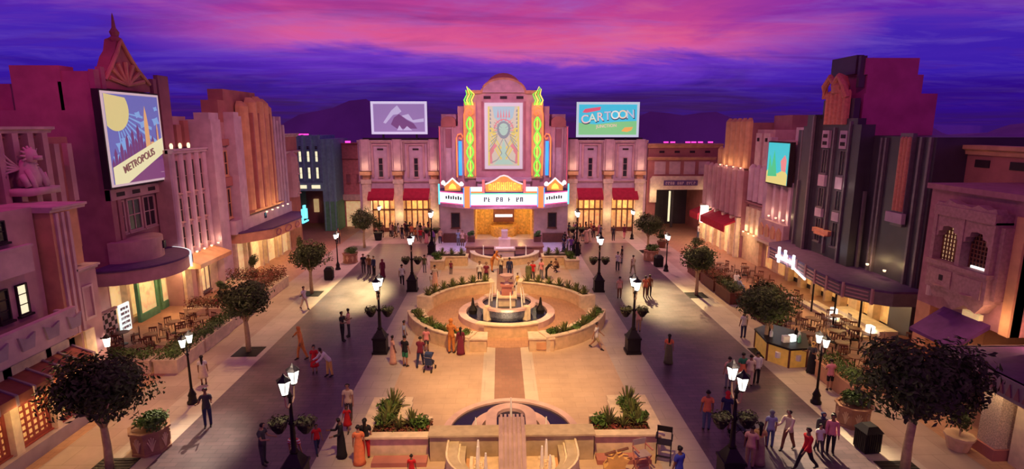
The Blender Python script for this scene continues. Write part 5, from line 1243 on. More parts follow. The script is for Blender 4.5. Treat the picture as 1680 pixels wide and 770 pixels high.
for s in (-1, 1):
    sg_ = thing('stone_block', (s*1.85, 30.45, 0), 'low tan stone end block at the %s of the ring entrance, facing the plaza' % ('left' if s < 0 else 'right'), 'stone block')
    MB().box(*sorted((s*1.2, s*2.6)), 29.95, 31.0, 0, .72).build('block', M_tan, sg_); MB().box(*sorted((s*1.15, s*2.65)), 29.9, 31.05, .72, .8).build('coping', M_tan2, sg_)
    if s > 0: MB().box(1.6, 2.2, 29.9, 29.95, .15, .55).build('plaque', M_org, sg_)
# --- central fountain
t = thing('round_fountain', (CX, CY, 0), 'round stone fountain with tiled basin, square pedestal and water jets, centre of plaza', 'fountain')
MB().ring(2.7, 3.2, 0, .42, CX, CY).build('outer_kerb', M_rose2, t)
MB().ring(0.5, 2.7, 0, .22, CX, CY).build('moat_water', M_water, t)
MB().ring(3.55, 3.95, 0, .72, CX, CY, R_(249), R_(298), 16).build('front_wall', M_tan, t); MB().ring(3.5, 4.0, .72, .8, CX, CY, R_(241), R_(299), 16).build('front_coping', M_tan2, t)
MB().lathe([(1.2, 0), (1.55, .1), (1.75, .45), (1.8, .95), (1.7, .95), (1.6, .8), (0, .8)], 32, CX, CY).build('tiled_basin', M_tile, t)
MB().ring(1.62, 1.95, .93, 1.08, CX, CY).build('basin_rim', M_rose2, t)
MB().ring(0.3, 1.65, .80, .88, CX, CY).build('basin_water', M_water, t)
MB().box(-.55, .55, CY-.55, CY+.55, .8, 1.45).box(-.65, .65, CY-.65, CY+.65, 1.45, 1.55).build('pedestal', M_tan2, t)
MB().box(-.34, .34, CY-.34, CY+.34, 1.55, 2.15).box(-.42, .42, CY-.42, CY+.42, 2.15, 2.25).build('upper_pedestal', M_red, t)
MB().lathe([(0, 2.25), (.22, 2.25), (.1, 2.4), (.12, 2.55), (.42, 2.8), (.46, 2.88), (.3, 2.85), (0, 2.7)], 14, CX, CY).build('urn', M_rose2, t)
for k in range(4):
    a = PI/4+k*PI/2; MB().rbox(CX+1.8*math.cos(a), CY+1.8*math.sin(a), .35, .35, 0, 1.15, a).build('buttress', M_tan2, t)
for k in range(8):
    a = k*PI/4+.2; MB().tube([(CX+1.2*math.cos(a), CY+1.2*math.sin(a), .85), (CX+1.15*math.cos(a), CY+1.15*math.sin(a), 1.5), (CX+1.08*math.cos(a), CY+1.08*math.sin(a), 2.0+.15*(k % 2))], .07, 6, .02).build('water_jet', M_foam, t)
for k in range(2):
    a = PI*k; MB().lathe([(0, .22), (.25, .22), (.3, .5), (.12, .8), (.05, 1.3), (0, 1.35)], 8, CX+2.25*math.cos(a), CY+2.25*math.sin(a)).build('bronze_spout', M_iron, t)
pt('fountain_light', (0, 33.6, .9), 45, (1, .65, .3)); pt('fountain_light', (2.3, 34.8, .9), 22, (1, .65, .3)); pt('fountain_light', (-2.3, 34.8, .9), 22, (1, .65, .3))
# --- rear basin and podium
t = thing('rear_cascade', (0, 53, 0), 'brown podium with a small tiered cascade and half-round basin before the theatre', 'fountain')
MB().box(-3.7, 3.7, 53.2, 56.5, 0, 1.0).box(-3.8, 3.8, 53.1, 56.6, 1.0, 1.12).build('podium', mat('brown_marble', (.30, .13, .12), .4), t)
MB().ring(2.9, 3.3, 0, .65, 0, 53.2, PI, 2*PI, 24).build('half_round_wall', M_tan, t); MB().ring(2.85, 3.35, .65, .73, 0, 53.2, PI, 2*PI, 24).build('wall_coping', M_tan2, t)
MB().ring(.4, 2.9, 0, .35, 0, 53.2, PI, 2*PI, 24).build('basin_water', M_water, t)
MB().box(-.9, .9, 51.9, 53.1, 0, 1.0).box(-1.0, 1.0, 51.8, 53.1, 1.0, 1.15).box(-.55, .55, 52.6, 53.9, 1.15, 1.9).box(-.3, .3, 53.2, 54.2, 1.9, 2.6).build('cascade_tiers', M_rose2, t)
MB().box(-.85, .85, 51.95, 52.55, 1.15, 1.2).build('cascade_water', M_foam, t)
for x in (-2.0, 2.0): MB().tube([(x, 51.8, .35), (x, 51.8, 1.5)], .09, 6, .03).build('water_jet', M_foam, t)
for s, n in ((-1, 'left'), (1, 'right')):
    p = thing('podium_shrub', (s*3.3, 55.6, 1.12), 'square clipped shrub on the %s corner of the brown podium' % n, 'potted plant')
    MB().box(s*3.3-.35, s*3.3+.35, 55.2, 55.9, 1.12, 1.6).build('tub', M_wood, p); leaf_cloud(MB(), 500, (s*3.3, 55.55, 1.95), (.45, .45, .42), .09, 50+s, clumps=6).build('foliage', M_leaf2, p, keep=True)
    w = thing('rear_planter', (s*5, 50.6, 0), 'low stone planter wall with agaves behind the fountain ring, on the %s of the cascade' % n, 'planter')
    MB().box(*sorted((s*3.4, s*6.2)), 50.0, 51.2, 0, .8).box(*sorted((s*5.4, s*6.6)), 48.6, 50.0, 0, .75).build('wall', M_tan, w)
    MB().box(*sorted((s*3.35, s*6.25)), 49.95, 51.25, .8, .87).box(*sorted((s*5.35, s*6.65)), 48.55, 49.95, .75, .82).build('coping', M_tan2, w)
    MB().box(*sorted((s*3.6, s*6.0)), 50.2, 51.0, .87, .9).build('soil', M_soil, w)
    for i in range(3): plant(0, s*(4.0+i*.85), 50.6, .9, i*1.3, 1.0, 'spiky agave in the low stone planter %s of the cascade' % n, 'agaves %s of the cascade' % n)
    plant(1, s*6.0, 49.3, .82, .4, 1.6, 'bushy shrub on the stone block at the %s rear corner of the plaza' % n, None)
# --- front water feature
M_ff = mat('fountain_stone', (.46, .36, .25), .8)
M_rib = mat('ribbed_stone', (.40, .27, .29), .7)
t = thing('front_fountain', (0, 20, 0), 'large stone fountain with ribbed spine, stepped curved basins and half-round pool in the foreground', 'fountain')
MB().box(-3.1, -.5, 19.45, 20.0, 0, 1.05).box(.5, 3.1, 19.45, 20.0, 0, 1.05).box(-3.15, -.5, 19.35, 20.1, 1.05, 1.12).box(.5, 3.15, 19.35, 20.1, 1.05, 1.12).build('cross_wall', M_ff, t)
prof = [(-.5, 20.3, 1.34), (-.5, 19.15, 1.28), (-.5, 17.2, .12)]
mb = MB(); mb.pru([(20.3, 0), (20.3, 1.34), (19.15, 1.28), (17.2, .12), (17.2, 0)], -.5, .5).build('spine', M_rib, t)
mb = MB()
for i in range(6):
    x = -.40+i*.16; mb.pru([(20.34, 0), (20.34, 1.44), (19.1, 1.38), (17.1, .16), (17.1, 0)], x-.045, x+.045)
mb.build('ribbed_chute', M_rib, t)
def U(r, y0, y1, z0, z1, w, nm, m):   # U-shaped wall opening towards the cross wall
    P = [(-r, y1)]+[(r*math.cos(a), y0+r*.78*math.sin(a)) for a in [PI+PI*i/20 for i in range(21)]]+[(r, y1)]
    Q = [(-(r-w), y1)]+[((r-w)*math.cos(a), y0+(r-w)*.78*math.sin(a)) for a in [PI+PI*i/20 for i in range(21)]]+[(r-w, y1)]
    mb = MB()
    for i in range(len(P)-1): mb.prz([P[i], P[i+1], Q[i+1], Q[i]], z0, z1)
    bmesh.ops.remove_doubles(mb.bm, verts=mb.bm.verts, dist=1e-4); return mb.build(nm, m, t)
U(2.42, 18.6, 19.44, 0, .92, .07, 'outer_basin_lip', M_tan2); U(2.35, 18.6, 19.44, 0, .84, .36, 'outer_basin_terrace', M_ff); U(1.99, 18.6, 19.44, 0, .74, .07, 'middle_basin_lip', M_tan2); U(1.92, 18.6, 19.44, 0, .64, .2, 'middle_basin_terrace', M_ff); U(1.55, 18.35, 18.9, 0, .55, .12, 'inner_basin_wall', M_tan2)
MB().box(-2.35, 2.35, 16.7, 19.44, 0, .12).build('basin_bed', M_org, t); MB().box(-3.1, 3.1, 14, 16.7, 0, .1).build('front_pool_water', M_water, t)
MB().box(-1.45, 1.45, 17.4, 19.1, .12, .4).build('basin_ledge', M_tan, t)
for (x, y, h) in ((-1.25, 18.9, .8), (-1.25, 18.3, .9), (-.95, 17.9, .9), (1.25, 18.9, .8), (1.05, 18.3, .9), (1.3, 17.9, .8)): MB().tube([(x, y, .4), (x, y, .4+h*.7), (x, y, .4+h)], .075, 7, .03).build('water_jet', M_foam, t)
mb = MB()
rnd = random.Random(4)
for i in range(60): mb.lathe([(0, .38), (.06, .4), (.05, .47), (0, .49)], 5, rnd.choice((-1, 1))*rnd.uniform(.98, 1.4), rnd.uniform(17.5, 19.0))
tag(mb.build('pebbles', M_tan2, t), kind='stuff')
# half-round pool behind the wall
MB().ring(2.55, 2.85, 0, .12, 0, 21.4, 0, PI, 28).build('pool_rim', M_rose2, t)
MB().ring(0.2, 2.55, 0, .03, 0, 21.4, 0, PI, 28).box(-2.55, 2.55, 20.12, 21.4, 0, .03).build('pool_water', M_water, t)
MB().box(-2.85, -2.55, 20.12, 21.4, 0, .12).box(2.55, 2.85, 20.12, 21.4, 0, .12).build('pool_side_rim', M_rose2, t)
MB().ring(1.2, 1.62, 0, .45, 0, 21.1, 0, PI, 20).box(-1.62, -1.2, 20.12, 21.1, 0, .45).box(1.2, 1.62, 20.12, 21.1, 0, .45).build('middle_tier', M_rose2, t)
MB().ring(.58, 1.02, 0, .85, 0, 21.35, 0, PI, 20).box(-1.02, -.58, 20.4, 21.35, 0, .85).box(.58, 1.02, 20.4, 21.35, 0, .85).build('upper_tier', M_rose2, t)
MB().ring(.02, .58, 0, .7, 0, 21.35, 0, PI, 16).box(-.58, .58, 20.4, 21.35, 0, .7).build('upper_water', M_water, t)
for (x, y, z, h) in ((0, 21.2, .7, 1.0), (-1.45, 21.3, .03, .75), (1.45, 21.3, .03, .75), (-2.0, 20.6, .03, .7), (2.0, 20.6, .03, .7)): MB().tube([(x, y, z), (x, y, z+h*.8), (x, y, z+h)], .055, 7, .02).build('water_jet', M_foam, t)
pt('basin_light', (-1.9, 18.7, 1.5), 5, (1, .7, .35)); pt('basin_light', (1.9, 18.7, 1.5), 5, (1, .7, .35))
for s, n in ((-1, 'left'), (1, 'right')):
    w = thing('corner_planter', (s*4.4, 20.4, 0), 'L-shaped pale stone planter with spiky and bushy plants, %s of the front fountain' % n, 'planter')
    xs = lambda a, b: sorted((s*a, s*b))
    MB().box(*xs(3.2, 5.75), 19.75, 19.95, 0, .85).box(*xs(5.55, 5.8), 19.95, 22.75, 0, .85).box(*xs(4.4, 5.55), 22.45, 22.75, 0, .85).box(*xs(4.25, 4.5), 21.1, 22.45, 0, .85).box(*xs(3.2, 4.25), 21.1, 21.3, 0, .85).build('wall', M_tan2, w)
    MB().box(*xs(3.15, 5.85), 19.6, 20.0, .85, .93).box(*xs(5.4, 5.9), 20.0, 22.85, .85, .93).box(*xs(4.2, 5.4), 22.4, 22.85, .85, .93).box(*xs(4.15, 4.6), 20.95, 22.4, .85, .93).build('coping', M_tan2, w)
    MB().box(*xs(3.25, 5.5), 19.95, 21.1, 0, .78).box(*xs(4.5, 5.5), 21.1, 22.42, 0, .78).build('soil', M_soil, w)
    MB().box(*xs(3.2, 5.25), 19.1, 19.6, 0, .18).build('foot_step', M_red, w)
    leaf_cloud(MB(), 1100, (s*4.3, 20.5, .82), (1.15, .5, .14), .06, 60+s, clumps=0).build('ground_cover', M_fl, w, keep=True)
    leaf_cloud(MB(), 500, (s*5.0, 21.6, .82), (.5, .8, .14), .06, 62+s, clumps=0).build('ground_cover', M_leaf3, w, keep=True)
    for j, (x, y, sc_, kind) in enumerate([(4.95, 22.0, 1.35, 'tallest spiky palm plant at the back'), (4.95, 21.2, 1.2, 'spiky palm plant in the middle'), (5.0, 20.5, 1.1, 'spiky palm plant at the outer front corner'), (3.9, 20.6, 1.15, 'spreading spiky plant at the inner end'), (4.4, 20.4, .9, 'small spiky plant in the front row')]):
        plant(0, s*x, y, .78, j*1.1, sc_, kind+' of the planter '+n+' of the front fountain', 'spiky plants %s of the front fountain' % n)
    for j, (x, y) in enumerate([(3.55, 20.4), (5.05, 21.65), (5.0, 22.1), (5.1, 20.9)]): plant(1, s*x, y, .78, j, 1.25, 'leafy shrub in the planter %s of the front fountain' % n, 'shrubs %s of the front fountain' % n)
# --- cafe furniture
def make_chair():
    t = thing('cafe_chair', (0, 0, 0), 'chair', 'chair'); 
    MB().box(-.21, .21, -.21, .21, .42, .46).build('seat', M_wood, t)
    mb = MB().box(-.21, .21, .19, .22, .78, .88)
    for x in (-.19, -.06, .07, .19): mb.box(x-.015, x+.015, .19, .21, .46, .8)
    mb.build('backrest', M_wood, t)
    for sx in (-1, 1):
        for sy in (-1, 1): MB().tube([(sx*.19, sy*.19, .42), (sx*.21, sy*.22, 0)], .018, 4).build('leg', M_iron, t)
    return t
def make_table():
    t = thing('cafe_table', (0, 0, 0), 'table', 'table')
    MB().lathe([(0, .72), (.36, .72), (.38, .735), (.36, .75), (0, .75)], 14).build('tabletop', M_wood, t)
    MB().lathe([(.035, .03), (.03, .72)], 8).build('pedestal', M_iron, t); MB().lathe([(0, 0), (.26, 0), (.24, .03), (0, .05)], 10).build('base', M_iron, t); return t
ch0, tb0 = make_chair(), make_table(); cu_ = [True, True]
def cafe(spots, lbc, lbt, gr, seed):
    rnd = random.Random(seed)
    for (x, y, n) in spots:
        put(tb0, cu_[1], (x, y, 0), 0, lbt, 'tables '+gr); cu_[1] = False
        a0 = rnd.random()*1.5
        for k in range(n):
            a = a0+k*2*PI/n; put(ch0, cu_[0], (x+.62*math.cos(a), y+.62*math.sin(a), 0), a-PI/2, lbc, 'chairs '+gr); cu_[0] = False
cafe([(-20.2, 29.4, 4), (-18.9, 29.8, 3), (-22.0, 29.6, 4), (-20.6, 31.3, 4), (-19.0, 31.8, 4), (-22.4, 31.6, 3), (-20.4, 33.4, 4), (-19.0, 34.0, 4), (-20.3, 35.4, 3)],
     'dark red wooden café chair on the terrace of the green-framed café', 'small round dark table on the terrace of the green-framed café', 'on the left café terrace', 1)
cafe([(18.4, 25.4, 4), (20.0, 24.6, 4), (18.0, 27.2, 4), (19.8, 26.6, 4), (21.4, 28.0, 4), (18.5, 29.2, 4), (20.2, 28.8, 4), (22.3, 29.8, 3), (17.4, 30.6, 4), (19.2, 31.0, 4), (18.4, 23.6, 3), (21.6, 26.0, 4), (17.2, 33.6, 3), (19.0, 33.2, 4), (20.6, 31.4, 4), (20.8, 33.6, 4)],
     'dark wooden café chair among the tables in front of the carved bay', 'small round dark table in front of the carved bay', 'before the carved bay', 2)
cafe([(18.4, 34.8, 4), (18.0, 36.8, 4), (20.3, 38.4, 4), (20.0, 41.0, 4), (20.4, 43.6, 4), (18.2, 44.0, 4), (18.4, 46.0, 4), (20.4, 46.2, 4), (18.8, 47.6, 4)],
     'dark café chair behind the wooden planter boxes left of the black tower', 'small round table behind the wooden planter boxes left of the black tower', 'behind the wooden planter boxes', 3)
# --- kiosk
k = thing('kiosk', (15.2, 29.2, 0), 'yellow five-sided drinks kiosk with black counter under the right street tree', 'kiosk')
P0 = [(14.0, 28.5), (14.7, 27.5), (15.7, 27.6), (16.6, 29.6), (15.4, 31.2), (14.2, 30.4)]
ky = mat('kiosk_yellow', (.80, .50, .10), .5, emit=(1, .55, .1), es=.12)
MB().prz(P0, 0, 1.0).build('counter_front', ky, k)
MB().prz([(15.3+(x-15.3)*1.06, 29.3+(y-29.3)*1.06) for x, y in P0], 1.0, 1.1).build('countertop', M_iron, k)
mb = MB()
for i in range(6): mb.cyl(*P0[i], .06, .06, 0, 1.02, 6)
mb.build('corner_bead', M_wood, k)
for (x, y, a) in ((14.33, 27.97, math.atan2(-1, .7)), (15.2, 27.53, .1)): MB().cyl(x, y, .14, .14, .4, .7, 8).build('emblem', M_white, k)
for i, (x, y, c_) in enumerate([(14.9, 28.4, M_white), (15.3, 28.5, M_sign)]): MB().rbox(x, y, .35, .25, 1.1, 1.45, .3*i).build('till', c_, k)
for i, (x, y) in enumerate([(14.5, 29.2), (14.6, 29.7), (15.0, 30.2), (15.6, 28.3), (15.9, 28.9), (16.0, 29.4)]):
    o = MB().lathe([(0, 1.1), (.09, 1.1), (.09, 1.35), (.04, 1.45), (.04, 1.52), (0, 1.52)], 8, x, y).build('jar', (M_white, M_iron, M_org, M_green)[i % 4]); tag(o, ('clear', 'dark', 'orange', 'green', 'pale', 'black')[i]+' jar standing on the counter of the yellow kiosk', 'jar', 'jars on the kiosk counter')
pt('kiosk_light', (14.4, 27.4, 1.9), 25, (1, .7, .3))
# --- director's chairs beside the front fountain
def director(x, y, rz, lb, fab, frame, h=1.15):
    t = thing('director_chair', (0, 0, 0), lb, 'chair'); sh = h*.62
    for sx in (-1, 1):
        MB().tube([(sx*.26, -.22, 0), (sx*.26, .22, sh)], .02, 5).tube([(sx*.26, .22, 0), (sx*.26, -.22, sh)], .02, 5).build('crossed_leg', frame, t)
        MB().tube([(sx*.26, .22, sh), (sx*.26, .24, h)], .02, 5).build('back_post', frame, t); MB().box(sx*.28-.03, sx*.28+.03, -.24, .24, sh+.2, sh+.23).build('armrest', frame, t)
    MB().box(-.26, .26, -.22, .22, sh-.02, sh).build('seat', fab, t); MB().box(-.28, .28, .22, .245, h-.22, h).build('backrest', fab, t)
    MB().box(-.26, .26, -.05, .05, .2, .22).build('foot_bar', frame, t)
    t.location = (x, y, 0); t.rotation_euler = (0, 0, rz); return t
director(5.72, 19.25, -.35, 'black folding director chair with dark canvas, beside the right corner planter', M_iron, M_iron, 1.35)
director(4.75, 18.65, .3, 'small reddish folding chair with striped canvas between planter and black director chair', M_grey, M_red, 1.2)
t = thing('sculpted_seat', (3.75, 18.4, 0), 'odd golden cut-out seat with dark patches, right of the front fountain', 'sculpture')
MB().use(fF(18.4)).pro([(3.35, 0), (4.15, 0), (4.05, .5), (4.2, .75), (4.0, .8), (3.95, .95), (3.8, .85), (3.7, 1.0), (3.6, .8), (3.4, .85), (3.45, .6), (3.3, .4)], -.18, .18).build('seat_body', mat('golden_wood', (.70, .42, .14), .6), t)
for (u, z, a) in ((3.5, 1.0, .5), (3.95, 1.12, .5), (4.1, .72, .1)): MB().use(fF(18.4)).tube([(u-.2, .1, z-.06), (u+.2, .1, z+.06)], .05, 5).build('dark_slat', M_wood, t)
# ================================================================== PEOPLE
# a body grown as one surface from a skeleton; front is -Y; classes tell which clothing covers which faces
def skeleton(p):
    V, R, E, C = [], [], [], []
    def add(co, r, par=None, cls='torso'):
        V.append(Vector(co)); R.append(r if isinstance(r, tuple) else (r, r)); C.append(cls)
        if par is not None: E.append((par, len(V)-1, cls))
        return len(V)-1
    g = p.get; drop = g('drop', 0.0); lean = g('lean', 0.0)
    def up(h, y=0, x=0):   # torso point at height h above the pelvis, leaning forward
        return Vector((x, -math.sin(lean)*h+y*math.cos(lean), .93-drop+math.cos(lean)*h+y*math.sin(lean)))
    pel = add(up(0), (.135, .10)); wa = add(up(.17), (.118, .085), pel); ch = add(up(.36), (.145, .10), wa); nb = add(up(.50), (.075, .065), ch)
    hl = lean+g('head', 0.0); hb = up(.50)
    def hd(h, f=0): return hb+Vector((0, -math.sin(hl)*h-f*math.cos(hl), math.cos(hl)*h-f*math.sin(hl)))
    nk = add(hd(.08), .05, nb, 'neck'); h1 = add(hd(.155, .015), (.066, .078), nk, 'head'); h2 = add(hd(.225, .01), (.078, .092), h1, 'head'); h3 = add(hd(.275, .0), (.06, .075), h2, 'head')
    add(hd(.195, .105), .012, h2, 'head')   # nose
    for s in (-1, 1): add(hd(.19, -.005)+Vector((s*.088, 0, 0)), .012, h2, 'head')   # ears
    A = g('arms', ((.1, .12, .15), (.1, .12, .15)))   # swing forward, out, elbow bend
    for s, (sw, ou, el) in zip((-1, 1), A):
        sh = add(up(.435, 0, s*.175), .056, ch, 'torso')
        d = Vector((s*math.sin(ou), -math.sin(sw)*math.cos(ou), -math.cos(sw)*math.cos(ou))); e = add(V[sh]+d*.29, .040, sh, 'uparm')
        sw2 = sw+el; d2 = Vector((s*math.sin(ou)*.6, -math.sin(sw2), -math.cos(sw2))).normalized(); w = add(V[e]+d2*.25, .027, e, 'forearm')
        pm = add(V[w]+d2*.07, (.036, .02), w, 'hand')
        side = Vector((0, 1, 0)) if abs(d2.y) < .7 else Vector((0, 0, 1)); side = (side-d2*side.dot(d2)).normalized()
        for k in range(4):
            b = V[pm]+side*(k-1.5)*.020+d2*.012; f1 = add(b+d2*(.035+(.006 if k in (1, 2) else 0)), .0095, pm, 'hand'); add(V[f1]+d2*(.03 if k < 3 else .02)-Vector((s*.012, 0, 0)), .008, f1, 'hand')
        t1 = add(V[w]+d2*.045-side*.035, .011, pm, 'hand'); add(V[t1]+d2*.03-side*.008, .009, t1, 'hand')
    L = g('legs', ((.0, .0), (.0, .0)))
    for s, (sw, kn) in zip((-1, 1), L):
        hp = add(up(-.05, 0, s*.088), (.088, .09), pel, 'hip'); d = Vector((s*.03, -math.sin(sw), -math.cos(sw))).normalized()
        k_ = add(V[hp]+d*.40, .058, hp, 'thigh'); sw2 = sw-kn; d2 = Vector((0, -math.sin(sw2), -math.cos(sw2))); a = add(V[k_]+d2*.40, .037, k_, 'shin')
        f = Vector((0, -math.cos(sw2*.5), -.25 if sw2 <= 0 else 0.0)); f = Vector((0, -1, -.12)).normalized()
        add(V[a]+Vector((0, .035, -.045)), .030, a, 'foot'); b = add(V[a]+f*.10+Vector((0, 0, -.045)), (.036, .026), a, 'foot'); add(V[b]+f*.07, (.030, .018), b, 'foot')
    return V, R, E
GEO = {}
def body_geo(key, pose):
    if key in GEO: return GEO[key]
    V, R, E = skeleton(pose)
    me = bpy.data.meshes.new('b'); me.from_pydata([tuple(v) for v in V], [(a, b) for a, b, c in E], [])
    ob = bpy.data.objects.new('b', me); COL.objects.link(ob)
    md = ob.modifiers.new('s', 'SKIN'); md.use_smooth_shade = True
    for i, r in enumerate(R): me.skin_vertices[0].data[i].radius = r
    me.skin_vertices[0].data[0].use_root = True
    sb = ob.modifiers.new('d', 'SUBSURF'); sb.levels = 1; sb.render_levels = 1
    dg = bpy.context.evaluated_depsgraph_get(); me2 = bpy.data.meshes.new_from_object(ob.evaluated_get(dg))
    z0 = min(v.co.z for v in me2.vertices)
    for v in me2.vertices: v.co.z -= z0
    # class of each face: the nearest bone
    segs = [(V[a]-Vector((0, 0, z0)), V[b]-Vector((0, 0, z0)), c) for a, b, c in E]; cls = []
    for f in me2.polygons:
        best, bc, bt = 9, None, 0
        for a, b, c in segs:
            d = b-a; t = max(0, min(1, (f.center-a).dot(d)/max(1e-9, d.length_squared))); q = (f.center-(a+d*t)).length
            if q < best: best, bc, bt = q, c, t
        cls.append((bc, bt))
    bpy.data.objects.remove(ob); me2.name = 'body'
    GEO[key] = (me2, cls, {'pel': V[0]-Vector((0, 0, z0)), 'wa': V[1]-Vector((0, 0, z0)), 'hd': V[6]-Vector((0, 0, z0)), 'hd0': V[5]-Vector((0, 0, z0)), 'z0': z0}); return GEO[key]
def shell(geo, key, test, off, name):
    k = ('S', key, name)
    if k in GEO: return GEO[k]
    me, cls, inf = geo; bm = bmesh.new(); bm.from_mesh(me); bm.faces.ensure_lookup_table(); bm.normal_update()
    dele = [f for i, f in enumerate(bm.faces) if not test(cls[i][0], cls[i][1], f.calc_center_median())]
    for v in bm.verts: v.co += v.normal*off
    bmesh.ops.delete(bm, geom=dele, context='FACES')
    seen = set(); isl = []
    for f0 in bm.faces:
        if f0 in seen: continue
        st = [f0]; cur = []; seen.add(f0)
        while st:
            f = st.pop(); cur.append(f)
            for ee in f.edges:
                for h in ee.link_faces:
                    if h not in seen: seen.add(h); st.append(h)
        isl.append(cur)
    big = max(len(c) for c in isl); bad = [f for c in isl if len(c) < big*(.3 if not name.startswith(('hair', 'scarf', 'shoe')) else .99) for f in c]
    if bad: bmesh.ops.delete(bm, geom=bad, context='FACES')
    ed = [e for e in bm.edges if e.is_boundary]
    if ed:
        r = bmesh.ops.extrude_edge_only(bm, edges=ed); vs = [x for x in r['geom'] if isinstance(x, bmesh.types.BMVert)]
        cen = {}
        for v in vs: v.co -= v.normal*0  # hem stays at the cut, folded inwards below
        for v in vs:
            n = [e.other_vert(v) for e in v.link_edges if e.other_vert(v) not in vs]
            if n: v.co = n[0].co-n[0].normal*off*1.2
    m2 = bpy.data.meshes.new(name); bm.to_mesh(m2); bm.free(); m2.shade_smooth(); GEO[k] = m2; return m2
POSES = {
 'stand': dict(),
 'stand2': dict(arms=((.15, .18, .3), (-.1, .14, .2)), legs=((.08, .02), (-.06, .04))),
 'walk': dict(arms=((-.45, .12, .25), (.45, .12, .4)), legs=((.48, .12), (-.38, .35)), drop=.035),
 'walk2': dict(arms=((.35, .12, .5), (-.3, .12, .2)), legs=((-.28, .3), (.34, .1)), drop=.02),
 'phone': dict(arms=((.45, .08, 1.35), (.35, .08, 1.2)), head=.3, legs=((.05, 0), (-.05, .03))),
 'push': dict(arms=((.55, .1, .8), (.55, .1, .8)), legs=((.3, .1), (-.25, .25)), lean=.1, drop=.015),
 'spread': dict(arms=((.3, 1.25, .3), (.2, 1.2, .2)), legs=((.35, .25), (-.25, .1)), lean=.1, drop=.02),
 'bend': dict(arms=((.7, .1, .5), (.8, .1, .4)), lean=.65, legs=((.1, .05), (-.1, .05)), head=-.3),
 'crouch': dict(arms=((.8, .15, .6), (.8, .15, .6)), lean=.35, legs=((1.65, 2.1), (1.3, 1.95)), drop=.45),
 'sit': dict(arms=((.4, .1, .8), (.4, .1, .9)), legs=((1.5, 1.45), (1.5, 1.5)), drop=.40, lean=.05),
 'hold': dict(arms=((.3, .3, 1.6), (.5, .15, 1.5)), legs=((.04, .02), (-.04, .02)), lean=-.03),
}
CM = {}
def cloth(name, col): 
    if name not in CM: CM[name] = mat('cloth_'+name, col, .85, var=.08, scale=6)
    return CM[name]
CL = {'black': (.02, .018, .022), 'white': (.75, .72, .68), 'red': (.60, .02, .03), 'maroon': (.18, .02, .05), 'navy': (.03, .035, .10), 'denim': (.10, .14, .24), 'grey': (.20, .20, .22), 'pink': (.80, .30, .32), 'orange': (.85, .25, .10),
      'yellow': (.75, .50, .15), 'tan': (.45, .30, .18), 'khaki': (.40, .33, .18), 'green': (.04, .25, .12), 'blue': (.05, .07, .45), 'cream': (.75, .62, .42), 'brown': (.22, .10, .05), 'olive': (.14, .15, .07), 'peach': (.80, .45, .32),
      'lightblue': (.35, .40, .55), 'rust': (.65, .24, .06), 'charcoal': (.06, .055, .065), 'teal': (.05, .25, .28), 'violet': (.25, .10, .40)}
stripe = bpy.data.materials.new('striped_shirt'); stripe.use_nodes = True; q = stripe.node_tree; wv = q.nodes.new('ShaderNodeTexWave'); wv.bands_direction = 'Z'; wv.inputs['Scale'].default_value = 3.2
cr = q.nodes.new('ShaderNodeValToRGB'); cr.color_ramp.interpolation = 'CONSTANT'; cr.color_ramp.elements[0].color = (.75, .7, .68, 1); cr.color_ramp.elements[1].color = (.6, .03, .04, 1); cr.color_ramp.elements[1].position = .5
tcx = q.nodes.new('ShaderNodeTexCoord'); q.links.new(tcx.outputs['Object'], wv.inputs[0]); q.links.new(wv.outputs[0], cr.inputs[0]); q.links.new(cr.outputs[0], q.nodes['Principled BSDF'].inputs[0])
def slotobj(me, name, m, parent):
    if not me.materials: me.materials.append(m)
    o = bpy.data.objects.new(name, me); COL.objects.link(o); o.parent = parent
    o.material_slots[0].link = 'OBJECT'; o.material_slots[0].material = m; return o
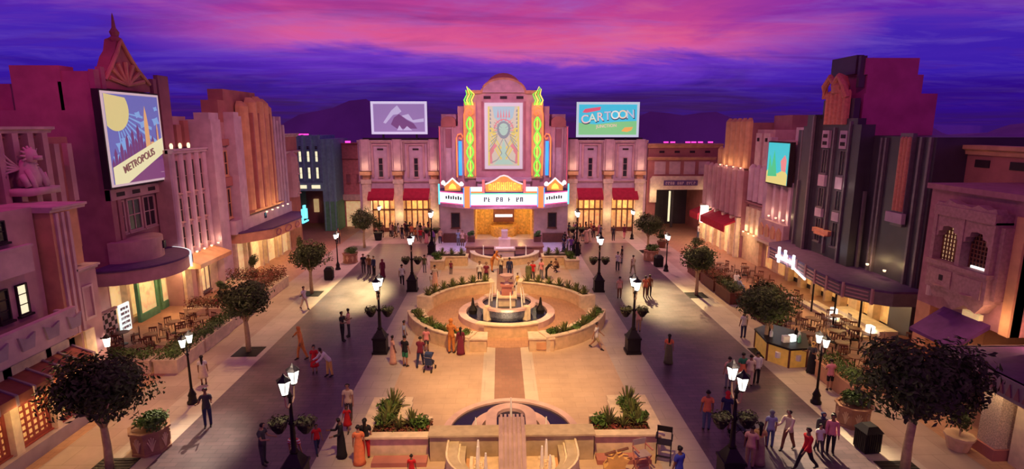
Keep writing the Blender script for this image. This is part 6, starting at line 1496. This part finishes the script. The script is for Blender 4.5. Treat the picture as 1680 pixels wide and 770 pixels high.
def person(x, y, rz, label, pose='stand', top='white', bot='black', H=1.72, kind='trousers', sleeve=.5, hair='short', skin=0, z=0, head=None, group=None):
    geo = body_geo(pose, POSES[pose]); me, cls, inf = geo; sk = (M_skin, M_skin2)[skin]
    t = slotobj(me, 'person', sk, None); t.location = (x, y, z); t.rotation_euler = (0, 0, rz); k = H/1.72; t.scale = (k, k, k); tag(t, label, 'person', group)
    cm = lambda c: stripe if c == 'stripe' else cloth(c, CL[c])
    long = sleeve >= 1
    def ttop(c, u, p):
        if c == 'torso': return p.z < inf['hd0'].z-.12 or pose in ('bend',)
        if c == 'hip': return True
        if c == 'uparm': return u < sleeve*1.15 or long
        if c == 'forearm': return long and u < .85
        if c == 'thigh': return u < .12
        return False
    slotobj(shell(geo, pose, ttop, .017, 'top%s' % sleeve), 'top', cm(top), t)
    lim = {'trousers': 9, 'shorts': .8, 'skirt': .3, 'dress': .3, 'robe': .2}[kind]
    def tb(c, u, p):
        if c == 'torso': return p.z < inf['pel'].z+.10
        if c == 'hip': return True
        if c == 'thigh': return u < lim
        if c == 'shin': return lim > 1 and u < .93
        return False
    if kind in ('trousers', 'shorts'): slotobj(shell(geo, pose, tb, .014, kind), kind, cm(bot), t)
    else:
        hem = {'skirt': .45, 'dress': .42, 'robe': .05}[kind]; key = ('K', pose, kind)
        if key not in GEO:
            mb = MB(); P = inf['wa']; n = 14; rows = []; st = [(P.z+.05, .135, .105), (P.z-.12, .16, .125), (P.z-.3, .19, .15), (hem+.15, .23, .19), (hem, .26, .22)]
            for (zz, a, b) in st: rows.append([mb.bm.verts.new((a*(1+.04*math.sin(5*q_))*math.cos(q_), P.y+b*(1+.05*math.sin(4*q_))*math.sin(q_), zz)) for q_ in [2*PI*i/n for i in range(n)]])
            for r0, r1 in zip(rows, rows[1:]):
                for i in range(n): mb.face([r0[i], r0[(i+1) % n], r1[(i+1) % n], r1[i]])
            mb.face(rows[-1]); bmesh.ops.recalc_face_normals(mb.bm, faces=mb.bm.faces); m2 = bpy.data.meshes.new(kind); mb.bm.to_mesh(m2); mb.bm.free(); m2.shade_smooth(); GEO[key] = m2
        slotobj(GEO[key], kind if kind != 'robe' else 'long_skirt', cm(bot), t)
    for s in (-1, 1): slotobj(shell(geo, pose, lambda c, u, p: p.x*s > 0 and (c == 'foot' or (c == 'shin' and u > .9)), .008, 'shoe%d' % s), 'shoe', M_shoe, t)
    hh = inf['hd']; h0 = inf['hd0']
    def th(c, u, p): return c == 'head' and (p-hh).z > -.075 and ((p-hh).y > -.035 or (p-hh).z > .035)
    hm = M_hair if head is None else cm(head)
    slotobj(shell(geo, pose, th if head is None else (lambda c, u, p: c in ('head', 'neck') and ((p-hh).y > -.05 or (p-hh).z > .03 or c == 'neck')), .016 if head is None else .024, 'hair' if head is None else 'scarf'), 'hair' if head is None else 'headscarf', hm, t)
    if hair == 'long':
        key = ('L', pose)
        if key not in GEO:
            mb = MB(); mb.tube([(hh.x, hh.y+.03, hh.z+.04), (hh.x, hh.y+.085, hh.z-.05), (hh.x, hh.y+.10, hh.z-.18), (hh.x, hh.y+.11, hh.z-.32), (hh.x, hh.y+.10, hh.z-.42)], .085, 8, .035)
            bmesh.ops.recalc_face_normals(mb.bm, faces=mb.bm.faces); m2 = bpy.data.meshes.new('long_hair'); mb.bm.to_mesh(m2); mb.bm.free(); m2.shade_smooth(); GEO[key] = m2
        slotobj(GEO[key], 'long_hair', M_hair, t)
    return t
def stroller(x, y, rz, lb, c):
    t = thing('stroller', (0, 0, 0), lb, 'stroller')
    for sx in (-1, 1):
        MB().tube([(sx*.2, -.3, .1), (sx*.2, .15, .65), (sx*.2, .45, 1.0)], .014, 5).tube([(sx*.2, .3, .1), (sx*.2, -.05, .5)], .014, 5).build('frame_tube', M_iron, t)
        for yy in (-.3, .3): MB().use(lambda u, o, z, sx=sx: (sx*.2+o, u, z)).pro([(yy+.1*math.cos(a*PI/6), .1+.1*math.sin(a*PI/6)) for a in range(12)], -.02, .02).build('wheel', M_iron, t)
    MB().tube([(-.2, .45, 1.0), (.2, .45, 1.0)], .016, 5).build('handle', M_iron, t)
    MB().hexa([(-.18, -.25, .4), (.18, -.25, .4), (.18, .2, .35), (-.18, .2, .35)], [(-.18, -.2, .5), (.18, -.2, .5), (.18, .28, .8), (-.18, .28, .8)]).build('seat', c, t)
    MB().use(lambda u, o, z: (o, u, z)).pro([(.25, .8), (.2, 1.0), (.02, 1.05), (-.15, .95), (-.02, .9)], -.2, .2).build('hood', c, t)
    t.location = (x, y, 0); t.rotation_euler = (0, 0, rz); return t
PEOPLE = [
 (-9.33, 19.42, 75, 'man in dark grey shirt and trousers looking at a phone, left street near the lamp', dict(pose='phone',top='charcoal',bot='charcoal')),
 (-7.90, 18.78, 170, 'person in a red and white striped shirt and pale trousers beside the near left lamp', dict(top='stripe',bot='grey')),
 (-7.57, 20.19, 30, 'small child in red shirt and blue jeans walking, left edge of the plaza', dict(pose='walk',top='red',bot='navy',H=1.25)),
 (-12.80, 22.21, 20, 'man in black shirt and dark jeans holding something to his chest, left street kerb', dict(pose='hold',top='charcoal',bot='navy',H=1.76)),
 (-14.98, 26.15, 200, 'long-haired woman in a pale top beside the slim left lamp', dict(top='white',bot='cream',hair='long',kind='skirt',H=1.55)),
 (-6.97, 22.59, 0, 'man in pale yellow shirt walking behind a child in red, left plaza edge', dict(top='cream',bot='charcoal')),
 (-6.79, 21.69, 0, 'little girl in an orange-red dress walking before the man in yellow', dict(pose='walk2',top='red',bot='red',kind='dress',H=1.2)),
 (-6.53, 19.84, -60, 'woman in a long black dress holding up a phone, left plaza edge', dict(pose='phone',top='black',bot='black',kind='robe',sleeve=1,H=1.66)),
 (-5.73, 19.34, 190, 'woman in a long coral dress in the foreground, left of the corner planter', dict(top='orange',bot='orange',kind='robe',H=1.6)),
 (-5.57, 19.73, 185, 'dark-haired person in black beside the woman in the coral dress', dict(top='black',bot='red',kind='trousers',H=1.66,hair='long')),
 (-3.59, 18.19, 180, 'small child in a red shirt at the bottom edge, before the left corner planter', dict(top='red',bot='charcoal',H=1.1)),
 (-9.73, 31.80, 80, 'man in black with folded arms in the light pool on the left street', dict(pose='hold',top='black',bot='black',H=1.85)),
 (-9.55, 32.49, -80, 'person in pale pink top standing close to the man in black on the left street', dict(pose='hold',top='peach',bot='charcoal',H=1.8)),
 (-11.23, 29.17, -60, 'performer in orange-brown costume with arms spread wide, left street', dict(pose='spread',top='rust',bot='rust',sleeve=1,H=1.95,head='rust')),
 (-9.98, 27.44, 10, 'long-haired girl in a bright red dress, left street', dict(top='red',bot='red',kind='dress',hair='long',H=1.5)),
 (-9.13, 26.99, -50, 'bending man in white shirt and yellow trousers, left street', dict(pose='bend',top='white',bot='yellow',sleeve=1,H=1.8)),
 (-13.99, 37.77, 60, 'person in white top and pale trousers walking on the left pavement', dict(pose='walk2',top='white',bot='cream',H=1.72)),
 (-12.24, 47.66, 20, 'man in black at the left of a group on the left street', dict(top='black',bot='charcoal')),
 (-11.67, 47.24, -20, 'woman in brown top in the middle of a group on the left street', dict(top='brown',bot='charcoal')),
 (-11.16, 46.83, -40, 'man in dark blue jacket in a group on the left street', dict(top='navy',bot='black',sleeve=1)),
 (-10.27, 46.02, 200, 'woman in a dark red long dress at the right end of the left street group', dict(top='maroon',bot='maroon',kind='robe',sleeve=1,head='maroon',H=1.62)),
 (-8.26, 43.76, 190, 'man in white shirt and black trousers left of the plaza lamp', dict(pose='walk2',top='white',bot='black',H=1.75)),
 (-6.96, 47.55, 170, 'slim person in grey-green clothes on the plaza behind the left lamp', dict(top='olive',bot='grey',H=1.62)),
 (-5.59, 43.35, 180, 'woman in a pale long dress walking behind the left ring planter', dict(top='cream',bot='peach',kind='robe',H=1.75)),
 (-4.65, 47.09, 0, 'small child in dark clothes before the rear left planter', dict(top='maroon',bot='charcoal',H=1.2)),
 (-2.11, 44.71, 0, 'person in white top and black trousers behind the ring, left of the fountain', dict(top='white',bot='black')),
 (-1.55, 44.33, 0, 'person in dark red top and black trousers beside the one in white', dict(top='maroon',bot='black')),
 (-1.10, 47.84, 60, 'tall performer in orange-brown costume bowing behind the fountain', dict(pose='bend',top='rust',bot='rust',sleeve=1,H=2.1,head='rust')),
 (-0.36, 47.00, -30, 'person in cream top behind the fountain', dict(top='cream',bot='charcoal')),
 (0.35, 45.41, 180, 'tall man in navy standing behind the fountain', dict(top='navy',bot='navy',sleeve=1,H=1.85)),
 (0.92, 42.53, 60, 'child in yellow top and dark leggings running behind the fountain', dict(pose='walk',top='yellow',bot='charcoal',H=1.35)),
 (2.23, 44.62, 0, 'person in bright red shirt behind the right ring planter', dict(top='red',bot='charcoal',H=1.75)),
 (1.87, 44.26, 0, 'woman in olive long dress beside the person in red, behind the ring', dict(top='olive',bot='olive',kind='robe',sleeve=1)),
 (2.99, 45.35, -40, 'person in pink top behind the right ring planter', dict(top='pink',bot='grey')),
 (3.44, 45.35, 70, 'man in black bending over behind the right ring planter', dict(pose='bend',top='black',bot='black')),
 (4.58, 47.51, -60, 'person in dark clothes crouching by the rear right planter', dict(pose='crouch',top='brown',bot='black')),
 (5.03, 30.28, 70, 'man in white top and khaki shorts striding right of the round fountain', dict(pose='walk',top='white',bot='khaki',kind='shorts',H=1.68)),
 (8.55, 28.19, 160, 'woman in orange top and green dress on the right street', dict(top='orange',bot='olive',kind='robe',hair='long',H=1.68)),
 (-6.17, 28.50, 120, 'woman in a pale pink long dress left of the green-shorted man', dict(top='peach',bot='peach',kind='robe',H=1.6)),
 (-5.45, 28.10, 150, 'man in black shirt and green shorts left of the fountain ring', dict(top='black',bot='green',kind='shorts',H=1.76)),
 (-4.65, 28.08, 170, 'man in maroon shirt and navy trousers pushing a stroller', dict(pose='push',top='maroon',bot='navy',H=1.7)),
 (-4.59, 30.13, 180, 'child in pinkish shirt and dark shorts leaning at the left ring planter', dict(top='pink',bot='charcoal',kind='shorts',H=1.45)),
 (-3.16, 29.84, 160, 'tall performer in an orange-brown costume in front of the left ring planter', dict(pose='hold',top='rust',bot='rust',sleeve=1,H=2.05,head='rust')),
 (-2.63, 29.66, 190, 'woman in a dark maroon long dress beside the performer in orange-brown', dict(top='maroon',bot='maroon',kind='robe',sleeve=1,hair='long',H=1.6)),
 (-5.90, 30.60, 90, 'person in grey top half hidden behind the man in black, left of the ring', dict(top='lightblue',bot='grey',H=1.7)),
 (8.16, 21.47, 170, 'man in orange shirt and blue jeans left of the near right lamp', dict(top='orange',bot='denim',H=1.8)),
 (8.98, 21.46, 150, 'person in dark shorts and red cap behind the near right lamp', dict(top='navy',bot='black',kind='shorts',H=1.75,head='red')),
 (10.58, 25.22, 180, 'man in pale pink shirt on the right street behind the near lamp', dict(top='peach',bot='grey',H=1.65)),
 (11.40, 25.59, 185, 'woman in green top walking on the right street', dict(top='green',bot='orange',kind='robe',H=1.7)),
 (11.73, 25.45, 170, 'person in cream clothes between the woman in green and the one in white', dict(top='cream',bot='cream',H=1.65)),
 (12.17, 25.71, 180, 'person in white shirt and black trousers below the yellow kiosk', dict(top='white',bot='black',sleeve=1,H=1.7)),
 (14.13, 31.79, 180, 'man in grey-white shirt and dark jeans on the pavement beside the right street tree', dict(top='white',bot='navy',H=1.68)),
 (8.82, 18.80, 150, 'man in pale pink shirt and tan trousers, near right street', dict(top='peach',bot='tan',H=1.74)),
 (9.24, 19.02, 160, 'long-haired woman in a yellow-brown dress beside the man in tan trousers', dict(top='yellow',bot='khaki',kind='robe',hair='long',H=1.72)),
 (10.19, 20.11, 170, 'person in grey-blue clothes and cap, right street', dict(top='lightblue',bot='denim',H=1.62,head='grey')),
 (10.83, 19.97, -60, 'woman in cream top and brown trousers pushing a stroller', dict(pose='push',top='cream',bot='brown',sleeve=1,H=1.75)),
 (10.86, 18.68, -80, 'man in red shirt and black trousers striding, near right street', dict(pose='walk',top='red',bot='black',sleeve=1,H=1.76)),
 (11.89, 19.65, -10, 'small child in white shirt beside the man in red', dict(pose='walk2',top='white',bot='charcoal',H=1.3)),
 (12.12, 19.94, -10, 'woman in dark headscarf behind the small child in white', dict(top='charcoal',bot='charcoal',sleeve=1,head='navy',H=1.6)),
 (12.36, 19.68, -20, 'long-haired woman in pink top and black leggings, right street kerb', dict(top='pink',bot='black',hair='long',sleeve=1,H=1.66)),
 (15.37, 24.92, 170, 'woman in pink top and black shorts beside the near right slim lamp', dict(pose='phone',top='pink',bot='black',kind='shorts',H=1.62)),
 (5.74, 17.51, -150, 'man in blue shirt at the bottom edge, right of the folding chairs', dict(top='blue',bot='navy',H=1.72)),
 (8.35, 39.83, 180, 'person in peach shirt and brown trousers on the right street behind the lamp', dict(top='peach',bot='brown',H=1.68)),
 (10.96, 46.76, 190, 'person in yellow top and khaki trousers, far along the right street', dict(pose='walk2',top='cream',bot='khaki')),
 (9.90, 48.03, 150, 'person in white top and dark trousers carrying a bag, far right street', dict(pose='hold',top='white',bot='black')),
 (10.85, 50.72, -90, 'person in black top beside the one in white, far right street', dict(top='black',bot='grey',H=1.65)),
 (13.57, 62.19, 180, 'distant person in dark red with pink trousers, end of the right street', dict(pose='walk',top='maroon',bot='pink',H=1.75)),
 (8.09, 32.94, 180, 'person in peach shirt just behind the right plaza lamp', dict(top='peach',bot='tan',H=1.66)),
 (10.32, 40.09, 160, 'person in orange shirt walking past the right plaza lamp', dict(top='orange',bot='brown',H=1.65)),
 (10.71, 40.39, 160, 'person in dark brown beside the one in orange', dict(top='brown',bot='charcoal',H=1.66)),
 (15.56, 26.90, -60, 'attendant in black apron standing at the dark end of the yellow kiosk', dict(pose='hold',top='charcoal',bot='black',kind='robe',H=1.7,head='yellow')),
 (16.54, 27.79, 80, 'long-haired woman in white by the twin lantern of the near right slim lamp', dict(top='white',bot='khaki',hair='long',H=1.66)),
 (-6.92, 59.94, 180, 'person in navy on the blue-lit forecourt left of the theatre steps', dict(top='peach',bot='navy')),
 (-5.88, 43.36, 175, 'child in white walking beside the woman in the pale long dress', dict(top='white',bot='cream',H=1.1)),
 (12.13, 61.19, 0, 'person in dark clothes standing by the far right awning', dict(top='charcoal',bot='charcoal')),
 (-17.87, 60.17, 20, 'person in brown far off by the teal building', dict(top='brown',bot='charcoal')),
 (-7.55, 59.63, 0, "person in violet before the theatre's left side wall", dict(top='violet',bot='charcoal')),
 (-4.88, 58.94, 0, 'person in light blue beside the theatre entrance, left', dict(top='lightblue',bot='grey')),
 (-4.40, 58.62, 0, 'person in peach beside the theatre entrance, left', dict(top='peach',bot='brown')),
 (21.90, 62.02, 90, 'person in white near the red awning shop', dict(top='white',bot='denim')),
 (18.78, 54.09, 90, 'person in brown walking by the far wooden planter box', dict(top='brown',bot='charcoal')),
]
CROWD = [
 (-12.97, 63.84, 129, 'person in peach in the crowd outside the left awning shops', 'crowd outside the left awning shops', 'peach', 'charcoal', 'trousers', 1.67),
 (-12.35, 63.45, -48, 'person in olive in the crowd outside the left awning shops', 'crowd outside the left awning shops', 'olive', 'brown', 'trousers', 1.69),
 (-12.06, 63.79, 101, 'person in white in the crowd outside the left awning shops', 'crowd outside the left awning shops', 'white', 'grey', 'shorts', 1.67),
 (-11.47, 62.73, 145, 'person in black in the crowd outside the left awning shops', 'crowd outside the left awning shops', 'black', 'navy', 'trousers', 1.59),
 (-11.41, 64.53, 163, 'person in maroon in the crowd outside the left awning shops', 'crowd outside the left awning shops', 'maroon', 'black', 'shorts', 1.74),
 (-11.10, 63.76, -165, 'person in black in the crowd outside the left awning shops', 'crowd outside the left awning shops', 'black', 'charcoal', 'trousers', 1.76),
 (-10.37, 62.70, 22, 'person in orange in the crowd outside the left awning shops', 'crowd outside the left awning shops', 'orange', 'brown', 'shorts', 1.73),
 (-9.75, 61.32, -131, 'person in rust in the crowd outside the left awning shops', 'crowd outside the left awning shops', 'rust', 'charcoal', 'trousers', 1.56),
 (-9.88, 64.09, 140, 'person in cream in the crowd outside the left awning shops', 'crowd outside the left awning shops', 'cream', 'cream', 'robe', 1.76),
 (-9.12, 60.64, -1, 'person in red in the crowd outside the left awning shops', 'crowd outside the left awning shops', 'red', 'grey', 'shorts', 1.68),
 (-8.99, 62.67, 169, 'person in peach in the crowd outside the left awning shops', 'crowd outside the left awning shops', 'peach', 'charcoal', 'trousers', 1.78),
 (-8.37, 59.97, 163, 'person in pink in the crowd outside the left awning shops', 'crowd outside the left awning shops', 'pink', 'pink', 'robe', 1.72),
 (-8.71, 64.30, 112, 'person in maroon in the crowd outside the left awning shops', 'crowd outside the left awning shops', 'maroon', 'maroon', 'robe', 1.69),
 (-12.82, 64.31, -44, 'person in maroon in the crowd outside the left awning shops', 'crowd outside the left awning shops', 'maroon', 'grey', 'trousers', 1.62),
 (-13.86, 63.66, -4, 'person in brown in the crowd outside the left awning shops', 'crowd outside the left awning shops', 'brown', 'black', 'shorts', 1.75),
 (-14.66, 64.01, -30, 'person in peach in the crowd outside the left awning shops', 'crowd outside the left awning shops', 'peach', 'black', 'trousers', 1.66),
 (-10.76, 64.02, 129, 'person in brown in the crowd outside the left awning shops', 'crowd outside the left awning shops', 'brown', 'black', 'trousers', 1.70),
 (-9.52, 63.64, -38, 'person in black in the crowd outside the left awning shops', 'crowd outside the left awning shops', 'black', 'black', 'robe', 1.68),
 (6.28, 62.35, -141, 'person in black in the crowd outside the right awning shops', 'crowd outside the right awning shops', 'black', 'black', 'robe', 1.58),
 (6.73, 62.69, -31, 'person in maroon in the crowd outside the right awning shops', 'crowd outside the right awning shops', 'maroon', 'brown', 'trousers', 1.70),
 (6.93, 61.99, -20, 'person in red in the crowd outside the right awning shops', 'crowd outside the right awning shops', 'red', 'charcoal', 'trousers', 1.64),
 (7.40, 63.03, 55, 'person in navy in the crowd outside the right awning shops', 'crowd outside the right awning shops', 'navy', 'brown', 'shorts', 1.77),
 (8.07, 63.99, 79, 'person in pink in the crowd outside the right awning shops', 'crowd outside the right awning shops', 'pink', 'grey', 'trousers', 1.62),
 (7.89, 60.94, 43, 'person in olive in the crowd outside the right awning shops', 'crowd outside the right awning shops', 'olive', 'charcoal', 'trousers', 1.79),
 (7.89, 59.95, 32, 'person in cream in the crowd outside the right awning shops', 'crowd outside the right awning shops', 'cream', 'cream', 'robe', 1.80),
 (8.70, 60.92, 121, 'person in peach in the crowd outside the right awning shops', 'crowd outside the right awning shops', 'peach', 'grey', 'shorts', 1.71),
 (8.95, 59.93, 0, 'person in peach in the crowd outside the right awning shops', 'crowd outside the right awning shops', 'peach', 'peach', 'robe', 1.72),
 (9.38, 60.58, -169, 'person in cream in the crowd outside the right awning shops', 'crowd outside the right awning shops', 'cream', 'cream', 'robe', 1.70),
 (10.25, 62.97, -52, 'person in maroon in the crowd outside the right awning shops', 'crowd outside the right awning shops', 'maroon', 'charcoal', 'trousers', 1.71),
 (11.04, 63.90, 6, 'person in pink in the crowd outside the right awning shops', 'crowd outside the right awning shops', 'pink', 'pink', 'robe', 1.60),
 (8.37, 64.36, 13, 'person in violet in the crowd outside the right awning shops', 'crowd outside the right awning shops', 'violet', 'violet', 'robe', 1.58),
 (9.57, 64.41, 76, 'person in brown in the crowd outside the right awning shops', 'crowd outside the right awning shops', 'brown', 'charcoal', 'trousers', 1.61),
 (10.18, 64.40, -85, 'person in orange in the crowd outside the right awning shops', 'crowd outside the right awning shops', 'orange', 'charcoal', 'trousers', 1.72),
 (10.89, 62.25, 127, 'person in grey in the crowd outside the right awning shops', 'crowd outside the right awning shops', 'grey', 'black', 'trousers', 1.63),
 (8.82, 63.73, -94, 'person in red in the crowd outside the right awning shops', 'crowd outside the right awning shops', 'red', 'brown', 'trousers', 1.57),
 (6.00, 56.02, 50, 'person in navy gathered at the rear right planter of the plaza', 'people at the rear right planter', 'navy', 'grey', 'trousers', 1.62),
 (6.36, 55.45, -83, 'person in light blue gathered at the rear right planter of the plaza', 'people at the rear right planter', 'lightblue', 'grey', 'trousers', 1.63),
 (6.66, 54.89, -6, 'person in violet gathered at the rear right planter of the plaza', 'people at the rear right planter', 'violet', 'charcoal', 'trousers', 1.75),
 (6.00, 55.43, -114, 'person in navy gathered at the rear right planter of the plaza', 'people at the rear right planter', 'navy', 'navy', 'robe', 1.66),
 (7.13, 53.80, -3, 'person in black gathered at the rear right planter of the plaza', 'people at the rear right planter', 'black', 'black', 'robe', 1.71),
 (6.39, 58.39, 31, 'person in black gathered at the rear right planter of the plaza', 'people at the rear right planter', 'black', 'black', 'shorts', 1.59),
 (7.28, 57.76, -67, 'person in black gathered at the rear right planter of the plaza', 'people at the rear right planter', 'black', 'grey', 'shorts', 1.56),
]
for x, y, f, lb, kw in PEOPLE:
    person(x, y, math.radians(f), lb, skin=int(x*10+y*7) % 2, **kw)
for x, y, f, lb, gr, c, b, k, H in CROWD:
    person(x, y, math.radians(f), lb, top=c, bot=b, kind=k, H=H, pose=('stand', 'stand2', 'walk2', 'phone')[int(x*10+y*3) % 4], skin=int(y*9) % 2, group=gr, hair='long' if int(x*7) % 3 == 0 else 'short')
stroller(-4.1, 27.6, 2.9, 'dark blue stroller with orange bag in front of the man in maroon', mat('stroller_navy', (.03, .05, .14), .7))
stroller(9.3, 20.9, 1.3, 'dark stroller pushed by the woman in cream, near right street', mat('stroller_grey', (.08, .09, .12), .7))
for i, (x, y, f, c, w) in enumerate([(17.62, 40.8, 1.57, 'lightblue', 'light blue'), (17.45, 38.6, 1.4, 'violet', 'violet'), (19.05, 38.9, -1.5, 'grey', 'grey'), (18.1, 42.5, 0.1, 'white', 'white')]):
    t = person(x, y, f, 'seated person in %s at the café behind the wooden planter boxes' % w, pose='sit', top=c, bot='navy', skin=i % 2, sleeve=1)
